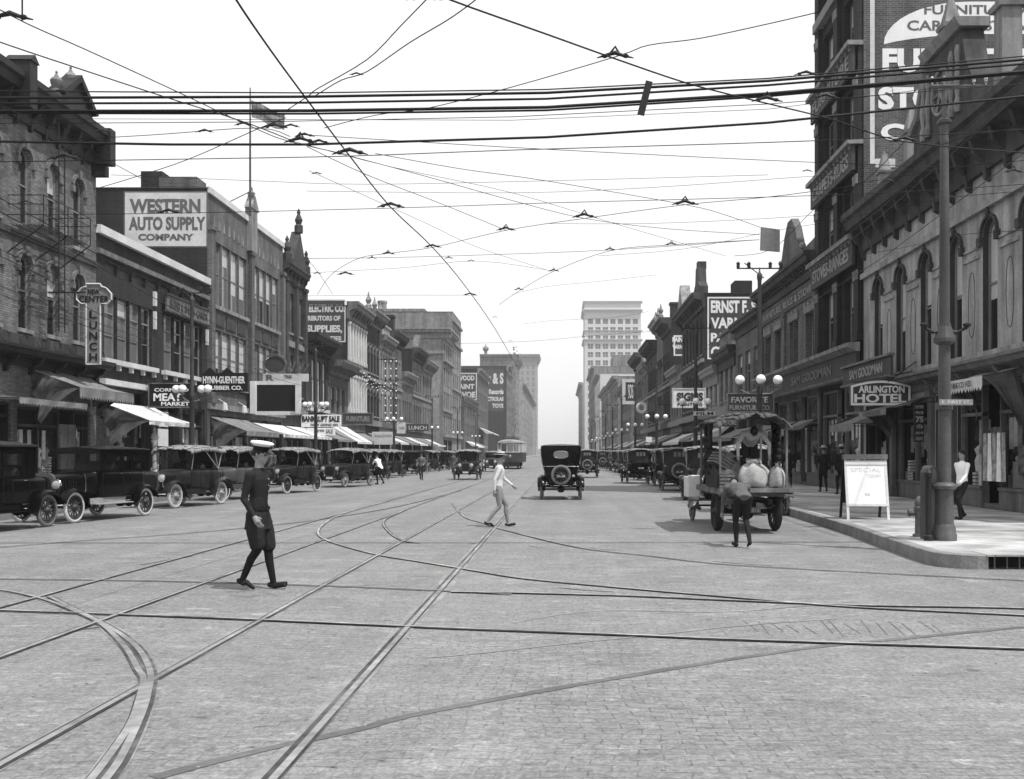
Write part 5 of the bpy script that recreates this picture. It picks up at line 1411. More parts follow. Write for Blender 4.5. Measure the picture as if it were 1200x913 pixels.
            mb.build('top_bows', M['soft_top'], root)
            mb = MB(); zb = zt-.02; yb2 = B1 if kind == 'touring' else B1+.55
            rows = []
            for j in range(7):
                t = j/6; z = zb+(1.86-zb)*t
                rows.append([(a*(.55+.13*t), yb2+.04+(.17-.0*t)*(abs(a)**3)-.02*t, z) for a in (-1, -.75, -.4, 0, .4, .75, 1)])
            for sg in (0, 1):
                for j in range(6): rows[j] = rows[j]
            for j in range(6):
                for i in range(6): mb.quad(rows[j][i], rows[j][i+1], rows[j+1][i+1], rows[j+1][i])
            for sg in (0, -1):      # quarter curtains
                for j in range(6):
                    a, c = rows[j][sg], rows[j+1][sg]; mb.quad(a, c, (c[0]+(.0), c[1]+.28+.18*(j+1)/6, c[2]), (a[0], a[1]+.28+.18*j/6, a[2]))
            ct = mb.build('rear_curtain', M['soft_dark'], root); q = ct.modifiers.new('Solid', 'SOLIDIFY'); q.thickness = .012
            rear_windows(ct, rearwin, yb2, zt)
    elif kind in ('sedan', 'coupe'):
        B2 = B1 if kind == 'sedan' else B1+.62
        tub = body_tub(zt, B0, B1, .68).build('body', M[paint], root, smooth='auto')
        # greenhouse: posts, belt, roof and glass
        hw = .66; z1 = 1.70 if kind == 'sedan' else 1.78
        ys = [B0-.05, B0-.95, B0-1.05, B2+.75, B2+.66, B2+.04] if kind == 'sedan' else [B0-.05, B0-.85, B2+.04]
        mb = MB()
        for sg in (-1, 1):
            for y0, y1 in (((B0-.10, B0-.03), (B0-1.02, B0-.88), (B2+.72, B2+.84), (B2+.0, B2+.14)) if kind == 'sedan' else ((B0-.10, B0-.03), (B0-.92, B0-.78), (B2+.0, B2+.32))):
                mb.box((sg*hw-(.045 if sg > 0 else .0), y0, zt-.02), (sg*hw+(.0 if sg > 0 else .045), y1, z1+.06))
            mb.box((min(sg*hw, sg*(hw-.05)), B2, z1-.02), (max(sg*hw, sg*(hw-.05)), B0-.03, z1+.06)); mb.box((min(sg*hw, sg*(hw+.012)), B2, zt-.03), (max(sg*hw, sg*(hw+.012)), B0, zt+.02))
        mb.box((-hw, B0-.1, z1-.04), (hw, B0-.03, z1+.06)); mb.box((-hw, B2, zt-.02), (hw, B2+.05, 1.42)); mb.box((-hw, B2, z1-.12), (hw, B2+.05, z1+.06))
        for x in (-.33, .33): mb.box((x-.25 if x < 0 else x+.02, B2, 1.42), (x-.02 if x < 0 else x+.25+.08, B2+.05, z1-.12)) if False else None
        mb.box((-hw, B2, 1.42), (-.36, B2+.05, z1-.12)); mb.box((.36, B2, 1.42), (hw, B2+.05, z1-.12))
        cb = mb.build('cabin_frame', M[paint], root)
        mb = MB()
        for sg in (-1, 1): mb.quad((sg*(hw-.02), B2, zt), (sg*(hw-.02), B0-.05, zt), (sg*(hw-.02), B0-.05, z1), (sg*(hw-.02), B2, z1))
        mb.quad((-hw+.02, B0-.06, zt), (hw-.02, B0-.06, zt), (hw-.02, B0-.06, z1), (-hw+.02, B0-.06, z1)); mb.quad((-.37, B2+.02, 1.41), (.37, B2+.02, 1.41), (.37, B2+.02, z1-.11), (-.37, B2+.02, z1-.11))
        mb.build('windows', M['car_glass'], root)
        mb = MB(); rings = []
        for t in [k/10 for k in range(11)]:
            y = B0+.06+(B2-.05-B0-.06)*t; hh = z1+.05; cr = .09*math.sin(math.pi*(.12+.76*t))
            rings.append([(-.70, y, hh-.01), (-.70, y, hh+.03), (-.45, y, hh+.035+cr*.7), (0, y, hh+.045+cr), (.45, y, hh+.035+cr*.7), (.70, y, hh+.03), (.70, y, hh-.01), (0, y, hh-.01)])
        mb.ring_loft(rings); mb.build('roof', M[top], root, smooth='auto')
        mb = MB()
        for y in ((B0-.85, B1+.15) if kind == 'sedan' else (B0-.8,)):
            mb.ring_loft([sup(y, .56, zt-.3, zt+.22, .35), sup(y+.12, .57, zt-.3, zt+.24, .35), sup(y+.2, .54, zt-.3, zt+.12, .35)])
        mb.build('seat', M['leather'], root, smooth='auto')
        for sg in (-1, 1):
            mb = MB(); 
            for y in (B0-.86, B2+.92 if kind == 'sedan' else B0-.80): mb.tube([(sg*.70, y, zt-.08), (sg*.725, y+.09, zt-.08)], .013, 5)
            mb.build('door_handle', M['nickel'], root)
        mb = MB()
        for sg in (-1, 1):
            for y in (B0-.08, B0-.95, B2+.8): mb.box((sg*.692-.005, y, .62), (sg*.692+.005, y+.01, zt-.03))
        mb.build('door_seams', M['black'], tub)
        if kind == 'sedan':
            mb = MB(); y = cow+.02; P = [sup(y, .48, .58, hz+.045, .5), sup(y-.035, .485, .58, hz+.05, .5)]; mb.ring_loft(P, cap=False); mb.build('cowl_band', M['nickel'], root)
    elif kind == 'tall':      # closed high box seen from the back
        mb = MB(); P = []
        def sec(y, k): 
            out = []
            for z, hw_ in ((.56, .46), (.75, .52), (1.0, .60), (1.18, .655), (1.24, .67), (1.6, .715), (1.88, .735), (1.95, .70), (1.99, .5), (2.0, 0)):
                out.append((hw_*k, y, z))
            return out+[(-p[0], p[1], p[2]) for p in reversed(out[:-1])]
        mb.ring_loft([sec(B0, 1), sec(B1+.35, 1), sec(B1+.12, .985), sec(B1+.02, .94), sec(B1-.02, .86)]); mb.build('body', M[paint], root, smooth='auto')
        mb = MB(); 
        for z in (1.2,): mb.tube([(-.64, B1-.0, z), (-.4, B1-.028, z), (.4, B1-.028, z), (.64, B1-.0, z)], .012, 5)
        mb.tube([(-.72, B1+.05, 1.93), (-.6, B1-.03, 1.965), (.6, B1-.03, 1.965), (.72, B1+.05, 1.93)], .014, 5)
        mb.build('moulding', M['nickel'], root)
        mb = MB()
        for sg in (-1, 1):
            for y0, y1 in ((B0-.1, B0-.75), (B0-.9, B0-1.5)): mb.quad((sg*.70, y0, 1.28), (sg*.70, y1, 1.28), (sg*.745, y1, 1.82), (sg*.745, y0, 1.82))
        mb.build('windows', M['glass'], root)
        mb = MB(); mb.quad((-.66, B0+.012, 1.25), (.66, B0+.012, 1.25), (.70, B0+.012, 1.85), (-.70, B0+.012, 1.85)); mb.build('windshield', M['glass'], root)
        rear_windows(root, rearwin, B1-.02, zt)
    if spare:
        o = wheel(root, spare if isinstance(spare, float) else 0.001, B1-.16, r-.02, tyre, spoke, z=.90, name='spare_wheel', rot=(0, 0, -math.pi/2))
        mb = MB(); mb.tube([(0, B1-.02, .7), (0, B1-.1, .9)], .03, 5); mb.build('spare_carrier', M['car_dark'], root)
    if plate:
        px = .0 if not spare else -.0
        mb = MB(); yy = B1-.26 if spare else B1-.10; mb.box((-.17, yy, .80), (.17, yy+.012, .92)); p = mb.build('number_plate', M['car_grey'], root)
        mb = MB(); mb.text('%d' % rnd.randint(10000, 99999), lambda u, v, w: (u, yy-w, v), -.14, .825, .28, .07, d=.003, d0=.002); mb.build('digits', M['off'], p)
        mb = MB(); mb.box((-.17, rad+.10, .42), (.17, rad+.112, .52)); mb.build('number_plate', M['off'], root)
    mb = MB(); mb.lathe((.45, B1-.02, .86), [(.01,-.07),(.05,-.06),(.05,0)], 8, axis='y'); mb.build('tail_lamp', M['nickel'], root)
    if bright_fender:
        for c in list(root.children):
            pass
    root.scale = (scale, scale, scale)
    return root
def rear_windows(parent, kind, y, zt):
    mb = MB(); yy = y-.03
    if kind == 'oval':
        n = 18; P = [(.26*math.copysign(abs(math.cos(t))**.8, math.cos(t)), .12*math.copysign(abs(math.sin(t))**.8, math.sin(t))) for t in [2*math.pi*k/n for k in range(n)]]
        mb.prism(P, lambda a, b_, w: (a, yy-.004-w, 1.62+b_), 0, .012); o = mb.build('rear_window', M['glass_grey'], parent)
        mb = MB(); mb.tube([(a*1.03, yy-.018, 1.62+b_*1.05) for a, b_ in P+[P[0]]], .012, 4, cap=False); mb.build('window_rim', M['nickel'], o); return
    rects = {'triple': [(-.24, -.12), (-.06, .06), (.12, .24)], 'rect': [(-.3, .3)], 'none': []}[kind]
    for a, b_ in rects:
        h = .2 if kind == 'triple' else .16
        mb = MB(); mb.box((a, yy-.008, 1.52), (b_, yy+.0, 1.52+h)); mb.build('rear_window', M['glass_grey'], parent)

def put(root, x, y, ang): root.location = (x, y, 0); root.rotation_euler = (0, 0, R(ang)); return root
def put_by_wheel(root, px, py, ang, left=True, wb=2.6, front=True):
    """stand the car with its outer front wheel on a ground point"""
    gx, gy = G(px, py); a = R(ang); lx, ly = (-.75 if left else .75), (wb/2 if front else -wb/2)
    wx = lx*math.cos(a)-ly*math.sin(a); wy = lx*math.sin(a)+ly*math.cos(a)
    return put(root, gx-wx, gy-wy, ang)
GL = 'cars parked along the left kerb'; GR = 'cars parked along the right kerb'
c = car('black closed coupe cut off by the left edge of the picture, under the cafe awning', 'coupe', 'car_black', 'tyre_grey', 'soft_dark', group=GL, lamps='nickel')
put(c, G(55, 617.6)[0]-.72-.15, G(55, 617.6)[1]-1.2, 173)
c = car('glossy black sedan with white tyres and bright headlights, second car from the left', 'sedan', 'car_black', 'tyre_white', 'car_black', wb=2.95, group=GL, scale=1.0)
put_by_wheel(c, 88.5, 613.2, 170, wb=2.95)
c = car('open touring car with a sagging pale cloth top right behind the white tyred black sedan', 'touring', 'car_dark', 'tyre_white', 'soft_top', group=GL, spoke='spoke_pale'); put_by_wheel(c, 206.5, 595.7, 168)
c = car('touring car half hidden behind the policeman with its white tyred front wheel showing', 'touring', 'car_grey', 'tyre_white', 'soft_top', group=GL); put_by_wheel(c, 263.4, 587.0, 167)
c = car('dark touring car standing just right of the policeman with a long pale top', 'touring', 'car_dark', 'tyre_white', 'soft_top', group=GL); put_by_wheel(c, 372, 576, 166, front=False)
c = car('big dark touring car with pale wooden wheel spokes beside the man in white shirt', 'touring', 'car_dark', 'tyre_grey', 'soft_top', group=GL, spoke='spoke_pale', wb=2.9); put_by_wheel(c, 405, 571.5, 166, wb=2.9)
lab = [('sedan with one bold white tyre just beyond the white shirted man at the kerb', 'sedan', 'car_black', 'tyre_white', 'car_dark', 57.5),
       ('small dark touring car behind the man crossing in the road on the left', 'touring', 'car_dark', 'tyre_grey', 'soft_top', 63.5),
       ('touring car beside the striped awning on the left kerb', 'touring', 'car_dark', 'tyre_grey', 'soft_top', 69.5)]
for lb, k, p, t, tp, y in lab: c = car(lb, k, p, t, tp, group=GL); put(c, -12.0+rnd.uniform(-.1, .1), y+1, 168)
protos = [c]
ca = car('closed car standing beyond the striped awning on the left kerb', 'sedan', 'car_black', 'tyre_grey', 'soft_dark', group=GL); put(ca, -12.0, 77, 168)
cb_ = car('grey touring car with white tyres beyond the striped awning on the left kerb', 'touring', 'car_grey', 'tyre_white', 'soft_dark', group=GL, wb=2.8); put(cb_, -12.1, 84.2, 168)
lab2 = ['distant dark car on the left kerb level with the paint sign building side street', 'distant car on the left kerb level with the streetcar front', 'distant car on the left kerb just behind the streetcar line',
        'very small distant car on the left kerb, first beyond the streetcar', 'very small distant car on the left kerb, second beyond the streetcar', 'very small distant car on the left kerb, third beyond the streetcar', 'very small distant car on the left kerb, fourth beyond the streetcar', 'very small distant car on the left kerb, farthest one still visible']
for i, lb in enumerate(lab2):
    c2 = copy_tree((c, ca, c, cb_)[i % 4]); c2['label'] = lb; put(c2, -12.0+rnd.uniform(-.15, .15), 91.4+i*7.2, 168+rnd.uniform(-2, 2))
# right kerb, seen from behind
M['tyre_bright'] = mat('bright_spare_tyre', .42, .7, var=.2)
r1 = car('dark car with light roof and spare tyre, parked nearest ahead of the produce truck', 'touring', 'car_dark', 'tyre_grey', 'soft_top', spare=True, rearwin='rect', group=GR); put(r1, 5.2, 37.5, -4)
r2 = car('dark car with wide pale roof and ring shaped spare tyre, second ahead of the truck', 'touring', 'car_dark', 'tyre_grey', 'soft_top', spare=True, rearwin='triple', group=GR); put(r2, 5.25, 46.5, -3)
r3 = car('dark car with three small rear curtain windows standing out from the right kerb', 'touring', 'car_black', 'tyre_grey', 'soft_top', rearwin='triple', group=GR); put(r3, 4.25, 57.5, 3)
rl = ['dark car tucked in at the right kerb beside the car with three rear windows', 'car at the right kerb just beyond the car with three rear windows', 'car on the right kerb below the hanging round sign', 'car with a spare wheel far off in the right lane, left of the parked row', 'far car on the right kerb below the second cluster of lamp globes', 'far car on the right kerb below the third cluster of lamp globes', 'far car on the right kerb, third from the end of the row', 'far car on the right kerb, second from the end of the row', 'farthest small car of the right kerb row']
pos = [(5.4, 53.5), (5.35, 64), (5.4, 71), (3.9, 101), (5.4, 79), (5.4, 87), (5.3, 95), (5.3, 110), (5.3, 122)]
for lb, (x, y) in zip(rl, pos):
    c2 = copy_tree(r2 if y != 53.5 and y != 71 else r3); c2['label'] = lb; put(c2, x, y, rnd.uniform(-3, 3))
# moving traffic
c = car('tall black closed car driving away in the middle with oval rear window and spare', 'tall', 'car_black', 'tyre_grey', spare=True, rearwin='oval', name='car', group=None, wb=2.6); put(c, -.02, 38.3, 0)
c = car('car seen in front view driving towards the camera, left of the tram rails', 'touring', 'car_dark', 'tyre_grey', 'soft_top', name='car'); put(c, -6.0, 65.5, 180)
c = car('distant small closed car between the oncoming car and the streetcar', 'sedan', 'car_grey', 'tyre_grey', 'soft_top', name='car'); put(c, -6.3, 93, 180)
c = car('dark car almost hidden behind the right edge of the tall black car', 'touring', 'car_dark', 'tyre_grey', 'soft_top', name='car', spare=True); put(c, 1.75, 71, 0)
c = car('distant car driving away in the gap right of the tall black car', 'touring', 'car_dark', 'tyre_grey', 'soft_top', name='car', spare=True); put(c, 3.3, 128, 0)
c = car('car facing the camera at the right kerb beside the truck, one round headlight showing', 'touring', 'car_grey', 'tyre_grey', 'soft_top', group=GR); put(c, 5.38, 28.9, 180-2)

# ------------------------------------------------------------------ produce truck
tk = thing('flatbed_truck', 'old open flatbed truck with a ragged cloth canopy, crates and sacks seen from behind', 'truck')
for x in (-.63, .63): wheel(tk, x, 0, .42, 'tyre_black', w=.16); 
for x in (-.66, .66): wheel(tk, x, 3.3, .38, 'tyre_grey')
mb = MB()
for x in (-.35, .35): mb.box((x-.04, -.75, .6), (x+.04, 3.7, .72))
mb.tube([(-.66, 0, .42), (.66, 0, .42)], .05, 8); mb.sphere((0, 0, .42), .19, 10, 8); mb.tube([(-.64, 3.3, .38), (.64, 3.3, .38)], .03, 6); mb.tube([(0, 0, .42), (0, 2.6, .5)], .05, 6)
for x in (-.5, .5): mb.tube([(x, -.45, .56), (x, 0, .48), (x, .45, .56)], .035, 5)
mb.tube([(-.5, -.1, .5), (-.1, -.4, .35), (.4, -.2, .45)], .02, 5)
mb.box((-.25, .35, .42), (.3, .9, .62)); mb.build('chassis', M['car_dark'], tk)
mb = MB()
for k in range(8): mb.box((-.745+k*.187, -1.12, .90), (-.745+k*.187+.176, 2.1, .945))
mb.box((-.77, -1.17, .87), (.77, -1.09, .955)); mb.box((-.76, -1.09, .82), (-.70, 2.1, .90)); mb.box((.70, -1.09, .82), (.76, 2.1, .90))
for y in (-.6, .2, 1.0, 1.6): mb.box((-.70, y, .76), (.70, y+.08, .84))
mb.build('flatbed', M['wood_mid'], tk)
mb = MB()      # rough stake side on the left
for k in range(7): mb.box((-.775, -.75+k*.2, .95), (-.745, -.61+k*.2, 1.33+.04*(k % 3)))
mb.build('stake_side', M['wood_dark'], tk)
for sg in (-1, 1):
    for y in (-.75, .55, 1.7): mb = MB(); mb.box((sg*.70-.02, y-.03, .95), (sg*.70+.02, y+.03, 2.32)); mb.build('canopy_post', M['wood_mid'], tk)
mb = MB(); rows = []
for j in range(15):
    t = j/14; y = -.95+3.0*t; row = []
    for i in range(15):
        a = -1+2*i/14; z = 2.32+.20*(1-a*a)+.025*math.sin(t*7+a*2)+.04*noise.noise((a*2, t*4, 1))-(.10 if j == 0 else 0)*abs(math.sin(a*5))
        if a > .6 and t < .35: z -= .10*(a-.6)/.4
        row.append((a*.80, y+.06*math.sin(a*7), z))
    rows.append(row)
for j in range(14):
    for i in range(14): mb.quad(rows[j][i], rows[j][i+1], rows[j+1][i+1], rows[j+1][i])
o = mb.build('canopy', M['canopy'], tk, smooth=True); q = o.modifiers.new('Solid', 'SOLIDIFY'); q.thickness = .025
mb = MB()
for i in range(12):
    a0 = -1+2*i/12; a1 = -1+2*(i+1)/12; z0 = 2.30+.20*(1-a0*a0)-.03; z1 = 2.30+.20*(1-a1*a1)-.03; d0 = .05+.04*abs(math.sin(i*2.2)); 
    mb.quad((a0*.80, -.99, z0), (a1*.80, -.99, z1), (a1*.79, -1.0, z1-d0), (a0*.79, -1.0, z0-d0))

for sg, y, w_ in ((-1, .45, .34), (1, .3, .30)):
    mb = MB(); rows = []
    for j in range(9):
        t = j/8; rows.append([(sg*.74+.05*math.sin(i*2.3+t*3), y+w_*2.2*(i/6-.5)*(1-.35*math.sin(math.pi*t)), 2.36-1.15*t) for i in range(7)])
    for j in range(8):
        for i in range(6): mb.quad(rows[j][i], rows[j][i+1], rows[j+1][i+1], rows[j+1][i])
    o = mb.build('side_curtain', M['canvas_dark'], tk, smooth=True); q = o.modifiers.new('Solid', 'SOLIDIFY'); q.thickness = .05
rp = thing('rope_coil', 'loose coil of rope and cloth lying at the rear edge of the truck bed', 'rope', tloc(.42, -.98, .95)) if False else None
mb = MB(); mb.ring_loft([sup(3.55, .27, .56, 1.12, .5), sup(2.9, .32, .56, 1.16, .5), sup(2.55, .45, .56, 1.2, .42), sup(2.3, .55, .56, 1.2, .36)]); mb.build('hood', M['car_dark'], tk, smooth='auto')
mb = MB(); mb.box((-.5, 1.9, .95), (.5, 2.3, 1.12)); mb.box((-.5, 1.85, 1.1), (.5, 1.95, 1.32)); mb.build('seat', M['leather'], tk, bevel=.03)
mb = MB()
for sg in (-1, 1): mb.tube([(sg*.55, 2.45, 1.15), (sg*.56, 2.4, 2.08)], .02, 5)
for z in (1.2, 1.6, 2.05): mb.tube([(-.55, 2.43, z), (.55, 2.43, z)], .014, 5)
mb.build('windshield', M['car_dark'], tk)
for s_ in (-1, 1):
    fender(tk, s_*.56, s_*.82, 3.3, .38, 'car_grey' if s_ < 0 else 'car_dark', True, 2.5); headlight(tk, s_*.37, 3.6, .95)  # left fender in paler enamel, its lit look put into the colour
mb = MB(); mb.box((-.90, 2.42, .62), (-.60, 2.50, 1.15)); mb.box((-.92, 2.5, .62), (-.88, 2.95, 1.12)); mb.build('lit_fender_panel', M['frame_white'], tk, bevel=.02)  # white panel paints in the lit look of the left front fender
mb = MB(); mb.box((-.22, -1.0, .44), (.10, -.98, .56)); p = mb.build('number_plate', M['car_grey'], tk); mb = MB(); mb.text('31812', lambda u, v, w: (u, -1.0-w, v), -.19, .46, .26, .07, d=.003, d0=.002); mb.build('digits', M['dim_letter'], p)
TKX, TKY, TKA = 4.0, 22.2, 1.5
tk.location = (TKX, TKY, 0); tk.rotation_euler = (0, 0, R(TKA))
def tloc(x, y, z): a = R(TKA); return (TKX+x*math.cos(a)-y*math.sin(a), TKY+x*math.sin(a)+y*math.cos(a), z)
def sack(label, x, y, z, rx, ry, hz_, m='sack', name='sack', cat='sack', tilt=0):
    r = thing(name, label, cat, tloc(x, y, z)); mb = MB(); rings = []
    for t, rr in ((0, .72), (.06, .95), (.22, 1.04), (.42, 1.0), (.6, .92), (.74, .74), (.83, .42), (.88, .26), (.93, .36), (1.0, .46)):
        rings.append([(rx*rr*math.cos(a)*(1+.16*noise.noise((math.cos(a)*1.5, math.sin(a)*1.5, t*2.2+x*7))+.04*math.sin(a*7+t*3)), ry*rr*math.sin(a)*(1+.07*math.cos(a*5+t*3)), hz_*t*(1+.14*noise.noise((math.cos(a), math.sin(a), x*5)))+.03*math.sin(a*3)) for a in [2*math.pi*i/22 for i in range(22)]])
    mb.ring_loft(rings); mb.build('sack_body', M[m], r, smooth=True, world=False)
    mb = MB(); mb.tube([(rx*.28*math.cos(a), ry*.28*math.sin(a), hz_*.88) for a in [2*math.pi*i/12 for i in range(13)]], .018, 4, cap=False); mb.build('sack_tie', M['wood_mid'], r, world=False); r.rotation_euler = (tilt*.5, tilt, 0); return r
sack('large bulging pale sack in the middle of the truck bed', .02, -.62, .95, .31, .24, .58)
sack('smaller pale sack on the right side of the truck bed', .50, -.55, .95, .18, .2, .50, tilt=.12)
sack('round pale bundle on the left side of the truck bed beside the stakes', -.42, -.15, .95, .22, .22, .45, 'cabbage', 'bundle', 'bundle')
sack('pale bundle stacked behind the large sack in the truck', -.25, .75, .95, .35, .3, .68, 'cabbage', 'bundle', 'bundle')
sack('whitish bundle at the back right of the truck bed under the canopy', .4, .9, .95, .3, .3, .55, 'cabbage', 'bundle', 'bundle')
def crate(label, x, y, z, w, d, h, rot=(0,0,0)):
    r = thing('crate', label, 'crate', tloc(x, y, z)); mb = MB()
    for (a, b_) in ((-w/2, -d/2), (w/2-.03, -d/2), (-w/2, d/2-.03), (w/2-.03, d/2-.03)): mb.box((a, b_, 0), (a+.03, b_+.03, h))
    mb.build('corner_posts', M['crate'], r, world=False); mb = MB()
    for k in range(4):
        z0 = .01+k*h/4
        mb.box((-w/2, -d/2-.012, z0), (w/2, -d/2, z0+h/4-.03)); mb.box((-w/2, d/2, z0), (w/2, d/2+.012, z0+h/4-.03)); mb.box((-w/2-.012, -d/2, z0), (-w/2, d/2, z0+h/4-.03)); mb.box((w/2, -d/2, z0), (w/2+.012, d/2, z0+h/4-.03))
    mb.build('slats', M['wood_mid'], r, world=False); mb = MB(); mb.box((-w/2+.03, -d/2+.03, .0), (w/2-.03, d/2-.03, .02)); mb.build('crate_floor', M['crate'], r, world=False)
    r.rotation_euler = rot; return r
crate('slatted crate tipped up on the stakes at the left rear of the truck', -.62, -.05, 1.38, .40, .46, .28, (.0, .55, .2))
crate('dark slatted crate standing on the truck bed by the left stakes', -.56, -.62, .95, .30, .40, .30)
# ================================================================== STREET FURNITURE
def lamp(label, x, y, hgt=7.3, gz=3.9, n=3, top=True, z0=.2):
    r = thing('street_lamp', label, 'street lamp', (x, y, z0), 0, 'street lamps along the kerbs')
    o = r.location
    def W_(mb): mb.T = lambda a, b, c: (a+x, b+y, c+z0); return mb
    mb = W_(MB()); mb.lathe((0,0,0), [(.24,0),(.24,.12),(.19,.2),(.18,.75),(.20,.8),(.13,.95),(.11,1.0)], 12); mb.build('base', M['post_dark'], r, smooth='auto')
    mb = W_(MB()); mb.lathe((0,0,0), [(.11,1.0),(.095,gz-.4),(.12,gz-.35),(.12,gz-.2),(.08,gz-.1),(.065,hgt-.3),(.09,hgt-.2),(.09,hgt-.08),(.03,hgt),(.02,hgt+.15)], 10); mb.build('pole', M['post_dark'], r, smooth='auto')
    pos = {3: (-.62, 0, .62), 4: (-.66, -.33, .33, .66), 5: (-.66, -.33, 0, .33, .66)}[n]
    for i, p in enumerate(pos):
        yy = -.22 if n == 3 and p == 0 else (-.12 if i % 2 else .12)
        mb = W_(MB()); mb.tube([(0, 0, gz-.45), (p*.6, yy*.6, gz-.42), (p, yy, gz-.28), (p, yy, gz-.17)], .028, 6); mb.lathe((p, yy, gz-.2), [(.04,0),(.09,.02),(.09,.06)], 10); mb.build('lamp_arm', M['iron_mid'], r)
        mb = W_(MB()); mb.sphere((p, yy, gz+.03), .158, 16, 12); mb.build('globe', M['globe'], r, smooth=True)
    if top:
        mb = W_(MB()); mb.tube([(-.75, 0, hgt+.12), (.75, 0, hgt+.12)], .025, 5); mb.tube([(-.5, 0, hgt+.3), (.15, 0, hgt-.2)], .018, 5)
        for q in (-.7, -.35, .35, .7): mb.lathe((q, 0, hgt+.12), [(.02,0),(.06,.05),(.05,.12),(.07,.16),(.02,.22)], 6)
        mb.build('wire_bracket', M['iron'], r)
    return r
lamp('street lamp with four white globes right in front of the meat market sign', -14.4, 39.9, 7.6, 3.95, 4)
lamp('street lamp with four globes below the bankrupt sale banner, right of the empty billboard', -14.4, 60.0, 7.6, 4.3, 4)
lamp('left kerb street lamp beyond the bankrupt sale banner, near the striped awning', -14.4, 88, 7.6, 4.4, 3)
for i, y in enumerate((114, 142, 172)): lamp(('left kerb lamp with small globes beside the far striped awnings', 'distant left kerb lamp beyond the striped awnings', 'farthest distinct street lamp on the left kerb')[i], -14.4, y, 7.6, 4.3, 3)
lamp('street lamp with three white globes directly above the truck canopy', 6.48, 33.5, 7.4, 3.85, 3)
lamp('street lamp with three globes in front of the white signs board', 6.48, 49.5, 7.4, 3.95, 3)
for i, y in enumerate((69.8, 90, 110, 130, 150, 172, 196, 222)): lamp(('right kerb lamp with three globes beside the round hanging sign', 'right kerb lamp below the dark block, third beyond the truck', 'fourth right kerb lamp beyond the truck', 'fifth right kerb lamp beyond the truck, small', 'sixth right kerb lamp beyond the truck, small', 'seventh right kerb lamp beyond the truck, tiny', 'eighth right kerb lamp beyond the truck, tiny', 'farthest tiny street lamp on the right kerb')[i], 6.48, y, 7.4, 3.95, 3)

# big corner pole
x, y = 6.45, 17.25
r = thing('trolley_pole', 'thick grey iron wire pole with ribbed base and wooden top at the right corner', 'utility pole', (x, y, .21))
def W_(mb): mb.T = lambda a, b, c: (a+x, b+y, c+.21); return mb
mb = W_(MB()); mb.lathe((0,0,0), [(.20,0),(.20,.10),(.185,.12),(.18,.22),(.15,.28)], 20)
n = 24; rings = []
for z, q in ((.28, .145), (.85, .135)): rings.append([(q*(1+(.05 if k % 2 else 0))*math.cos(2*math.pi*k/n), q*(1+(.05 if k % 2 else 0))*math.sin(2*math.pi*k/n), z) for k in range(n)])
mb.ring_loft(rings); mb.lathe((0,0,0), [(.148,.85),(.19,.87),(.20,.92),(.18,.95),(.13,.98)], 20); mb.build('base', M['post'], r, smooth='auto')
mb = W_(MB()); mb.lathe((0,0,0), [(.108,.95),(.10,2.5),(.096,3.45),(.09,3.5),(.082,5.0),(.066,7.0),(.064,7.05)], 16); mb.build('pole', M['post'], r, smooth='auto')
for pr in ([(.065,7.0),(.12,7.02),(.12,7.06),(.05,7.14)], [(.125,3.3),(.18,3.34),(.18,3.4),(.11,3.6),(.105,3.65)], [(.12,2.2),(.135,2.2),(.135,2.32),(.12,2.32)]): mb = W_(MB()); mb.lathe((0,0,0), pr, 14); mb.build('collar', M['post'], r)
mb = W_(MB()); mb.lathe((0,0,0), [(.045,7.1),(.035,7.85)], 8); mb.build('wooden_extension', M['wood_mid'], r)
for k, (z, L_, dy) in enumerate(((7.6, .5, .0),)):
    mb = W_(MB()); c = Vector((L_, dy*-3, -.08*k)); mb.tube([Vector((.2, -.12, z))-c, Vector((.2, -.12, z))+c], .035, 4); a = mb.build('cross_arm', M['wood_mid'], r)
    for q in (-.9, -.5, .5, .9):
        mb = W_(MB()); p = Vector((.2, -.12, z))+c*q; mb.lathe(tuple(p), [(.012,.03),(.012,.07),(.032,.08),(.022,.11),(.035,.13),(.012,.17)], 8); mb.build('insulator', M['ceramic'], a)
for sg in (-1, 1):
    mb = W_(MB()); mb.tube([(0, 0, 3.55), (sg*.2, -.03, 3.5), (sg*.36, -.05, 3.58)], .03, 6); mb.lathe((sg*.36, -.05, 3.58), [(.03,0),(.07,.03),(.07,.06),(.03,.08)], 8); mb.build('lamp_bracket', M['iron'], r)
# street name blades
for (a0, a1, t, lb) in ((-.14, .62, 'E. FIRST', 'small street name blade on the corner pole'),):
    s_ = thing('street_name_sign', lb, 'sign', (x, y, 2.45)); mb = MB(); mb.box((x-.14, y-.155, 2.48), (x+.42, y-.14, 2.58)); mb.build('panel', M['frame'], s_)
    mb = MB(); mb.text('E. FIRST ST.', lambda u, v, w: (u, y-.155-w, v), x-.10, 2.505, .48, .05, d=.004, d0=.002); mb.build('lettering', M['off'], s_)
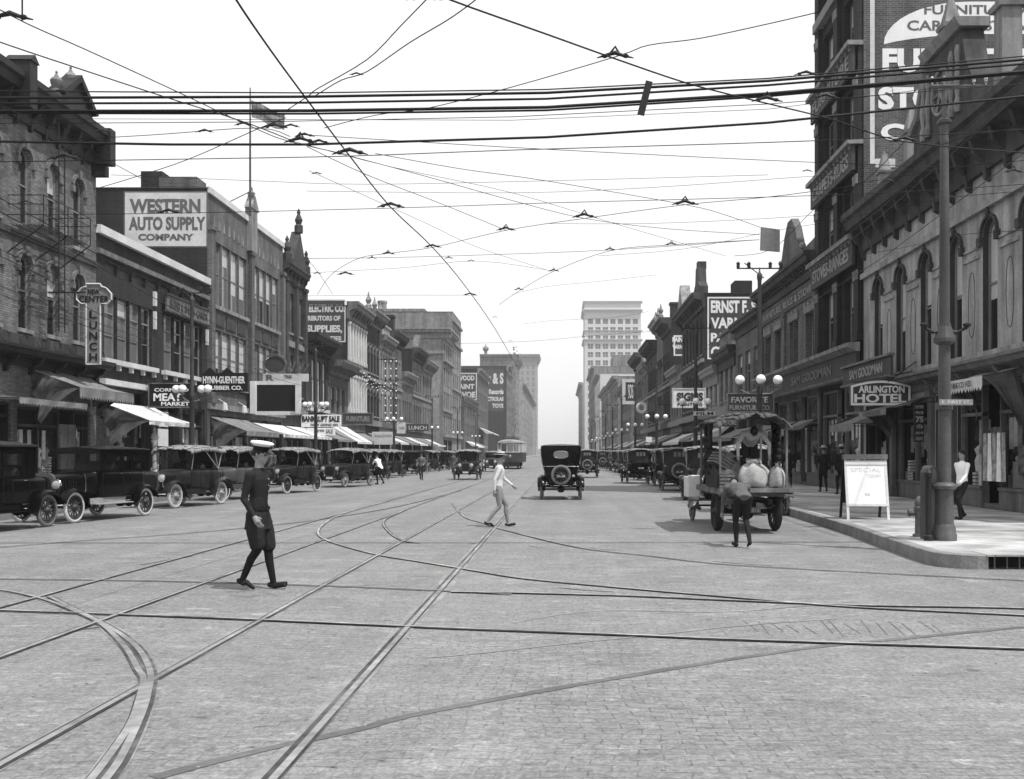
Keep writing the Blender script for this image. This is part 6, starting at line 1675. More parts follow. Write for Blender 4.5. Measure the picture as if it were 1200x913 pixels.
# fire hydrant
hx, hy = G(1079, 629, .21)
r = thing('fire_hydrant', 'short dark fire hydrant left of the corner pole', 'fire hydrant', (hx, hy, .21))
def W2(mb): mb.T = lambda a, b, c: (a+hx, b+hy, c+.21); return mb
mb = W2(MB()); mb.lathe((0,0,0), [(.14,0),(.14,.04),(.10,.06),(.095,.46),(.12,.48),(.12,.52),(.10,.54),(.11,.58),(.09,.66),(.05,.71),(.02,.72)], 14); mb.build('barrel', M['iron_mid'], r, smooth='auto')
mb = W2(MB()); mb.lathe((0,0,.72), [(.025,0),(.03,.06),(.01,.07)], 5); mb.build('top_nut', M['iron_mid'], r)
for s_ in (-1, 1):
    mb = W2(MB()); mb.lathe((s_*.1 if s_ > 0 else -.1, 0, .42), [(.05,-.02),(.05,.07),(.065,.08),(.065,.12),(.02,.13)] if s_ > 0 else [(.05,.02),(.05,-.07),(.065,-.08),(.065,-.12),(.02,-.13)], 10, axis='x'); mb.build('outlet', M['iron_mid'], r)
mb = W2(MB()); mb.lathe((0,-.09,.36), [(.06,.02),(.06,-.08),(.08,-.09),(.08,-.13),(.02,-.14)], 10, axis='y'); mb.build('outlet', M['iron_mid'], r)
# letter box post and waste can
bx, by = G(1097, 634, .21); bx += .03
r = thing('letter_box', 'grey round-topped street box on a flat pedestal, close behind the corner pole', 'street box', (bx, by+.3, .21))
P = [(-.105, 0), (.105, 0), (.105, 1.14), (.07, 1.22), (0, 1.26), (-.07, 1.22), (-.105, 1.14)]
mb = MB(); mb.prism(P, lambda a, b_, w: (bx+a, by+.3+w, .21+b_), -.12, .26); mb.build('casing', M['post'], r, bevel=.012)
mb = MB(); mb.prism([(-.08, .15), (.08, .15), (.08, 1.10), (0, 1.19), (-.08, 1.10)], lambda a, b_, w: (bx+a, by+.3-.125+w, .21+b_), -.008, .008); mb.build('front_door', M['iron_mid'], r)
r = thing('iron_post', 'slim dark iron post between the fire hydrant and the street box', 'post', (bx-.14, by+.05, .21))
mb = MB(); mb.T = lambda a, b_, c: (a+bx-.14, b_+by+.05, c+.21); mb.lathe((0,0,0), [(.08,0),(.08,.08),(.05,.1),(.05,1.05),(.065,1.07),(.065,1.14),(.02,1.2)], 10); mb.build('post', M['iron'], r)
# sandwich board
M['faint_letter'] = mat('faint_chalk_letter', .6, .8, var=.1)
ax, ay = G(1014, 608, .21)
r = thing('sandwich_board', 'white a-frame sandwich board standing on the right pavement near the kerb', 'sandwich board', (ax, ay, .21), R(-4)); r.scale = (.93, .85, .83)
mb = MB()
P = lambda x_, t, d=0: (x_, (-.38+.38*t)+d, 1.62*t)
for sx in (-.5, .44):
    mb.add([P(sx,0),P(sx+.06,0),P(sx+.06,1),P(sx,1),P(sx,0,.05),P(sx+.06,0,.05),P(sx+.06,1,.05),P(sx,1,.05)], [(0,1,2,3),(7,6,5,4),(0,4,5,1),(1,5,6,2),(2,6,7,3),(3,7,4,0)])
for t0, t1 in ((.22, .26), (.90, .97)): mb.add([P(-.5,t0,-.012),P(.5,t0,-.012),P(.5,t1,-.012),P(-.5,t1,-.012),P(-.5,t0,.045),P(.5,t0,.045),P(.5,t1,.045),P(-.5,t1,.045)], [(0,1,2,3),(7,6,5,4),(0,4,5,1),(1,5,6,2),(2,6,7,3),(3,7,4,0)])
mb.build('front_frame', M['off'], r, world=False)
mb = MB()
Q = lambda x_, t, d=0: (x_, (.62-.5*t)+d, 1.62*t)
for sx in (-.5, .44):
    mb.add([Q(sx,0),Q(sx+.06,0),Q(sx+.06,1),Q(sx,1),Q(sx,0,.05),Q(sx+.06,0,.05),Q(sx+.06,1,.05),Q(sx,1,.05)], [(0,1,2,3),(7,6,5,4),(0,4,5,1),(1,5,6,2),(2,6,7,3),(3,7,4,0)])
mb.add([Q(-.5,.25),Q(.5,.25),Q(.5,.97),Q(-.5,.97),Q(-.5,.25,.03),Q(.5,.25,.03),Q(.5,.97,.03),Q(-.5,.97,.03)], [(0,1,2,3),(7,6,5,4),(0,4,5,1),(1,5,6,2),(2,6,7,3),(3,7,4,0)])
mb.build('rear_frame', M['wood_dark'], r, world=False)
mb = MB(); mb.add([P(-.44,.26,.01),P(.44,.26,.01),P(.44,.90,.01),P(-.44,.90,.01),P(-.44,.26,.03),P(.44,.26,.03),P(.44,.90,.03),P(-.44,.90,.03)], [(0,1,2,3),(7,6,5,4),(0,4,5,1),(1,5,6,2),(2,6,7,3),(3,7,4,0)]); mb.build('panel', M['bright_white'] if 'bright_white' in M else M['white'], r, world=False)
mb = MB(); mb.box((-.52, -.05, 1.60), (.52, .2, 1.74)); mb.build('top_board', M['iron_mid'], r, world=False)
mb = MB(); pf = lambda u, v, w: (u, -.38+.38*(v/1.62)-w+.01, v); mb.text('SPECIAL', pf, -.36, 1.26, .72, .12, d=.003, d0=.002, bold=0); mb.text('TODAY', pf, .0, 1.12, .36, .08, d=.003, d0=.002, bold=0); mb.text('$6', pf, -.05, .62, .12, .09, d=.003, d0=.002, bold=0); mb.build('lettering', M['faint_letter'], r, world=False)

# ================================================================== SIGNS
def sgn(name, label, px0, px1, py0, py1, Y, bg, fg, texts, th=.12, **kw):
    q = sz(px0, px1, py0, py1, Y)
    q = (q[0], q[1], q[2], q[3])
    x0, z0 = W(px0, py1, Y); x1, z1 = W(px1, py0, Y)
    lines = []
    for t in texts:
        a, c = W(t[1], t[4], Y); d, e = W(t[2], t[3], Y); lines.append((t[0], a, c, d-a, e-c)+tuple(t[5:]))
    return board(name, label, 'sign', mapF(Y), x0, x1, z0, z1, -th, 0, bg, fg, lines, **kw)
Yh = 32.6
xs = W(994, 0, Yh)[0]
sgn('hotel_sign', 'hanging hotel sign reading arlington hotel with an arched top on the right', 997, 1067, 452, 475, Yh, 'slate', 'white', [('ARLINGTON', 1006, 1060, 452, 460.5, .03), ('HOTEL', 1001, 1062, 461.5, 472, .03)], border=.07, bm='white', arch=.16, rods=[(mapR(Yh, 4.3, .0), (W(1000, 0, Yh)[0], Yh, W(0, 449, Yh)[1])), (mapR(Yh, 4.6, .0), (W(1040, 0, Yh)[0], Yh, W(0, 448, Yh)[1]))])
sgn('rooms_sign', 'narrow black vertical price sign with 75 cents between hotel sign and corner pole', 1071.5, 1083, 473, 518, 29.5, 'black', 'dim_letter', [('ROOMS', 1073, 1082, 475, 479), ('PRICES', 1073, 1082, 482, 485), ('75', 1073, 1082, 488, 495, .04), ('cts', 1074, 1081, 497, 502), ('AND UP', 1073, 1082, 506, 509), ('HEAT', 1073, 1082, 512, 516)], th=.08, rods=[(mapR(29.5, 3.2, 0), (W(1072, 0, 29.5)[0], 29.5, 3.12))])
sgn('market_sign', 'black meat market sign with white letters behind the left street lamp', 175, 223, 450, 476.5, 45.0, 'black', 'white', [('CORN FED', 181, 221, 455, 459), ('MEAT', 180, 213, 461, 470, .03), ('MARKET', 189, 222, 471, 475.5)], th=.15, border=.05, bm='iron_mid', rods=[((W(178,0,45)[0], 44.95, W(0, 449, 45)[1]), (XL-.1, 44.95, W(0, 440, 45)[1]))])
sgn('rubber_company_sign', 'black sign with two small peaks reading hynn-guenther rubber co. beside the meat market sign', 237, 290, 437, 459, 51.9, 'black', 'white', [('HYNN-GUENTHER', 238, 287, 441, 449.5, .03), ('RUBBER CO.', 243, 284, 452, 457, .03)], th=.2)
o = [c for c in bpy.data.objects if c.name.startswith('rubber_company_sign')][0]
mb = MB(); f5 = mapF(51.9)
for px in (246, 266): a, z = W(px, 437, 51.9); mb.prism([(a-.3, z), (a+.3, z), (a, z+.28)], f5, -.2, 0)
mb.build('peak', M['black'], o)
Yb = 60.3
r = sgn('empty_billboard', 'large empty dark display board in a white frame over the tyre shops', 301, 346, 451, 482, Yb, 'black', 'white', [], th=.2, border=.22, bm='frame_white')
mb = MB()
for px in (297.5, 350.5): a = W(px, 0, Yb)[0]; mb.box((a-.14, Yb-.3, W(0, 485, Yb)[1]), (a+.14, Yb-.02, W(0, 447, Yb)[1]))
mb.build('side_post', M['frame_white'], r)
sgn('tire_shop_sign', 'painted white shop sign with a round portrait emblem above the empty billboard', 308, 361, 438, 447, 61.8, 'off', 'grey_letter', [('TIRES', 333, 342, 439.5, 443), ('R', 312, 321, 439, 446)], th=.15)
e = thing('emblem_sign', 'round wire-scrolled emblem sign standing on the white tyre shop sign', 'sign', PT(322, 438, 63))
mb = MB(); c = PT(322, 427, 63); n = 20
mb.prism([(c[0]+.62*math.cos(2*math.pi*k/n), c[2]+.5*math.sin(2*math.pi*k/n)) for k in range(n)], mapF(63), -.06, 0); mb.build('disc', M['slate'], e)
mb = MB(); mb.tube([(c[0]+.72*math.cos(2*math.pi*k/n), 62.97, c[2]+.6*math.sin(2*math.pi*k/n)) for k in range(n+1)], .05, 5, cap=False)
for k in range(5): mb.tube([(c[0]+.8+.25*k, 62.97, c[2]-.45), (c[0]+.95+.3*k, 62.97, c[2]+.05+.12*(k % 2))], .05, 5)
mb.build('scroll_frame', M['iron_mid'], e)
sgn('bankrupt_sale_banner', 'white banner reading bankrupt sale hung over the left pavement', 353, 400, 486, 500.5, 72, 'white', 'black', [('BANKRUPT SALE', 354, 398, 487.5, 494.5, .04), ('NOW GOING ON', 364, 396, 496.5, 499.3)], th=.03)
sgn('small_sale_banner', 'small white cloth banner right below the bankrupt sale banner', 359.5, 393, 501.5, 510, 72, 'white', 'grey_letter', [('great', 371, 380, 503, 507), ('SALE', 382, 390, 503, 508)], th=.03)
sgn('broadway_sign', 'small white slanted sign above the bankrupt sale banner behind the lamp globes', 360, 383, 471, 478, 73, 'off', 'grey_letter', [('WAY', 366, 381, 472.5, 477)], th=.05)
sgn('furniture_hanging_sign', 'dark framed shop sign right of the bankrupt sale banner', 402, 436, 485, 497, 84, 'slate', 'dim_letter', [('FURNITURE', 406, 433, 488, 494)], th=.2, border=.08, bm='iron_mid')
sgn('white_shop_sign', 'plain white sign board with faint writing under the far left lamp', 436, 461, 506, 521, 90, 'off', 'dim_letter', [('SALOON', 439, 459, 509, 512)], th=.1)
sgn('small_white_shop_sign', 'small square white sign right of the far left lamp globes', 465, 475, 495, 508, 96, 'off', 'dim_letter', [('CAFE', 467, 474, 500, 503)], th=.1)
sgn('lunch_sign', 'dark horizontal lunch sign above the striped awning far down the left side', 477, 502, 497, 505, 104, 'slate', 'off', [('LUNCH', 479, 500, 499, 503.5)], th=.15)
# vertical lunch center sign on the corner block
Yv = 37.0; r = thing('lunch_sign', 'tall t-shaped vertical sign reading new center lunch on the corner block', 'sign', PT(111, 428, Yv))
f3 = mapF(Yv); a0, zb = W(101, 427, Yv); a1, zt = W(117.5, 357, Yv); h0, hz0 = W(90, 356, Yv); h1, hz1 = W(130.5, 336, Yv)
out = [(a0, zb), (a1, zb), (a1, hz0), (h1-.15, hz0), (h1, hz0+.15), (h1, hz1-.25), (h1-.18, hz1-.05), (h1-.35, hz1+.0), (a1, hz1+.1), (a0, hz1+.1), (h0+.35, hz1), (h0+.18, hz1-.05), (h0, hz1-.25), (h0, hz0+.15), (h0+.15, hz0), (a0, hz0)]
mb = MB(); mb.prism(out, f3, -.14, 0); mb.build('panel', M['frame'], r)
mb = MB(); P = [f3(p[0], p[1], .012) for p in out]; mb.tube(P+[P[0]], .032, 5, cap=False); mb.build('border', M['off'], r)
mb = MB(); mb.text('NEW', f3, *sz(103, 117, 339, 345, Yv), d=.02, d0=.002); mb.text('CENTER', f3, *sz(93, 128, 347, 354, Yv), d=.02, d0=.002)
for k, ch in enumerate('LUNCH'): mb.text(ch, f3, *sz(105, 114, 364+k*12.5, 373+k*12.5, Yv), d=.02, d0=.002)
mb.build('lettering', M['black'], r); mb = MB(); mb.tube([(XL, Yv-.05, hz0+.4), (a0, Yv-.05, hz0+.4)], .03, 5); mb.build('bracket', M['iron'], r)
# faded roof sign over the low shops
mb_r = thing('shop_fascia_sign', 'faded dark fascia sign with worn letters on the upper wall of the low brick shops', 'sign', (XL+.2, 50, 8.3))
mb = MB(); fbox(mb, mapL, 47.3, 52.9, 8.3, 9.0, .2, .28); mb.build('panel', M['iron_mid'], mb_r); mb = MB(); mb.text('SIGNS & SHOW CARDS', mapL, 47.6, 8.45, 5.0, .38, d=.02, d0=.285); mb.build('lettering', M['slate'], mb_r)
mb = MB(); fbox(mb, mapL, 47.2, 53.0, 8.22, 8.3, .18, .34); fbox(mb, mapL, 47.2, 53.0, 9.0, 9.08, .18, .34); mb.build('border', M['stone_dark'], mb_r)
# right side signs
sgn('signs_board', 'bright white signs board behind the second right lamp', 789, 826, 456, 477, 52.5, 'white', 'slate', [('SIGNS', 793, 824, 460, 470, .05), ('PAINTING', 794, 823, 472, 476)], th=.15, border=.05, bm='off')
sgn('favorite_sign', 'dark sign reading favorite furniture just above the truck canopy behind the globes', 853, 906, 462, 482, 38.5, 'slate', 'dim_letter', [('FAVORITE', 857, 900, 465, 472, .03), ('FURNITURE CO.', 855, 903, 475, 480.5)], th=.15, border=.04, bm='iron_mid')
sgn('small_dark_shop_sign', 'small dark shop sign hanging below the favorite sign on the far side', 845, 866, 490, 500, 41, 'slate', 'dim_letter', [('STORE', 848, 863, 492.5, 498)], th=.1)
sgn('white_roof_sign', 'small white sign over the entrance left of the truck canopy', 813, 838, 482, 487, 47, 'off', 'slate', [('FILM', 816, 836, 482.8, 486.3)], th=.1)
e = thing('key_sign', 'hanging trade sign shaped like a large round key far down the right side', 'sign', PT(755, 478, 92))
c = PT(752, 478, 92); mb = MB(); n = 18
mb.tube([(c[0]+.38*math.cos(2*math.pi*k/n), 92, c[2]+.38*math.sin(2*math.pi*k/n)) for k in range(n+1)], .16, 6, cap=False); mb.build('ring', M['off'], e)
mb = MB(); c2 = PT(757, 482, 92); mb.prism([(c2[0], c2[2]), (c2[0]+.8, c2[2]), (c2[0]+.8, c2[2]+.95), (c2[0]+.1, c2[2]+.5)], mapF(92.1), -.1, 0); mb.build('panel', M['iron_mid'], e)
mb = MB(); mb.tube([(c2[0]+.8, 92.1, c2[2]+.6), (XR, 92.1, c2[2]+.6)], .04, 5); mb.build('bracket', M['iron'], e)
sgn('vertical_white_sign', 'white framed vertical rooftop sign left of the plain dark block', 733, 744, 448, 470, 162, 'slate', 'white', [('SOS', 736, 742, 450, 467)], th=.5, border=.5, bm='off')
sgn('white_pennant', 'small white triangular pennant sign above the parked cars on the right', 757, 764, 512, 518, 60, 'white', 'white', [], th=.04)
# electric sign column far away on the left
r = thing('electric_sign', 'tall glittering vertical electric sign far off on the left', 'sign', PT(603, 505, 300)); Ye = 300
mb = MB(); a, z = W(600, 500, Ye); c_, z1 = W(604, 415, Ye); mb.box((a, Ye, z), (c_, Ye+.5, z1)); mb.build('mast', M['stone'], r)
mb = MB()
for k in range(110):
    py = rnd.uniform(405, 500); w_ = 8 if py < 450 else 4; px = 602+rnd.uniform(-w_, w_); p = PT(px, py, Ye-rnd.uniform(.3, 1.5)); mb.sphere(p, rnd.uniform(.1, .34), 6, 4)
mb.build('bulb_cluster', M['stone'], r)
# strings of bulbs on the arcaded front
r = thing('bulb_sign', 'outdoor sign frame studded with rows of round bulbs on the long left building', 'sign', (XL+1, 105, 6))
mb = MB()
for rr in range(3):
    for k in range(9): mb.sphere((XL+.6+rr*.55, 104.0, 5.0+k*.75), .09, 7, 5)
for k in range(34): mb.sphere((XL+.55, 92.5+k*.38, 8.6+.45*math.sin(k*.9)-.02*k), .06, 6, 4)
mb.build('bulbs', M['globe'], r); mb = MB()
for rr in range(3): mb.tube([(XL+.6+rr*.55, 104.1, 4.7), (XL+.6+rr*.55, 104.1, 11.3)], .04, 4)
for z in (4.9, 8, 11.2): mb.tube([(XL, 104.1, z), (XL+1.8, 104.1, z)], .04, 4)
mb.tube([(XL+.5, 92.3, 8.8), (XL+.5, 105, 8.2)], .05, 4); mb.build('sign_frame', M['iron'], r)

# barber pole at the left kerb side of the shops
r = thing('barber_pole', 'slim white barber pole with a pointed cap standing behind the black sedan', 'barber pole', (-17.4, 43.8, .2))
mb = MB(); mb.T = lambda a, b_, c: (a-17.4, b_+43.8, c+.2); mb.lathe((0,0,0), [(.2,0),(.2,.25),(.13,.3),(.12,.5)], 12); mb.build('base', M['off'], r, smooth='auto')
mb = MB(); mb.T = lambda a, b_, c: (a-17.4, b_+43.8, c+.2); mb.lathe((0,0,0), [(.09,.5),(.09,1.9),(.14,1.95),(.14,2.05)], 12); mb.build('shaft', M['white'], r, smooth='auto')
mb = MB(); mb.tube([(-17.4+.095*math.cos(t*1.2), 43.8+.095*math.sin(t*1.2), .75+t*.06) for t in range(22)], .02, 5); mb.build('stripe', M['slate'], r)
mb = MB(); mb.T = lambda a, b_, c: (a-17.4, b_+43.8, c+.2); mb.lathe((0,0,0), [(.1,2.05),(.17,2.12),(.13,2.28),(.05,2.4),(.07,2.46),(.02,2.6)], 12); mb.build('cap', M['off'], r, smooth='auto')
# ================================================================== STREETCAR
r = thing('streetcar', 'single electric streetcar facing the camera with a rounded pale roof far down the left tracks', 'streetcar')
x, y = -5.35, 107.0; yb = y+11
mb = MB(); hw = 1.28
mb.ring_loft([[(x-hw*.72, y-.5, .75), (x+hw*.72, y-.5, .75), (x+hw*.72, y-.5, 1.75), (x-hw*.72, y-.5, 1.75)], [(x-hw, y, .7), (x+hw, y, .7), (x+hw, y, 1.75), (x-hw, y, 1.75)], [(x-hw, yb, .7), (x+hw, yb, .7), (x+hw, yb, 1.75), (x-hw, yb, 1.75)]]); mb.build('body', M['slate'], r)
mb = MB()
for q in (-1, -.36, .36, 1): mb.box((x+q*hw*.74-.05, y-.42, 1.75), (x+q*hw*.74+.05, y-.3, 2.75))
for k in range(12):
    for sg in (-1, 1): mb.box((x+sg*hw-.06, y+k*.95, 1.75), (x+sg*hw+.06, y+k*.95+.12, 2.75))
mb.box((x-hw*.76, y-.44, 1.72), (x+hw*.76, y-.28, 1.82)); mb.box((x-hw*.76, y-.44, 2.62), (x+hw*.76, y-.28, 2.78)); mb.build('window_posts', M['frame_white'], r)
mb = MB(); mb.quad((x-hw*.7, y-.3, 1.8), (x+hw*.7, y-.3, 1.8), (x+hw*.7, y-.3, 2.65), (x-hw*.7, y-.3, 2.65))
for sg in (-1, 1): mb.quad((x+sg*(hw-.03), y, 1.75), (x+sg*(hw-.03), yb, 1.75), (x+sg*(hw-.03), yb, 2.75), (x+sg*(hw-.03), y, 2.75))
mb.build('window_panes', M['glass_shop'], r)
mb = MB(); rings = []
for yy, s_ in ((y-.65, .6), (y-.45, .86), (y, 1), (yb, 1)): rings.append([(x+a*(hw+.08)*s_, yy, 2.74+.36*math.sqrt(max(0, 1-a*a))*s_+.02) for a in (-1, -.9, -.6, -.3, 0, .3, .6, .9, 1)])
mb.ring_loft(rings); mb.build('roof', M['soft_top'], r, smooth='auto')
mb = MB(); mb.box((x-.5, y+.3, 3.2), (x+.5, yb-.3, 3.45)); mb.build('clerestory', M['iron_mid'], r)
mb = MB(); mb.lathe((x, y-.52, 1.35), [(.01,-.08),(.16,-.06),(.17,0)], 12, axis='y'); mb.build('headlight', M['nickel'], r)
mb = MB(); mb.box((x-hw*.8, y-.75, .35), (x+hw*.8, y-.55, .5)); mb.box((x-hw*.7, y-.6, .5), (x+hw*.7, y-.45, .75)); mb.build('fender', M['iron'], r)
mb = MB(); mb.box((x-.9, y+1, .25), (x+.9, y+3, .7)); mb.box((x-.9, yb-3, .25), (x+.9, yb-1, .7))
for yy in (y+1.3, y+2.7, yb-1.3, yb-2.7):
    for sg in (-1, 1): mb.lathe((x+sg*.72, yy, .33), [(.33,-.05),(.33,.05)], 14, axis='x')
mb.build('truck', M['iron'], r)
mb = MB(); mb.tube([(x, y+5, 3.5), (x+.1, yb+1, 5.1)], .04, 5); mb.build('trolley_boom', M['iron'], r)
mb = MB(); mb.box((x-hw-.02, y-.1, 1.5), (x-hw+.35, y-.55, 2.1)); mb.build('route_card', M['off'], r)

# ================================================================== OVERHEAD WIRES
def wire(name, label, pts, r, m='wire', cat='overhead wire', group='overhead wires'):
    o = MB().tube(pts, r, 5).build(name, M[m]); return tag(o, label, cat, group)
Yc = 17.0
def heavy(pl, r, label):
    P = [PT(px, py, Yc) for px, py in pl]; P = [Vector(p) for p in P]
    a, b_ = P[0], P[1]; P.insert(0, a+(a-b_).normalized()*14); a, b_ = P[-1], P[-2]; P.append(a+(a-b_).normalized()*8)
    Q = []
    for i in range(len(P)-1):
        for k in range(4): Q.append(P[i].lerp(P[i+1], k/4))
    Q.append(P[-1]); wire('overhead_cable', label, Q, r, 'wire', 'overhead cable', 'thick cables crossing the street')
heavy([(0,107),(360,109),(640,105),(900,92),(1200,66)], .012, 'thin highest cable of the bundle crossing the top of the picture')
heavy([(0,115),(360,113.5),(640,109),(900,95),(1200,70)], .024, 'second cable from the top of the thick bundle over the street')
heavy([(0,121.5),(360,120.5),(640,116),(900,100),(1200,75)], .020, 'middle cable of the thick bundle over the street')
heavy([(0,130.5),(360,130),(640,126),(900,110),(1200,84)], .028, 'thickest cable of the bundle, sagging fourth from the top')
heavy([(0,132.8),(360,133.5),(640,129.5),(900,113),(1200,86)], .018, 'cable twisted close below the thickest cable')
heavy([(0,166),(200,169.5),(360,169.5),(640,161),(900,144),(1200,113)], .022, 'separate dark cable hanging well below the bundle')
heavy([(0,145),(300,143),(600,137),(900,122),(1200,98)], .007, 'very thin wire between the bundle and the separate lower cable')
heavy([(0,139),(300,140),(600,141),(900,128),(1200,90)], .005, 'very thin wire just below the thick bundle')
def net(pl, r=.009, z=6.3, label=None, sag=0, m='wire'):
    P = []
    for px, py in pl:
        Y = min(120, F*(z-H)/(VY-py)); P.append(Vector(PT(px, py, Y)))
    P = smooth_line(P, 4); wire('trolley_wire', label, P, r, m, 'trolley wire', 'trolley and span wires')
D = [
 ([(262,-30),(277,0),(318,60),(360,117),(410,183),(458,243),(507,290),(545,335),(580,385),(606,430)], .011, 5.9, 'trolley wire running diagonally from the top left towards the far streetcar'),
 ([(-40,-10),(30,27),(100,58),(200,104),(300,151),(340,166),(410,182)], .0065, 6.1, 'upper of two wires sloping down from the top left corner'),
 ([(-60,28),(13,54),(100,83),(191,113),(286,143),(345,166)], .0075, 6.0, 'lower of two wires sloping down past the corner cornice'),
 ([(505,-6),(470,30),(430,70),(372,104),(362,112),(335,130)], .0065, 6.2, 'curved wire coming down from the top centre'),
 ([(570,-10),(530,20),(480,50),(430,84),(400,94),(370,112)], .0065, 6.2, 'second curved wire coming down from the top centre, farther right'),
 ([(500,-15),(528,0),(640,40),(721,69),(800,96),(860,112),(975,140),(1060,166),(1210,180)], .010, 6.2, 'long wire sloping down to the right across the thick cables'),
 ([(960,14),(900,28),(820,45),(760,53),(723,66),(600,102),(500,127),(440,135),(380,150)], .006, 6.4, 'thin span wire holding the large hanger at the top centre'),
 ([(110,222),(160,207),(220,187),(300,152),(335,138)], .0065, 6.3, 'wire rising to the right over the auto supply building'),
 ([(-20,190),(120,188),(250,186),(410,183),(600,176),(900,167),(1040,161),(1200,152)], .008, 6.6, 'level span wire crossing just below the separate cable'),
 ([(-20,252),(200,250),(458,244),(640,238),(900,231),(1060,225),(1200,216)], .007, 6.6, 'level span wire at half height between the buildings'),
 ([(372,345),(388,322),(420,303),(455,297),(507,290),(593,270),(685,256),(803,240),(900,231),(1000,218)], .0065, 6.4, 'wire bending from the left cornice up to the right hangers'),
 ([(585,357),(610,340),(649,318),(715,294),(787,287),(890,281)], .0065, 6.4, 'lowest curving wire rising to the hanging square signboard'),
 ([(345,160),(430,182),(593,206),(685,255),(600,215)], .003, 6.4, None),
 ([(360,172),(430,205),(520,240),(593,270)], .006, 6.4, 'thin wire fanning down to the first centre hanger'),
 ([(410,183),(500,207),(600,235),(685,256),(780,268),(890,275)], .006, 6.4, 'thin wire fanning down to the second centre hanger'),
 ([(440,180),(540,198),(640,212),(803,240),(850,252),(895,268)], .006, 6.4, 'thin wire fanning down to the third centre hanger'),
 ([(355,158),(500,167),(640,175),(900,188),(1100,196)], .006, 6.6, 'thin wire sloping gently right below the cables'),
 ([(360,291),(430,296),(507,290),(526,303),(553,306),(649,318),(640,316)], .003, 6.4, None),
 ([(355,303),(450,302),(560,299),(715,293),(890,281)], .006, 6.5, 'thin level wire through the lower hangers'),
 ([(350,347),(430,346),(560,346)], .005, 6.5, 'short thin level wire above the electric supplies wall'),
 ([(340,160),(300,150),(180,158),(60,165)], .006, 6.4, 'thin wire leading left to the fire escape'),
 ([(-20,205),(80,258),(180,318),(300,360)], .011, 8.2, None),
 ([(612,380),(645,376),(720,372),(760,365)], .004, 6.6, 'very thin far wire in front of the white skyscraper'),
 ([(530,403),(620,400),(700,393),(770,388)], .006, 6.6, 'far level wire left of the white skyscraper'),
]
D += [
 ([(360,224),(600,226),(760,220),(960,206),(1100,198)],.0045,6.7,'very thin level wire crossing below the upper centre hangers'),
 ([(130,205),(300,212),(430,216),(640,212),(900,205)],.0045,6.7,'very thin slack wire from the auto supply roof towards the furniture tower'),
 ([(345,166),(460,196),(600,226),(720,262),(850,300)],.0045,6.5,'very thin wire descending steeply right through the centre sky'),
 ([(362,200),(500,262),(560,290),(640,316)],.0045,6.5,'very thin wire descending to the lowest curving wire'),
 ([(360,320),(470,314),(560,306),(649,318)],.0045,6.5,'very thin wire low over the electric supplies wall'),
 ([(700,300),(800,292),(900,272),(960,262)],.0045,6.6,'very thin wire ending at the furniture tower beside the hanging board'),
 ([(640,262),(760,262),(900,256),(980,250)],.0045,6.6,'very thin level wire above the hanging board'),
 ([(860,300),(905,292),(960,240),(1010,215),(1060,166)],.006,6.4,'wire climbing from the hanging board to the furniture wall sign'),
 ([(1000,216),(1060,206),(1120,196),(1200,188)],.006,6.6,'thin wire in front of the hotel cornice'),
 ([(960,262),(1040,246),(1110,232),(1200,224)],.006,6.6,'thin wire in front of the arched hotel windows'),
 ([(1000,300),(1060,290),(1120,276),(1200,270)],.005,6.6,'lower thin wire in front of the arched hotel windows'),
 ([(1060,166),(1100,170),(1140,158),(1200,150)],.006,6.4,'short wire from the furniture wall hanger to the right edge'),
 ([(0,300),(60,330),(110,365),(190,398)],.008,5.2,'slack wire dipping across the corner block lower windows'),
 ([(0,345),(70,372),(150,398),(225,420)],.008,4.8,'lowest slack wire dipping towards the first left street lamp'),
 ([(-10,120),(60,150),(130,190),(190,222)],.006,6.6,'thin wire slanting across the corner block cornice'),
 ([(390,345),(372,318),(358,302)],.006,6.4,'short curled wire over the electric supplies roof'),
 ([(600,345),(640,336),(700,330),(770,322)],.004,6.6,'faint far wire right of the low hangers'),
]
for pl, rr, z, lb in D:
    if lb: net(pl, rr, z, lb)
# service wires running close to the left fronts
for i, (z0, z1, w_) in enumerate(((9.1, 7.0, 2.4), (8.6, 6.6, 2.6), (7.4, 6.2, 2.9), (6.3, 5.6, 3.1))):
    wire('service_wire', ('uppermost', 'second', 'third', 'lowest')[i]+' of four service wires running along the corner block front', [(XL+w_, 22, z0+.3), (XL+w_, 32, z0-.25), (XL+w_, 45, (z0+z1)/2-.25), (XL+w_+.3, 60, z1)], .016 if i < 2 else .010)
for i, (z, w_, y0) in enumerate(((9.0, 2.0, 18), (8.6, 2.2, 18), (7.6, 1.9, 18))):
    wire('service_wire', ('uppermost', 'middle', 'lowest')[i]+' of three service wires along the right hotel front', [(XR-w_, y0, z+.3), (XR-w_, 30, z-.2), (XR-w_, 45, z-.3), (XR-w_, 70, z-.5)], .010, 'wire_grey')
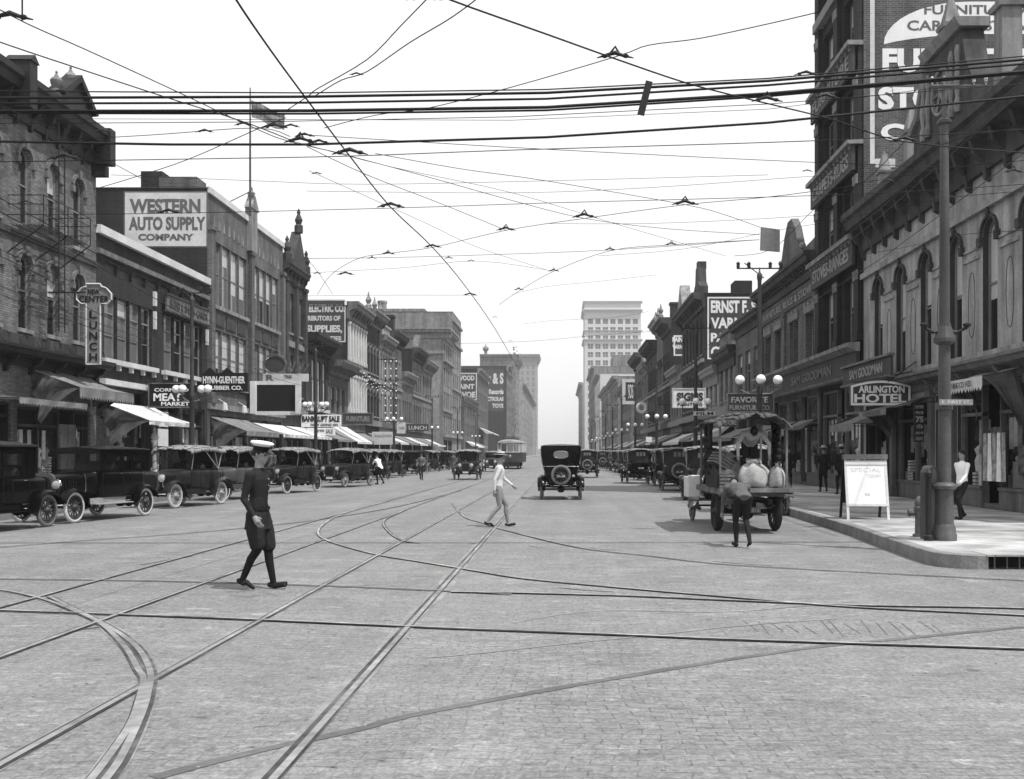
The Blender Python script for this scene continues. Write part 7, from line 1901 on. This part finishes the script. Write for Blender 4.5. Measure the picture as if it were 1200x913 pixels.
# hangers and insulators
def hanger(label, px, py, s_=1.0, z=6.35, kind=0, rz=0):
    Y = F*(z-H)/(VY-py); c = Vector(PT(px, py, Y)); r = thing('wire_hanger', label, 'wire hanger', tuple(c), rz, 'insulated wire hangers')
    mb = MB(); mb.tube([(-.42*s_, 0, .0), (-.2*s_, 0, .07*s_), (0, 0, .12*s_), (.2*s_, 0, .05*s_), (.42*s_, 0, 0)], [.012*s_, .035*s_, .05*s_, .035*s_, .012*s_], 6)
    if kind: mb.tube([(-.12*s_, 0, .1*s_), (0, 0, .26*s_), (.1*s_, 0, .08*s_)], .03*s_, 6)
    mb.build('yoke', M['iron'], r, world=False)
    for q in (-.24, .24): mb = MB(); mb.sphere((q*s_, 0, .045*s_), (.075*s_, .05*s_, .05*s_), 8, 6); mb.build('insulator', M['iron'], r, world=False)
    return r
HG_S = .45
HG = [(721,68,1.15,'large arched wire hanger high in the top centre',1),(899,119,1.1,'wire hanger right of the dangling plank',1),(410,181,1.5,'broad dark hanger left of centre on the diagonal trolley wire',0),(458,243,1.4,'broad dark hanger below the left centre one on the diagonal trolley wire',0),(76,187,1.5,'dark hanger in front of the corner block upper windows',0),(198,250,1.3,'dark hanger in front of the auto supply wall lettering',0),(1060,166,1.2,'dark hanger in front of the furniture wall sign',0),(593,270,1.1,'first small hanger right of the diagonal trolley wire',1),(685,255,1.3,'second small hanger in the centre of the sky',1),(803,240,1.35,'third small hanger towards the right in the sky',1),(507,290,1.1,'hanger where the diagonal trolley wire meets the bending wire',0),(526,303,.6,'tiny hanger just below the crossing of the diagonal wire',1),(455,298,.9,'small hanger left on the bending wire',1),(436,303,.6,'tiny hanger at the left end of the bending wire',1),(405,322,1.2,'long hanger above the electric supplies wall',0),(715,293,.7,'small upright hanger low in the centre sky',1),(787,287,.8,'small hanger on the lowest curving wire right',1),(649,318,.8,'small hanger on the lowest curving wire centre',1),(608,340,.8,'small hanger on the lowest curving wire left',1),(551,346,1.1,'hanger low on the diagonal trolley wire',0),(240,155,.7,'small insulator in the sky above the auto supply roof',0),(322,150,1.0,'insulator next to the roof flag',0),(352,167,1.3,'insulator cluster right of the roof flag',1),(12,23,1.3,'insulator pair at the top left corner of the picture',0),(372,321,.6,'tiny insulator over the left gable finial',1)]
HG += [(285,147,.7,'small insulator left of the roof flag',0),(341,149,.7,'small insulator touching the right end of the roof flag',0),(357,160,.8,'insulator just below the flag insulator cluster',0),(374,168,.9,'insulator between the flag cluster and the broad dark hanger',0),(371,204,.5,'tiny insulator below the broad dark hanger',0),(552,306,.5,'tiny insulator right of the wire crossing low in the sky',0),(946,201,.5,'tiny insulator near the furniture tower edge',0),(1188,202,.9,'insulator at the right edge before the hotel arches',1),(1040,213,.7,'insulator in front of the hotel cornice brackets',0),(1115,232,.6,'insulator in front of the hotel arches',0),(968,115,.9,'insulator on the thick cables before the furniture tower',0),(945,88,.8,'higher insulator on the thick cables before the furniture tower',0),(418,88,.5,'tiny insulator on the curved wires top centre',0),(497,0,1.0,'insulator cut by the top edge of the picture',0),(120,155,.7,'insulator before the end of the corner cornice',0),(62,258,.8,'insulator in front of the fire escape',0),(30,238,.8,'insulator left of the fire escape',0),(580,372,.5,'tiny insulator low on the diagonal trolley wire',0),(598,400,.5,'lowest tiny insulator on the diagonal trolley wire',0)]
for px, py, s_, lb, k in HG: hanger(lb, px, py, s_*HG_S, kind=k)
for (nm, lb, c4) in (('hanging_plank', 'short dark plank dangling from the thick cables near the top centre', [(757,94),(765,96),(755,135),(747,133)]), ('hanging_board', 'square grey board hanging tilted on a wire at the right in the sky', [(892,266),(914,269),(914,295),(891,293)])):
    Y = 16.8 if 'plank' in nm else 21.0
    P = [PT(px, py, Y) for px, py in c4]; mb = MB(); mb.add(P+[(p[0], p[1]+.05, p[2]) for p in P], [(0,1,2,3),(7,6,5,4),(0,4,5,1),(1,5,6,2),(2,6,7,3),(3,7,4,0)])
    o = tag(mb.build(nm, M['iron'] if 'plank' in nm else M['iron_mid']), lb, 'board' if 'board' in nm else 'plank')
# upper left drop wire
wire('drop_wire', 'short vertical wire at the top left corner of the picture', [PT(26, 24, 9.8), PT(26, -30, 9.8)], .008)
# ================================================================== PEOPLE (local: facing +X)
def limb_mesh(mb, pts, rs, n=10):
    mb.tube(pts, rs, n)
    for p, q in zip(pts, rs): mb.sphere(tuple(p), q*.98, n, 8)
def hand_pts(wrist, d, side, mb, s=1.0, curl=.5):
    """palm and five bent fingers, hanging along direction d"""
    w = Vector(wrist); d = Vector(d).normalized(); lat = Vector((0, 1, 0)); 
    if abs(d.dot(lat)) > .9: lat = Vector((1, 0, 0))
    nrm = d.cross(lat).normalized(); fw = lat.cross(d).normalized()
    a = Vector((0, side, 0))*-1              # palm faces the thigh
    across = fw                              # fingers spread front to back
    if across.x < 0: across = -across
    pal = w+d*.05*s
    mb.tube([w-d*.01, w+d*.04*s, w+d*.085*s], [.026*s, .034*s, .034*s], 8)
    for k in (-1.5, -.5, .5, 1.5): mb.tube([w+d*.03*s+across*k*.011*s, w+d*.085*s+across*k*.019*s], .016*s, 6)
    for i, (k, L_) in enumerate(((-1.5, .062), (-.5, .078), (.5, .085), (1.5, .075))):
        b0 = w+d*.085*s+across*k*.019*s; c1 = (d+a*curl*.35).normalized(); c2 = (d+a*curl*1.3).normalized(); c3 = (d*.6+a*curl*2).normalized()
        p1 = b0+c1*L_*.42*s; p2 = p1+c2*L_*.33*s; p3 = p2+c3*L_*.25*s
        mb.tube([b0, p1, p2, p3], [.0095*s, .009*s, .008*s, .006*s], 6); mb.sphere(tuple(p3), .0065*s, 6, 4)
    t0 = w+d*.025*s+across*.02*s; t1 = t0+(across*.9+d*.6).normalized()*.035*s; t2 = t1+(across*.35+d+a*.4).normalized()*.03*s; mb.tube([t0, t1, t2], [.013*s, .011*s, .008*s], 6); mb.sphere(tuple(t2), .008*s, 6, 4)
def person(label, x, y, rz, z0=0.0, h=1.76, stride=.25, lean=0.0, top='cloth_dark', legs='cloth_dark', skin='skin', shoe='shoe', hat=None, armL=(.2, .3), armR=(-.25, .35), coat=0.0, leggings=None, vox=.014, sleeve='long', head_tilt=0.0, bend_hip=0.0, back_knee=.12, extras=None, hair='hair', spread=.12, breeches=False, slim=1.0):
    """arm=(swing, elbow bend); everything in a frame facing +X, left = +Y"""
    s = h/1.78
    root = thing('person', label, 'person', (x, y, z0), R(rz))
    hipz = .94*s-.10*abs(stride); hipc = Vector((0, 0, hipz))
    ld = Vector((math.sin(lean+bend_hip), 0, math.cos(lean+bend_hip)))
    perp = Vector((math.cos(lean+bend_hip), 0, -math.sin(lean+bend_hip)))
    chest = hipc+ld*.40*s; neck = hipc+ld*.56*s; hd = (ld*math.cos(head_tilt)+perp*math.sin(head_tilt)).normalized(); hf = (perp*math.cos(head_tilt)-ld*math.sin(head_tilt)).normalized()
    headc = neck+hd*.155*s
    mb = MB(); Z = []     # Z: zone list (segment, label)
    def seg(a, b_, lab, bias=0): Z.append((Vector(a), Vector(b_), lab, bias))
    def ell(c, rx, ry, rz_, ax=ld):      # flattened trunk sections
        pass
    # trunk as a loft of ellipses along the lean
    secs = [(-.10, .095, .155, 0), (-.02, .115, .175, 0), (.08, .112, .162, 0), (.20, .108, .150, .005), (.32, .122, .172, .012), (.42, .120, .188, .010), (.49, .098, .180, 0), (.54, .062, .10, -.005)]
    rings = []
    for q, a, b_, off in secs:
        a *= slim; b_ *= slim; c = hipc+ld*q*s+perp*off*s; rings.append([c+perp*a*s*math.cos(t)+Vector((0, 1, 0))*b_*s*math.sin(t) for t in [2*math.pi*k/20 for k in range(20)]])
    mb.ring_loft(rings)
    mb.tube([neck-ld*.06*s, neck+hd*.08*s], .056*s, 10); seg(neck+hd*.03*s, neck+hd*.05*s, 'skin', .03)
    # legs
    LL = (.412 if breeches else .43)*s
    for sd, fx in ((1, 1), (-1, -1)):
        a = stride*.9*fx; hp = hipc+Vector((0, sd*.088*s, -.02)); foot = Vector((stride*fx*1.0*s*1.15, sd*.09*s, .085*s)) 
        if bend_hip: foot.x = stride*fx*s
        if fx < 0: foot.z += back_knee*.35; 
        dv = foot-hp; L_ = dv.length; k = min(1, L_/(2*LL)); bendo = LL*math.sqrt(max(0, 1-k*k)); kn = hp+dv*.5+Vector((1, 0, 0))*(bendo+.01)
        bq = .028 if breeches else 0; limb_mesh(mb, [hp, hp.lerp(kn, .5), kn+Vector((0, 0, .04)), kn-Vector((0, 0, .03)), kn.lerp(foot, .35)+Vector((-.012, 0, 0)), foot], [(.095+bq*.3)*s, (.086+bq)*s, (.066+bq)*s, .056*s, (.058-bq*.2)*s, .038*s])
        seg(hp, kn, 'legs'); seg(kn+Vector((0,0,-.03)), foot, 'leg2')
        tp = -.35 if fx < 0 and stride > .1 else 0.02
        toe = foot+Vector((.155*s*math.cos(tp), 0, -.045*s+.18*math.sin(tp))); heel = foot+Vector((-.05*s, 0, -.035*s-(.0 if fx > 0 else -.02)))
        if fx < 0 and stride > .1: toe.z = max(toe.z, .03)
        mb.tube([heel, foot+Vector((.02, 0, -.045*s)), foot+Vector((.10*s, 0, -.05*s)).lerp(toe, .3), toe], [.034*s, .038*s, .036*s, .022*s], 10); mb.sphere(tuple(toe), .023*s, 8, 6); mb.sphere(tuple(heel), .034*s, 8, 6)
        seg(heel+Vector((0,0,-.02)), toe+Vector((0,0,-.01)), 'shoe')
    # arms
    hands = {}
    for sd, (sw, be) in ((1, armL), (-1, armR)):
        sh = hipc+ld*.465*s+Vector((0, sd*.195*s, 0)); base = Vector((0, 0, -1)) if not bend_hip else -ld.lerp(Vector((0, 0, 1)), .75).normalized()
        d1 = Vector((math.sin(sw), sd*spread, -math.cos(sw))).normalized(); el = sh+d1*.29*s
        d2 = Vector((math.sin(sw+be), sd*-.02, -math.cos(sw+be))).normalized(); wr = el+d2*.25*s
        limb_mesh(mb, [sh, sh.lerp(el, .5), el, wr], [.066*s, .054*s, .045*s, .030*s]); seg(sh, el, 'top'); seg(el, wr-d2*.02, 'top' if sleeve == 'long' else 'skin')
        hand_pts(wr, d2, sd, mb, s*1.05); seg(wr+d2*.03*s, wr+d2*.17*s, 'skin', .01)
        hands[sd] = (sh, el, wr)
    seg(hipc+Vector((0,0,.02)), hipc+ld*.47*s, 'top', .07); seg(hipc+Vector((0, -.09, -.05)), hipc+Vector((0, .09, -.05)), 'legs', .04)
    if coat:
        rings = []
        for q, a, b_ in ((.06, .120, .168), (-.03, .134, .186), (-coat*.5, .145, .195), (-coat*.8, .155, .20), (-coat, .165, .205)):
            a *= slim; b_ *= slim; c = hipc+Vector((0, 0, q*s)) ; rings.append([c+Vector((a*s*math.cos(t)*(1+.4*stride), b_*s*math.sin(t), 0)) for t in [2*math.pi*k/20 for k in range(20)]])
        mb.ring_loft(rings); seg(hipc, hipc+Vector((0,0,-coat*.9*s)), 'top', .175)
    # head: skull, jaw, nose, ears, brow
    def hp_(a, b_, c): return headc+hf*a*s+Vector((0, 1, 0))*b_*s+hd*c*s
    def ellip(c, rx, ry, rz_, n=14, m=10):
        rings = []
        for k in range(1, m):
            t = math.pi*k/m; rings.append([c+hf*rx*s*math.sin(t)*math.cos(2*math.pi*i/n)+Vector((0, 1, 0))*ry*s*math.sin(t)*math.sin(2*math.pi*i/n)+hd*(-rz_*s*math.cos(t)) for i in range(n)])
        mb.ring_loft(rings)
    ellip(hp_(-.008, 0, .025), .098, .076, .096); ellip(hp_(.022, 0, -.045), .072, .060, .068); ellip(hp_(.055, 0, -.088), .03, .032, .022)
    ellip(hp_(.096, 0, -.012), .020, .013, .030); ellip(hp_(.083, 0, .022), .016, .048, .012); ellip(hp_(.085, 0, -.052), .012, .026, .007); ellip(hp_(.085, 0, -.064), .011, .022, .007)
    for sd in (-1, 1): ellip(hp_(-.005, sd*.076, -.006), .018, .010, .030)
    seg(hp_(0, 0, .04), hp_(.03, 0, -.06), 'skin', .05)
    o = mb.build('body', [M[skin], M[top], M[legs], M[leggings or legs], M[shoe]], root, world=False, smooth=True)
    md = o.modifiers.new('Remesh', 'REMESH'); md.mode = 'VOXEL'; md.voxel_size = vox*s; md.use_smooth_shade = True
    md = o.modifiers.new('Smooth', 'SMOOTH'); md.factor = .5; md.iterations = 2
    bake(o); me = o.data
    me.materials.clear()
    for m_ in (M[skin], M[top], M[legs], M[leggings or legs], M[shoe]): me.materials.append(m_)
    idx = {'skin': 0, 'top': 1, 'legs': 2, 'leg2': 3, 'shoe': 4}
    for p in me.polygons:
        c = p.center; best = None; bd = 9
        for a, b_, lab, bias in Z:
            ab = b_-a; t = max(0, min(1, (c-a).dot(ab)/max(ab.length_squared, 1e-9))); d = (c-(a+ab*t)).length-bias
            if d < bd: bd = d; best = lab
        p.material_index = idx[best]; p.use_smooth = True
    # eyes
    eb = MB()
    for sd in (-1, 1): eb.sphere(tuple(hp_(.080, sd*.030, .006)), .0125*s, 8, 6)
    eb.build('eyes', M['black'], root, world=False, smooth=True)
    # hair
    hb = MB(); rings = []
    cap_top = hat is None
    for k in range(1, 9):
        t = math.pi*(.5*k/9)*1.12; rings.append([hp_(-.012, 0, .028)+hf*(.105*s*math.sin(t)*math.cos(q)*(1 if math.cos(q) < .3 else .93))+Vector((0, 1, 0))*.083*s*math.sin(t)*math.sin(q)+hd*(.103*s*math.cos(t)-(.045*s*(k/8)**2 if math.cos(q) < .2 else -.0)) for q in [2*math.pi*i/18 for i in range(18)]])
    hb.ring_loft(rings); hb.build('hair', M[hair], root, world=False, smooth=True)
    if hat:
        hm = MB(); c0 = hp_(0, 0, .075)
        def ring(rx, ry, dz, fx=0, n=22): return [c0+hf*((rx*math.cos(q)+fx)*s)+Vector((0, 1, 0))*ry*s*math.sin(q)+hd*dz*s for q in [2*math.pi*i/n for i in range(n)]]
        if hat == 'police':
            hm.ring_loft([ring(.098, .082, -.02), ring(.100, .084, .035)]); hm.build('hat_band', M['cloth_black'], root, world=False, smooth='auto')
            hm = MB(); hm.ring_loft([ring(.100, .084, .032), ring(.140, .125, .060, .005), ring(.148, .132, .072, .005), ring(.125, .112, .088, .0), ring(.06, .05, .096)]); hm.build('cap_crown', M['bright_white'], root, world=False, smooth=True)
            hm = MB(); P = []
            hm.add([c0+hf*(.09+.075*math.cos(q))*s*(1)+Vector((0, 1, 0))*.078*s*math.sin(q)+hd*(-.012-.035*math.cos(q))*s for q in [math.pi*(i/12-.5) for i in range(13)]]+[c0+hf*.085*s*math.cos(q*.9)+Vector((0, 1, 0))*.078*s*math.sin(q)+hd*.0 for q in [math.pi*(i/12-.5) for i in range(13)]], [(i, i+1, 14+i, 13+i) for i in range(12)])
            v = hm.build('cap_visor', M['car_black'], root, world=False); q = v.modifiers.new('Solid', 'SOLIDIFY'); q.thickness = .006
        elif hat == 'boater':
            hm.ring_loft([ring(.175, .165, -.005), ring(.177, .167, .005), ring(.098, .086, .008), ring(.096, .084, .08), ring(.05, .04, .082)]); hm.build('straw_hat', M['canvas'], root, world=False, smooth='auto')
            hm = MB(); hm.ring_loft([ring(.101, .089, .008), ring(.1, .088, .035)], cap=False); hm.build('hat_ribbon', M['black'], root, world=False)
        elif hat == 'flat':
            hm.ring_loft([ring(.10, .085, -.02), ring(.13, .105, .015, .015), ring(.125, .10, .035, .01), ring(.06, .05, .05)]); hm.build('flat_cap', M['cloth_dark'], root, world=False, smooth=True)
        elif hat == 'fedora':
            hm.ring_loft([ring(.16, .14, -.012), ring(.162, .142, -.004), ring(.098, .085, .002), ring(.092, .078, .085), ring(.07, .04, .10), ring(.03, .02, .085)]); hm.build('felt_hat', M['cloth_dark'], root, world=False, smooth='auto')
    if extras: extras(root, s, hipc, ld, perp, hands)
    return root
M['cloth_uniform'] = mat('dark_blue_wool_uniform', .045, .85, var=.35, scale=5, bump=.5)
M['cloth_vest'] = mat('mid_grey_cloth', .16, .85, var=.3, scale=6, bump=.4)
M['cloth_mist'] = mat('light_grey_trouser_cloth', .33, .85, var=.15, scale=6)
M['cloth_shirt'] = mat('light_work_shirt', .45, .85, var=.15, scale=6)
M['bright_white'] = mat('bright_white_cloth', .85, .8, var=.03)

def police_extras(root, s, hipc, ld, perp, hands):
    mb = MB(); rings = []
    for q in (.045, .085): rings.append([hipc+ld*q*s+perp*.128*s*math.cos(t)+Vector((0, 1, 0))*.178*s*math.sin(t) for t in [2*math.pi*k/20 for k in range(20)]])
    mb.ring_loft(rings, cap=False); mb.build('belt', M['shoe'], root, world=False)
    mb = MB(); 
    for k in range(5): mb.sphere(tuple(hipc+ld*(.12+.075*k)*s+perp*.133*s), .012*s, 6, 5)
    mb.build('buttons', M['nickel'], root, world=False)
g_ = G(305, 687.5)
person('policeman in a dark belted uniform and white peaked cap striding across the rails', -3.74, 12.62, -14, h=1.80, stride=.135, lean=.02, top='cloth_uniform', legs='cloth_uniform', leggings='cloth_black', hat='police', slim=.9, armL=(-.25, .5), armR=(-.22, .8), coat=.19, vox=.009, head_tilt=.12, breeches=True, extras=police_extras)
person('pedestrian in light clothes stepping over the rails in the street centre', -1.45, 23.3, 10, h=1.72, stride=.22, lean=.08, top='cloth_pale', legs='cloth_mist', hat='boater', armL=(.5, .4), armR=(-.45, .4))
person('man in shirt sleeves standing on the truck bed, bent forward over the large sack', *tloc(.12, .22, 0)[:2], -92, z0=.95, h=1.82, stride=.08, lean=.1, bend_hip=1.05, spread=.5, top='cloth_shirt', legs='cloth_dark', armL=(.55, -.25), armR=(.5, -.3), sleeve='long', head_tilt=.45)
gx, gy = G(874, 642)
person('stooping man behind the truck tailgate with one foot forward on the bare road', gx-.05, gy, 95, h=1.72, stride=.13, lean=.1, bend_hip=1.1, top='cloth_vest', legs='cloth_dark', armL=(.5, -.1), armR=(.6, -.1), head_tilt=.2)
gx, gy = G(1121, 609, .21)
person('boy in white shirt and dark trousers walking on the pavement right of corner pole', gx+.12, gy, 200, z0=.21, h=1.55, stride=.12, top='bright_white', legs='cloth_dark', armL=(.3, .5), armR=(-.3, .3), hat=None, sleeve='long')
gx, gy = G(965, 577, .21)
person('man in dark suit and straw hat walking away on right pavement, left of two', gx, gy, 85, z0=.21, h=1.74, stride=.15, top='cloth_black', legs='cloth_black', hat='boater', armL=(.2, .3), armR=(-.2, .3), vox=.02)
gx, gy = G(986, 580, .21)
person('man in dark suit and straw hat walking away close beside the white sandwich board', gx, gy, 95, z0=.21, h=1.76, stride=.13, top='cloth_dark', legs='cloth_dark', hat='boater', armL=(-.2, .3), armR=(.2, .3), vox=.02)
gx, gy = G(1015, 571, .21)
person('shopper in a dark suit standing at the shop window behind the sandwich board', gx+.45, gy+.6, 30, z0=.21, h=1.72, stride=.04, top='cloth_black', legs='cloth_black', hat='fedora', vox=.02)
gx, gy = G(446, 568)
person('man in white shirt bending towards the kerb beside a parked touring car', gx, gy, 150, h=1.72, stride=.14, lean=.1, bend_hip=.35, top='bright_white', legs='cloth_dark', armL=(.7, .3), armR=(.6, .4), hat=None, vox=.02)
gx, gy = G(434, 568)
person('man in dark clothes at a touring car, left of the white shirted bending man', gx, gy, 100, h=1.74, stride=.05, top='cloth_dark', legs='cloth_dark', hat='flat', vox=.02)
gx, gy = G(494, 563)
person('man with vest and hat crossing the street by himself on the left', gx, gy, -100, h=1.74, stride=.1, top='cloth_grey', legs='cloth_dark', hat='fedora', armL=(.2, .9), armR=(.1, .9), vox=.02)
gx, gy = G(588, 551)
person('pale dressed person standing beside the front of the streetcar', gx, gy, -90, h=1.72, stride=.04, top='cloth_pale', legs='cloth_grey', hat='boater', vox=.025)
for i, (x, y, lb) in enumerate(((9.2, 41.5, 'man in dark clothes at the shop doors below the small awning, behind two walking men'), (8.8, 52, 'distant pedestrian on the right pavement beyond the truck canopy'), (9.4, 61, 'distant pedestrian on the right pavement close to the shop fronts'), (-16.5, 51, 'pedestrian in dark suit on the left pavement by the meat market'), (-16.2, 79, 'pedestrian under the pale awning on the left pavement'), (-16.8, 97, 'distant pedestrian on the left pavement near the striped awnings'))):
    person(lb, x, y, rnd.choice([80, 100, -80]), z0=.2, h=rnd.uniform(1.65, 1.8), stride=.15, top=rnd.choice(['cloth_dark', 'cloth_grey', 'cloth_black']), legs='cloth_dark', hat=rnd.choice(['boater', 'fedora', 'flat']), vox=.025)

for x, y, lb in ((9.6, 45.5, 'distant man close to the shop wall beyond the first small awning on the right'), (8.2, 56.5, 'distant pedestrian near the right kerb beyond the truck canopy'), (9.0, 68, 'tiny pedestrian on the right pavement under the pale awning'), (8.6, 76, 'tiny pedestrian on the right pavement below the varnish wall'), (9.3, 88, 'tiny pedestrian on the right pavement before the second lamp row'), (-16.9, 46.6, 'man standing in the shade left of the barber pole'), (-16.4, 58, 'pedestrian in the shade of the long awning by the tyre shops'), (-16.9, 66, 'pedestrian passing below the empty billboard'), (-16.3, 88, 'small pedestrian on the left pavement by the white shop sign'), (-16.8, 106, 'tiny pedestrian on the left pavement beyond the bulb-studded frame'), (-8.9, 84, 'tiny person stepping into the road beyond the oncoming car'), (7.9, 100, 'tiny pedestrian at the right kerb far beyond the parked row')):
    person(lb, x, y, rnd.choice([80, 100, -80, -100]), z0=.2 if abs(x+3.8) > 9.7 else 0, h=rnd.uniform(1.62, 1.8), stride=.15, top=rnd.choice(['cloth_dark', 'cloth_grey', 'cloth_black', 'cloth_pale', 'cloth_vest']), legs=rnd.choice(['cloth_dark', 'cloth_black', 'cloth_vest']), hat=rnd.choice(['boater', 'fedora', 'flat']), vox=.03)
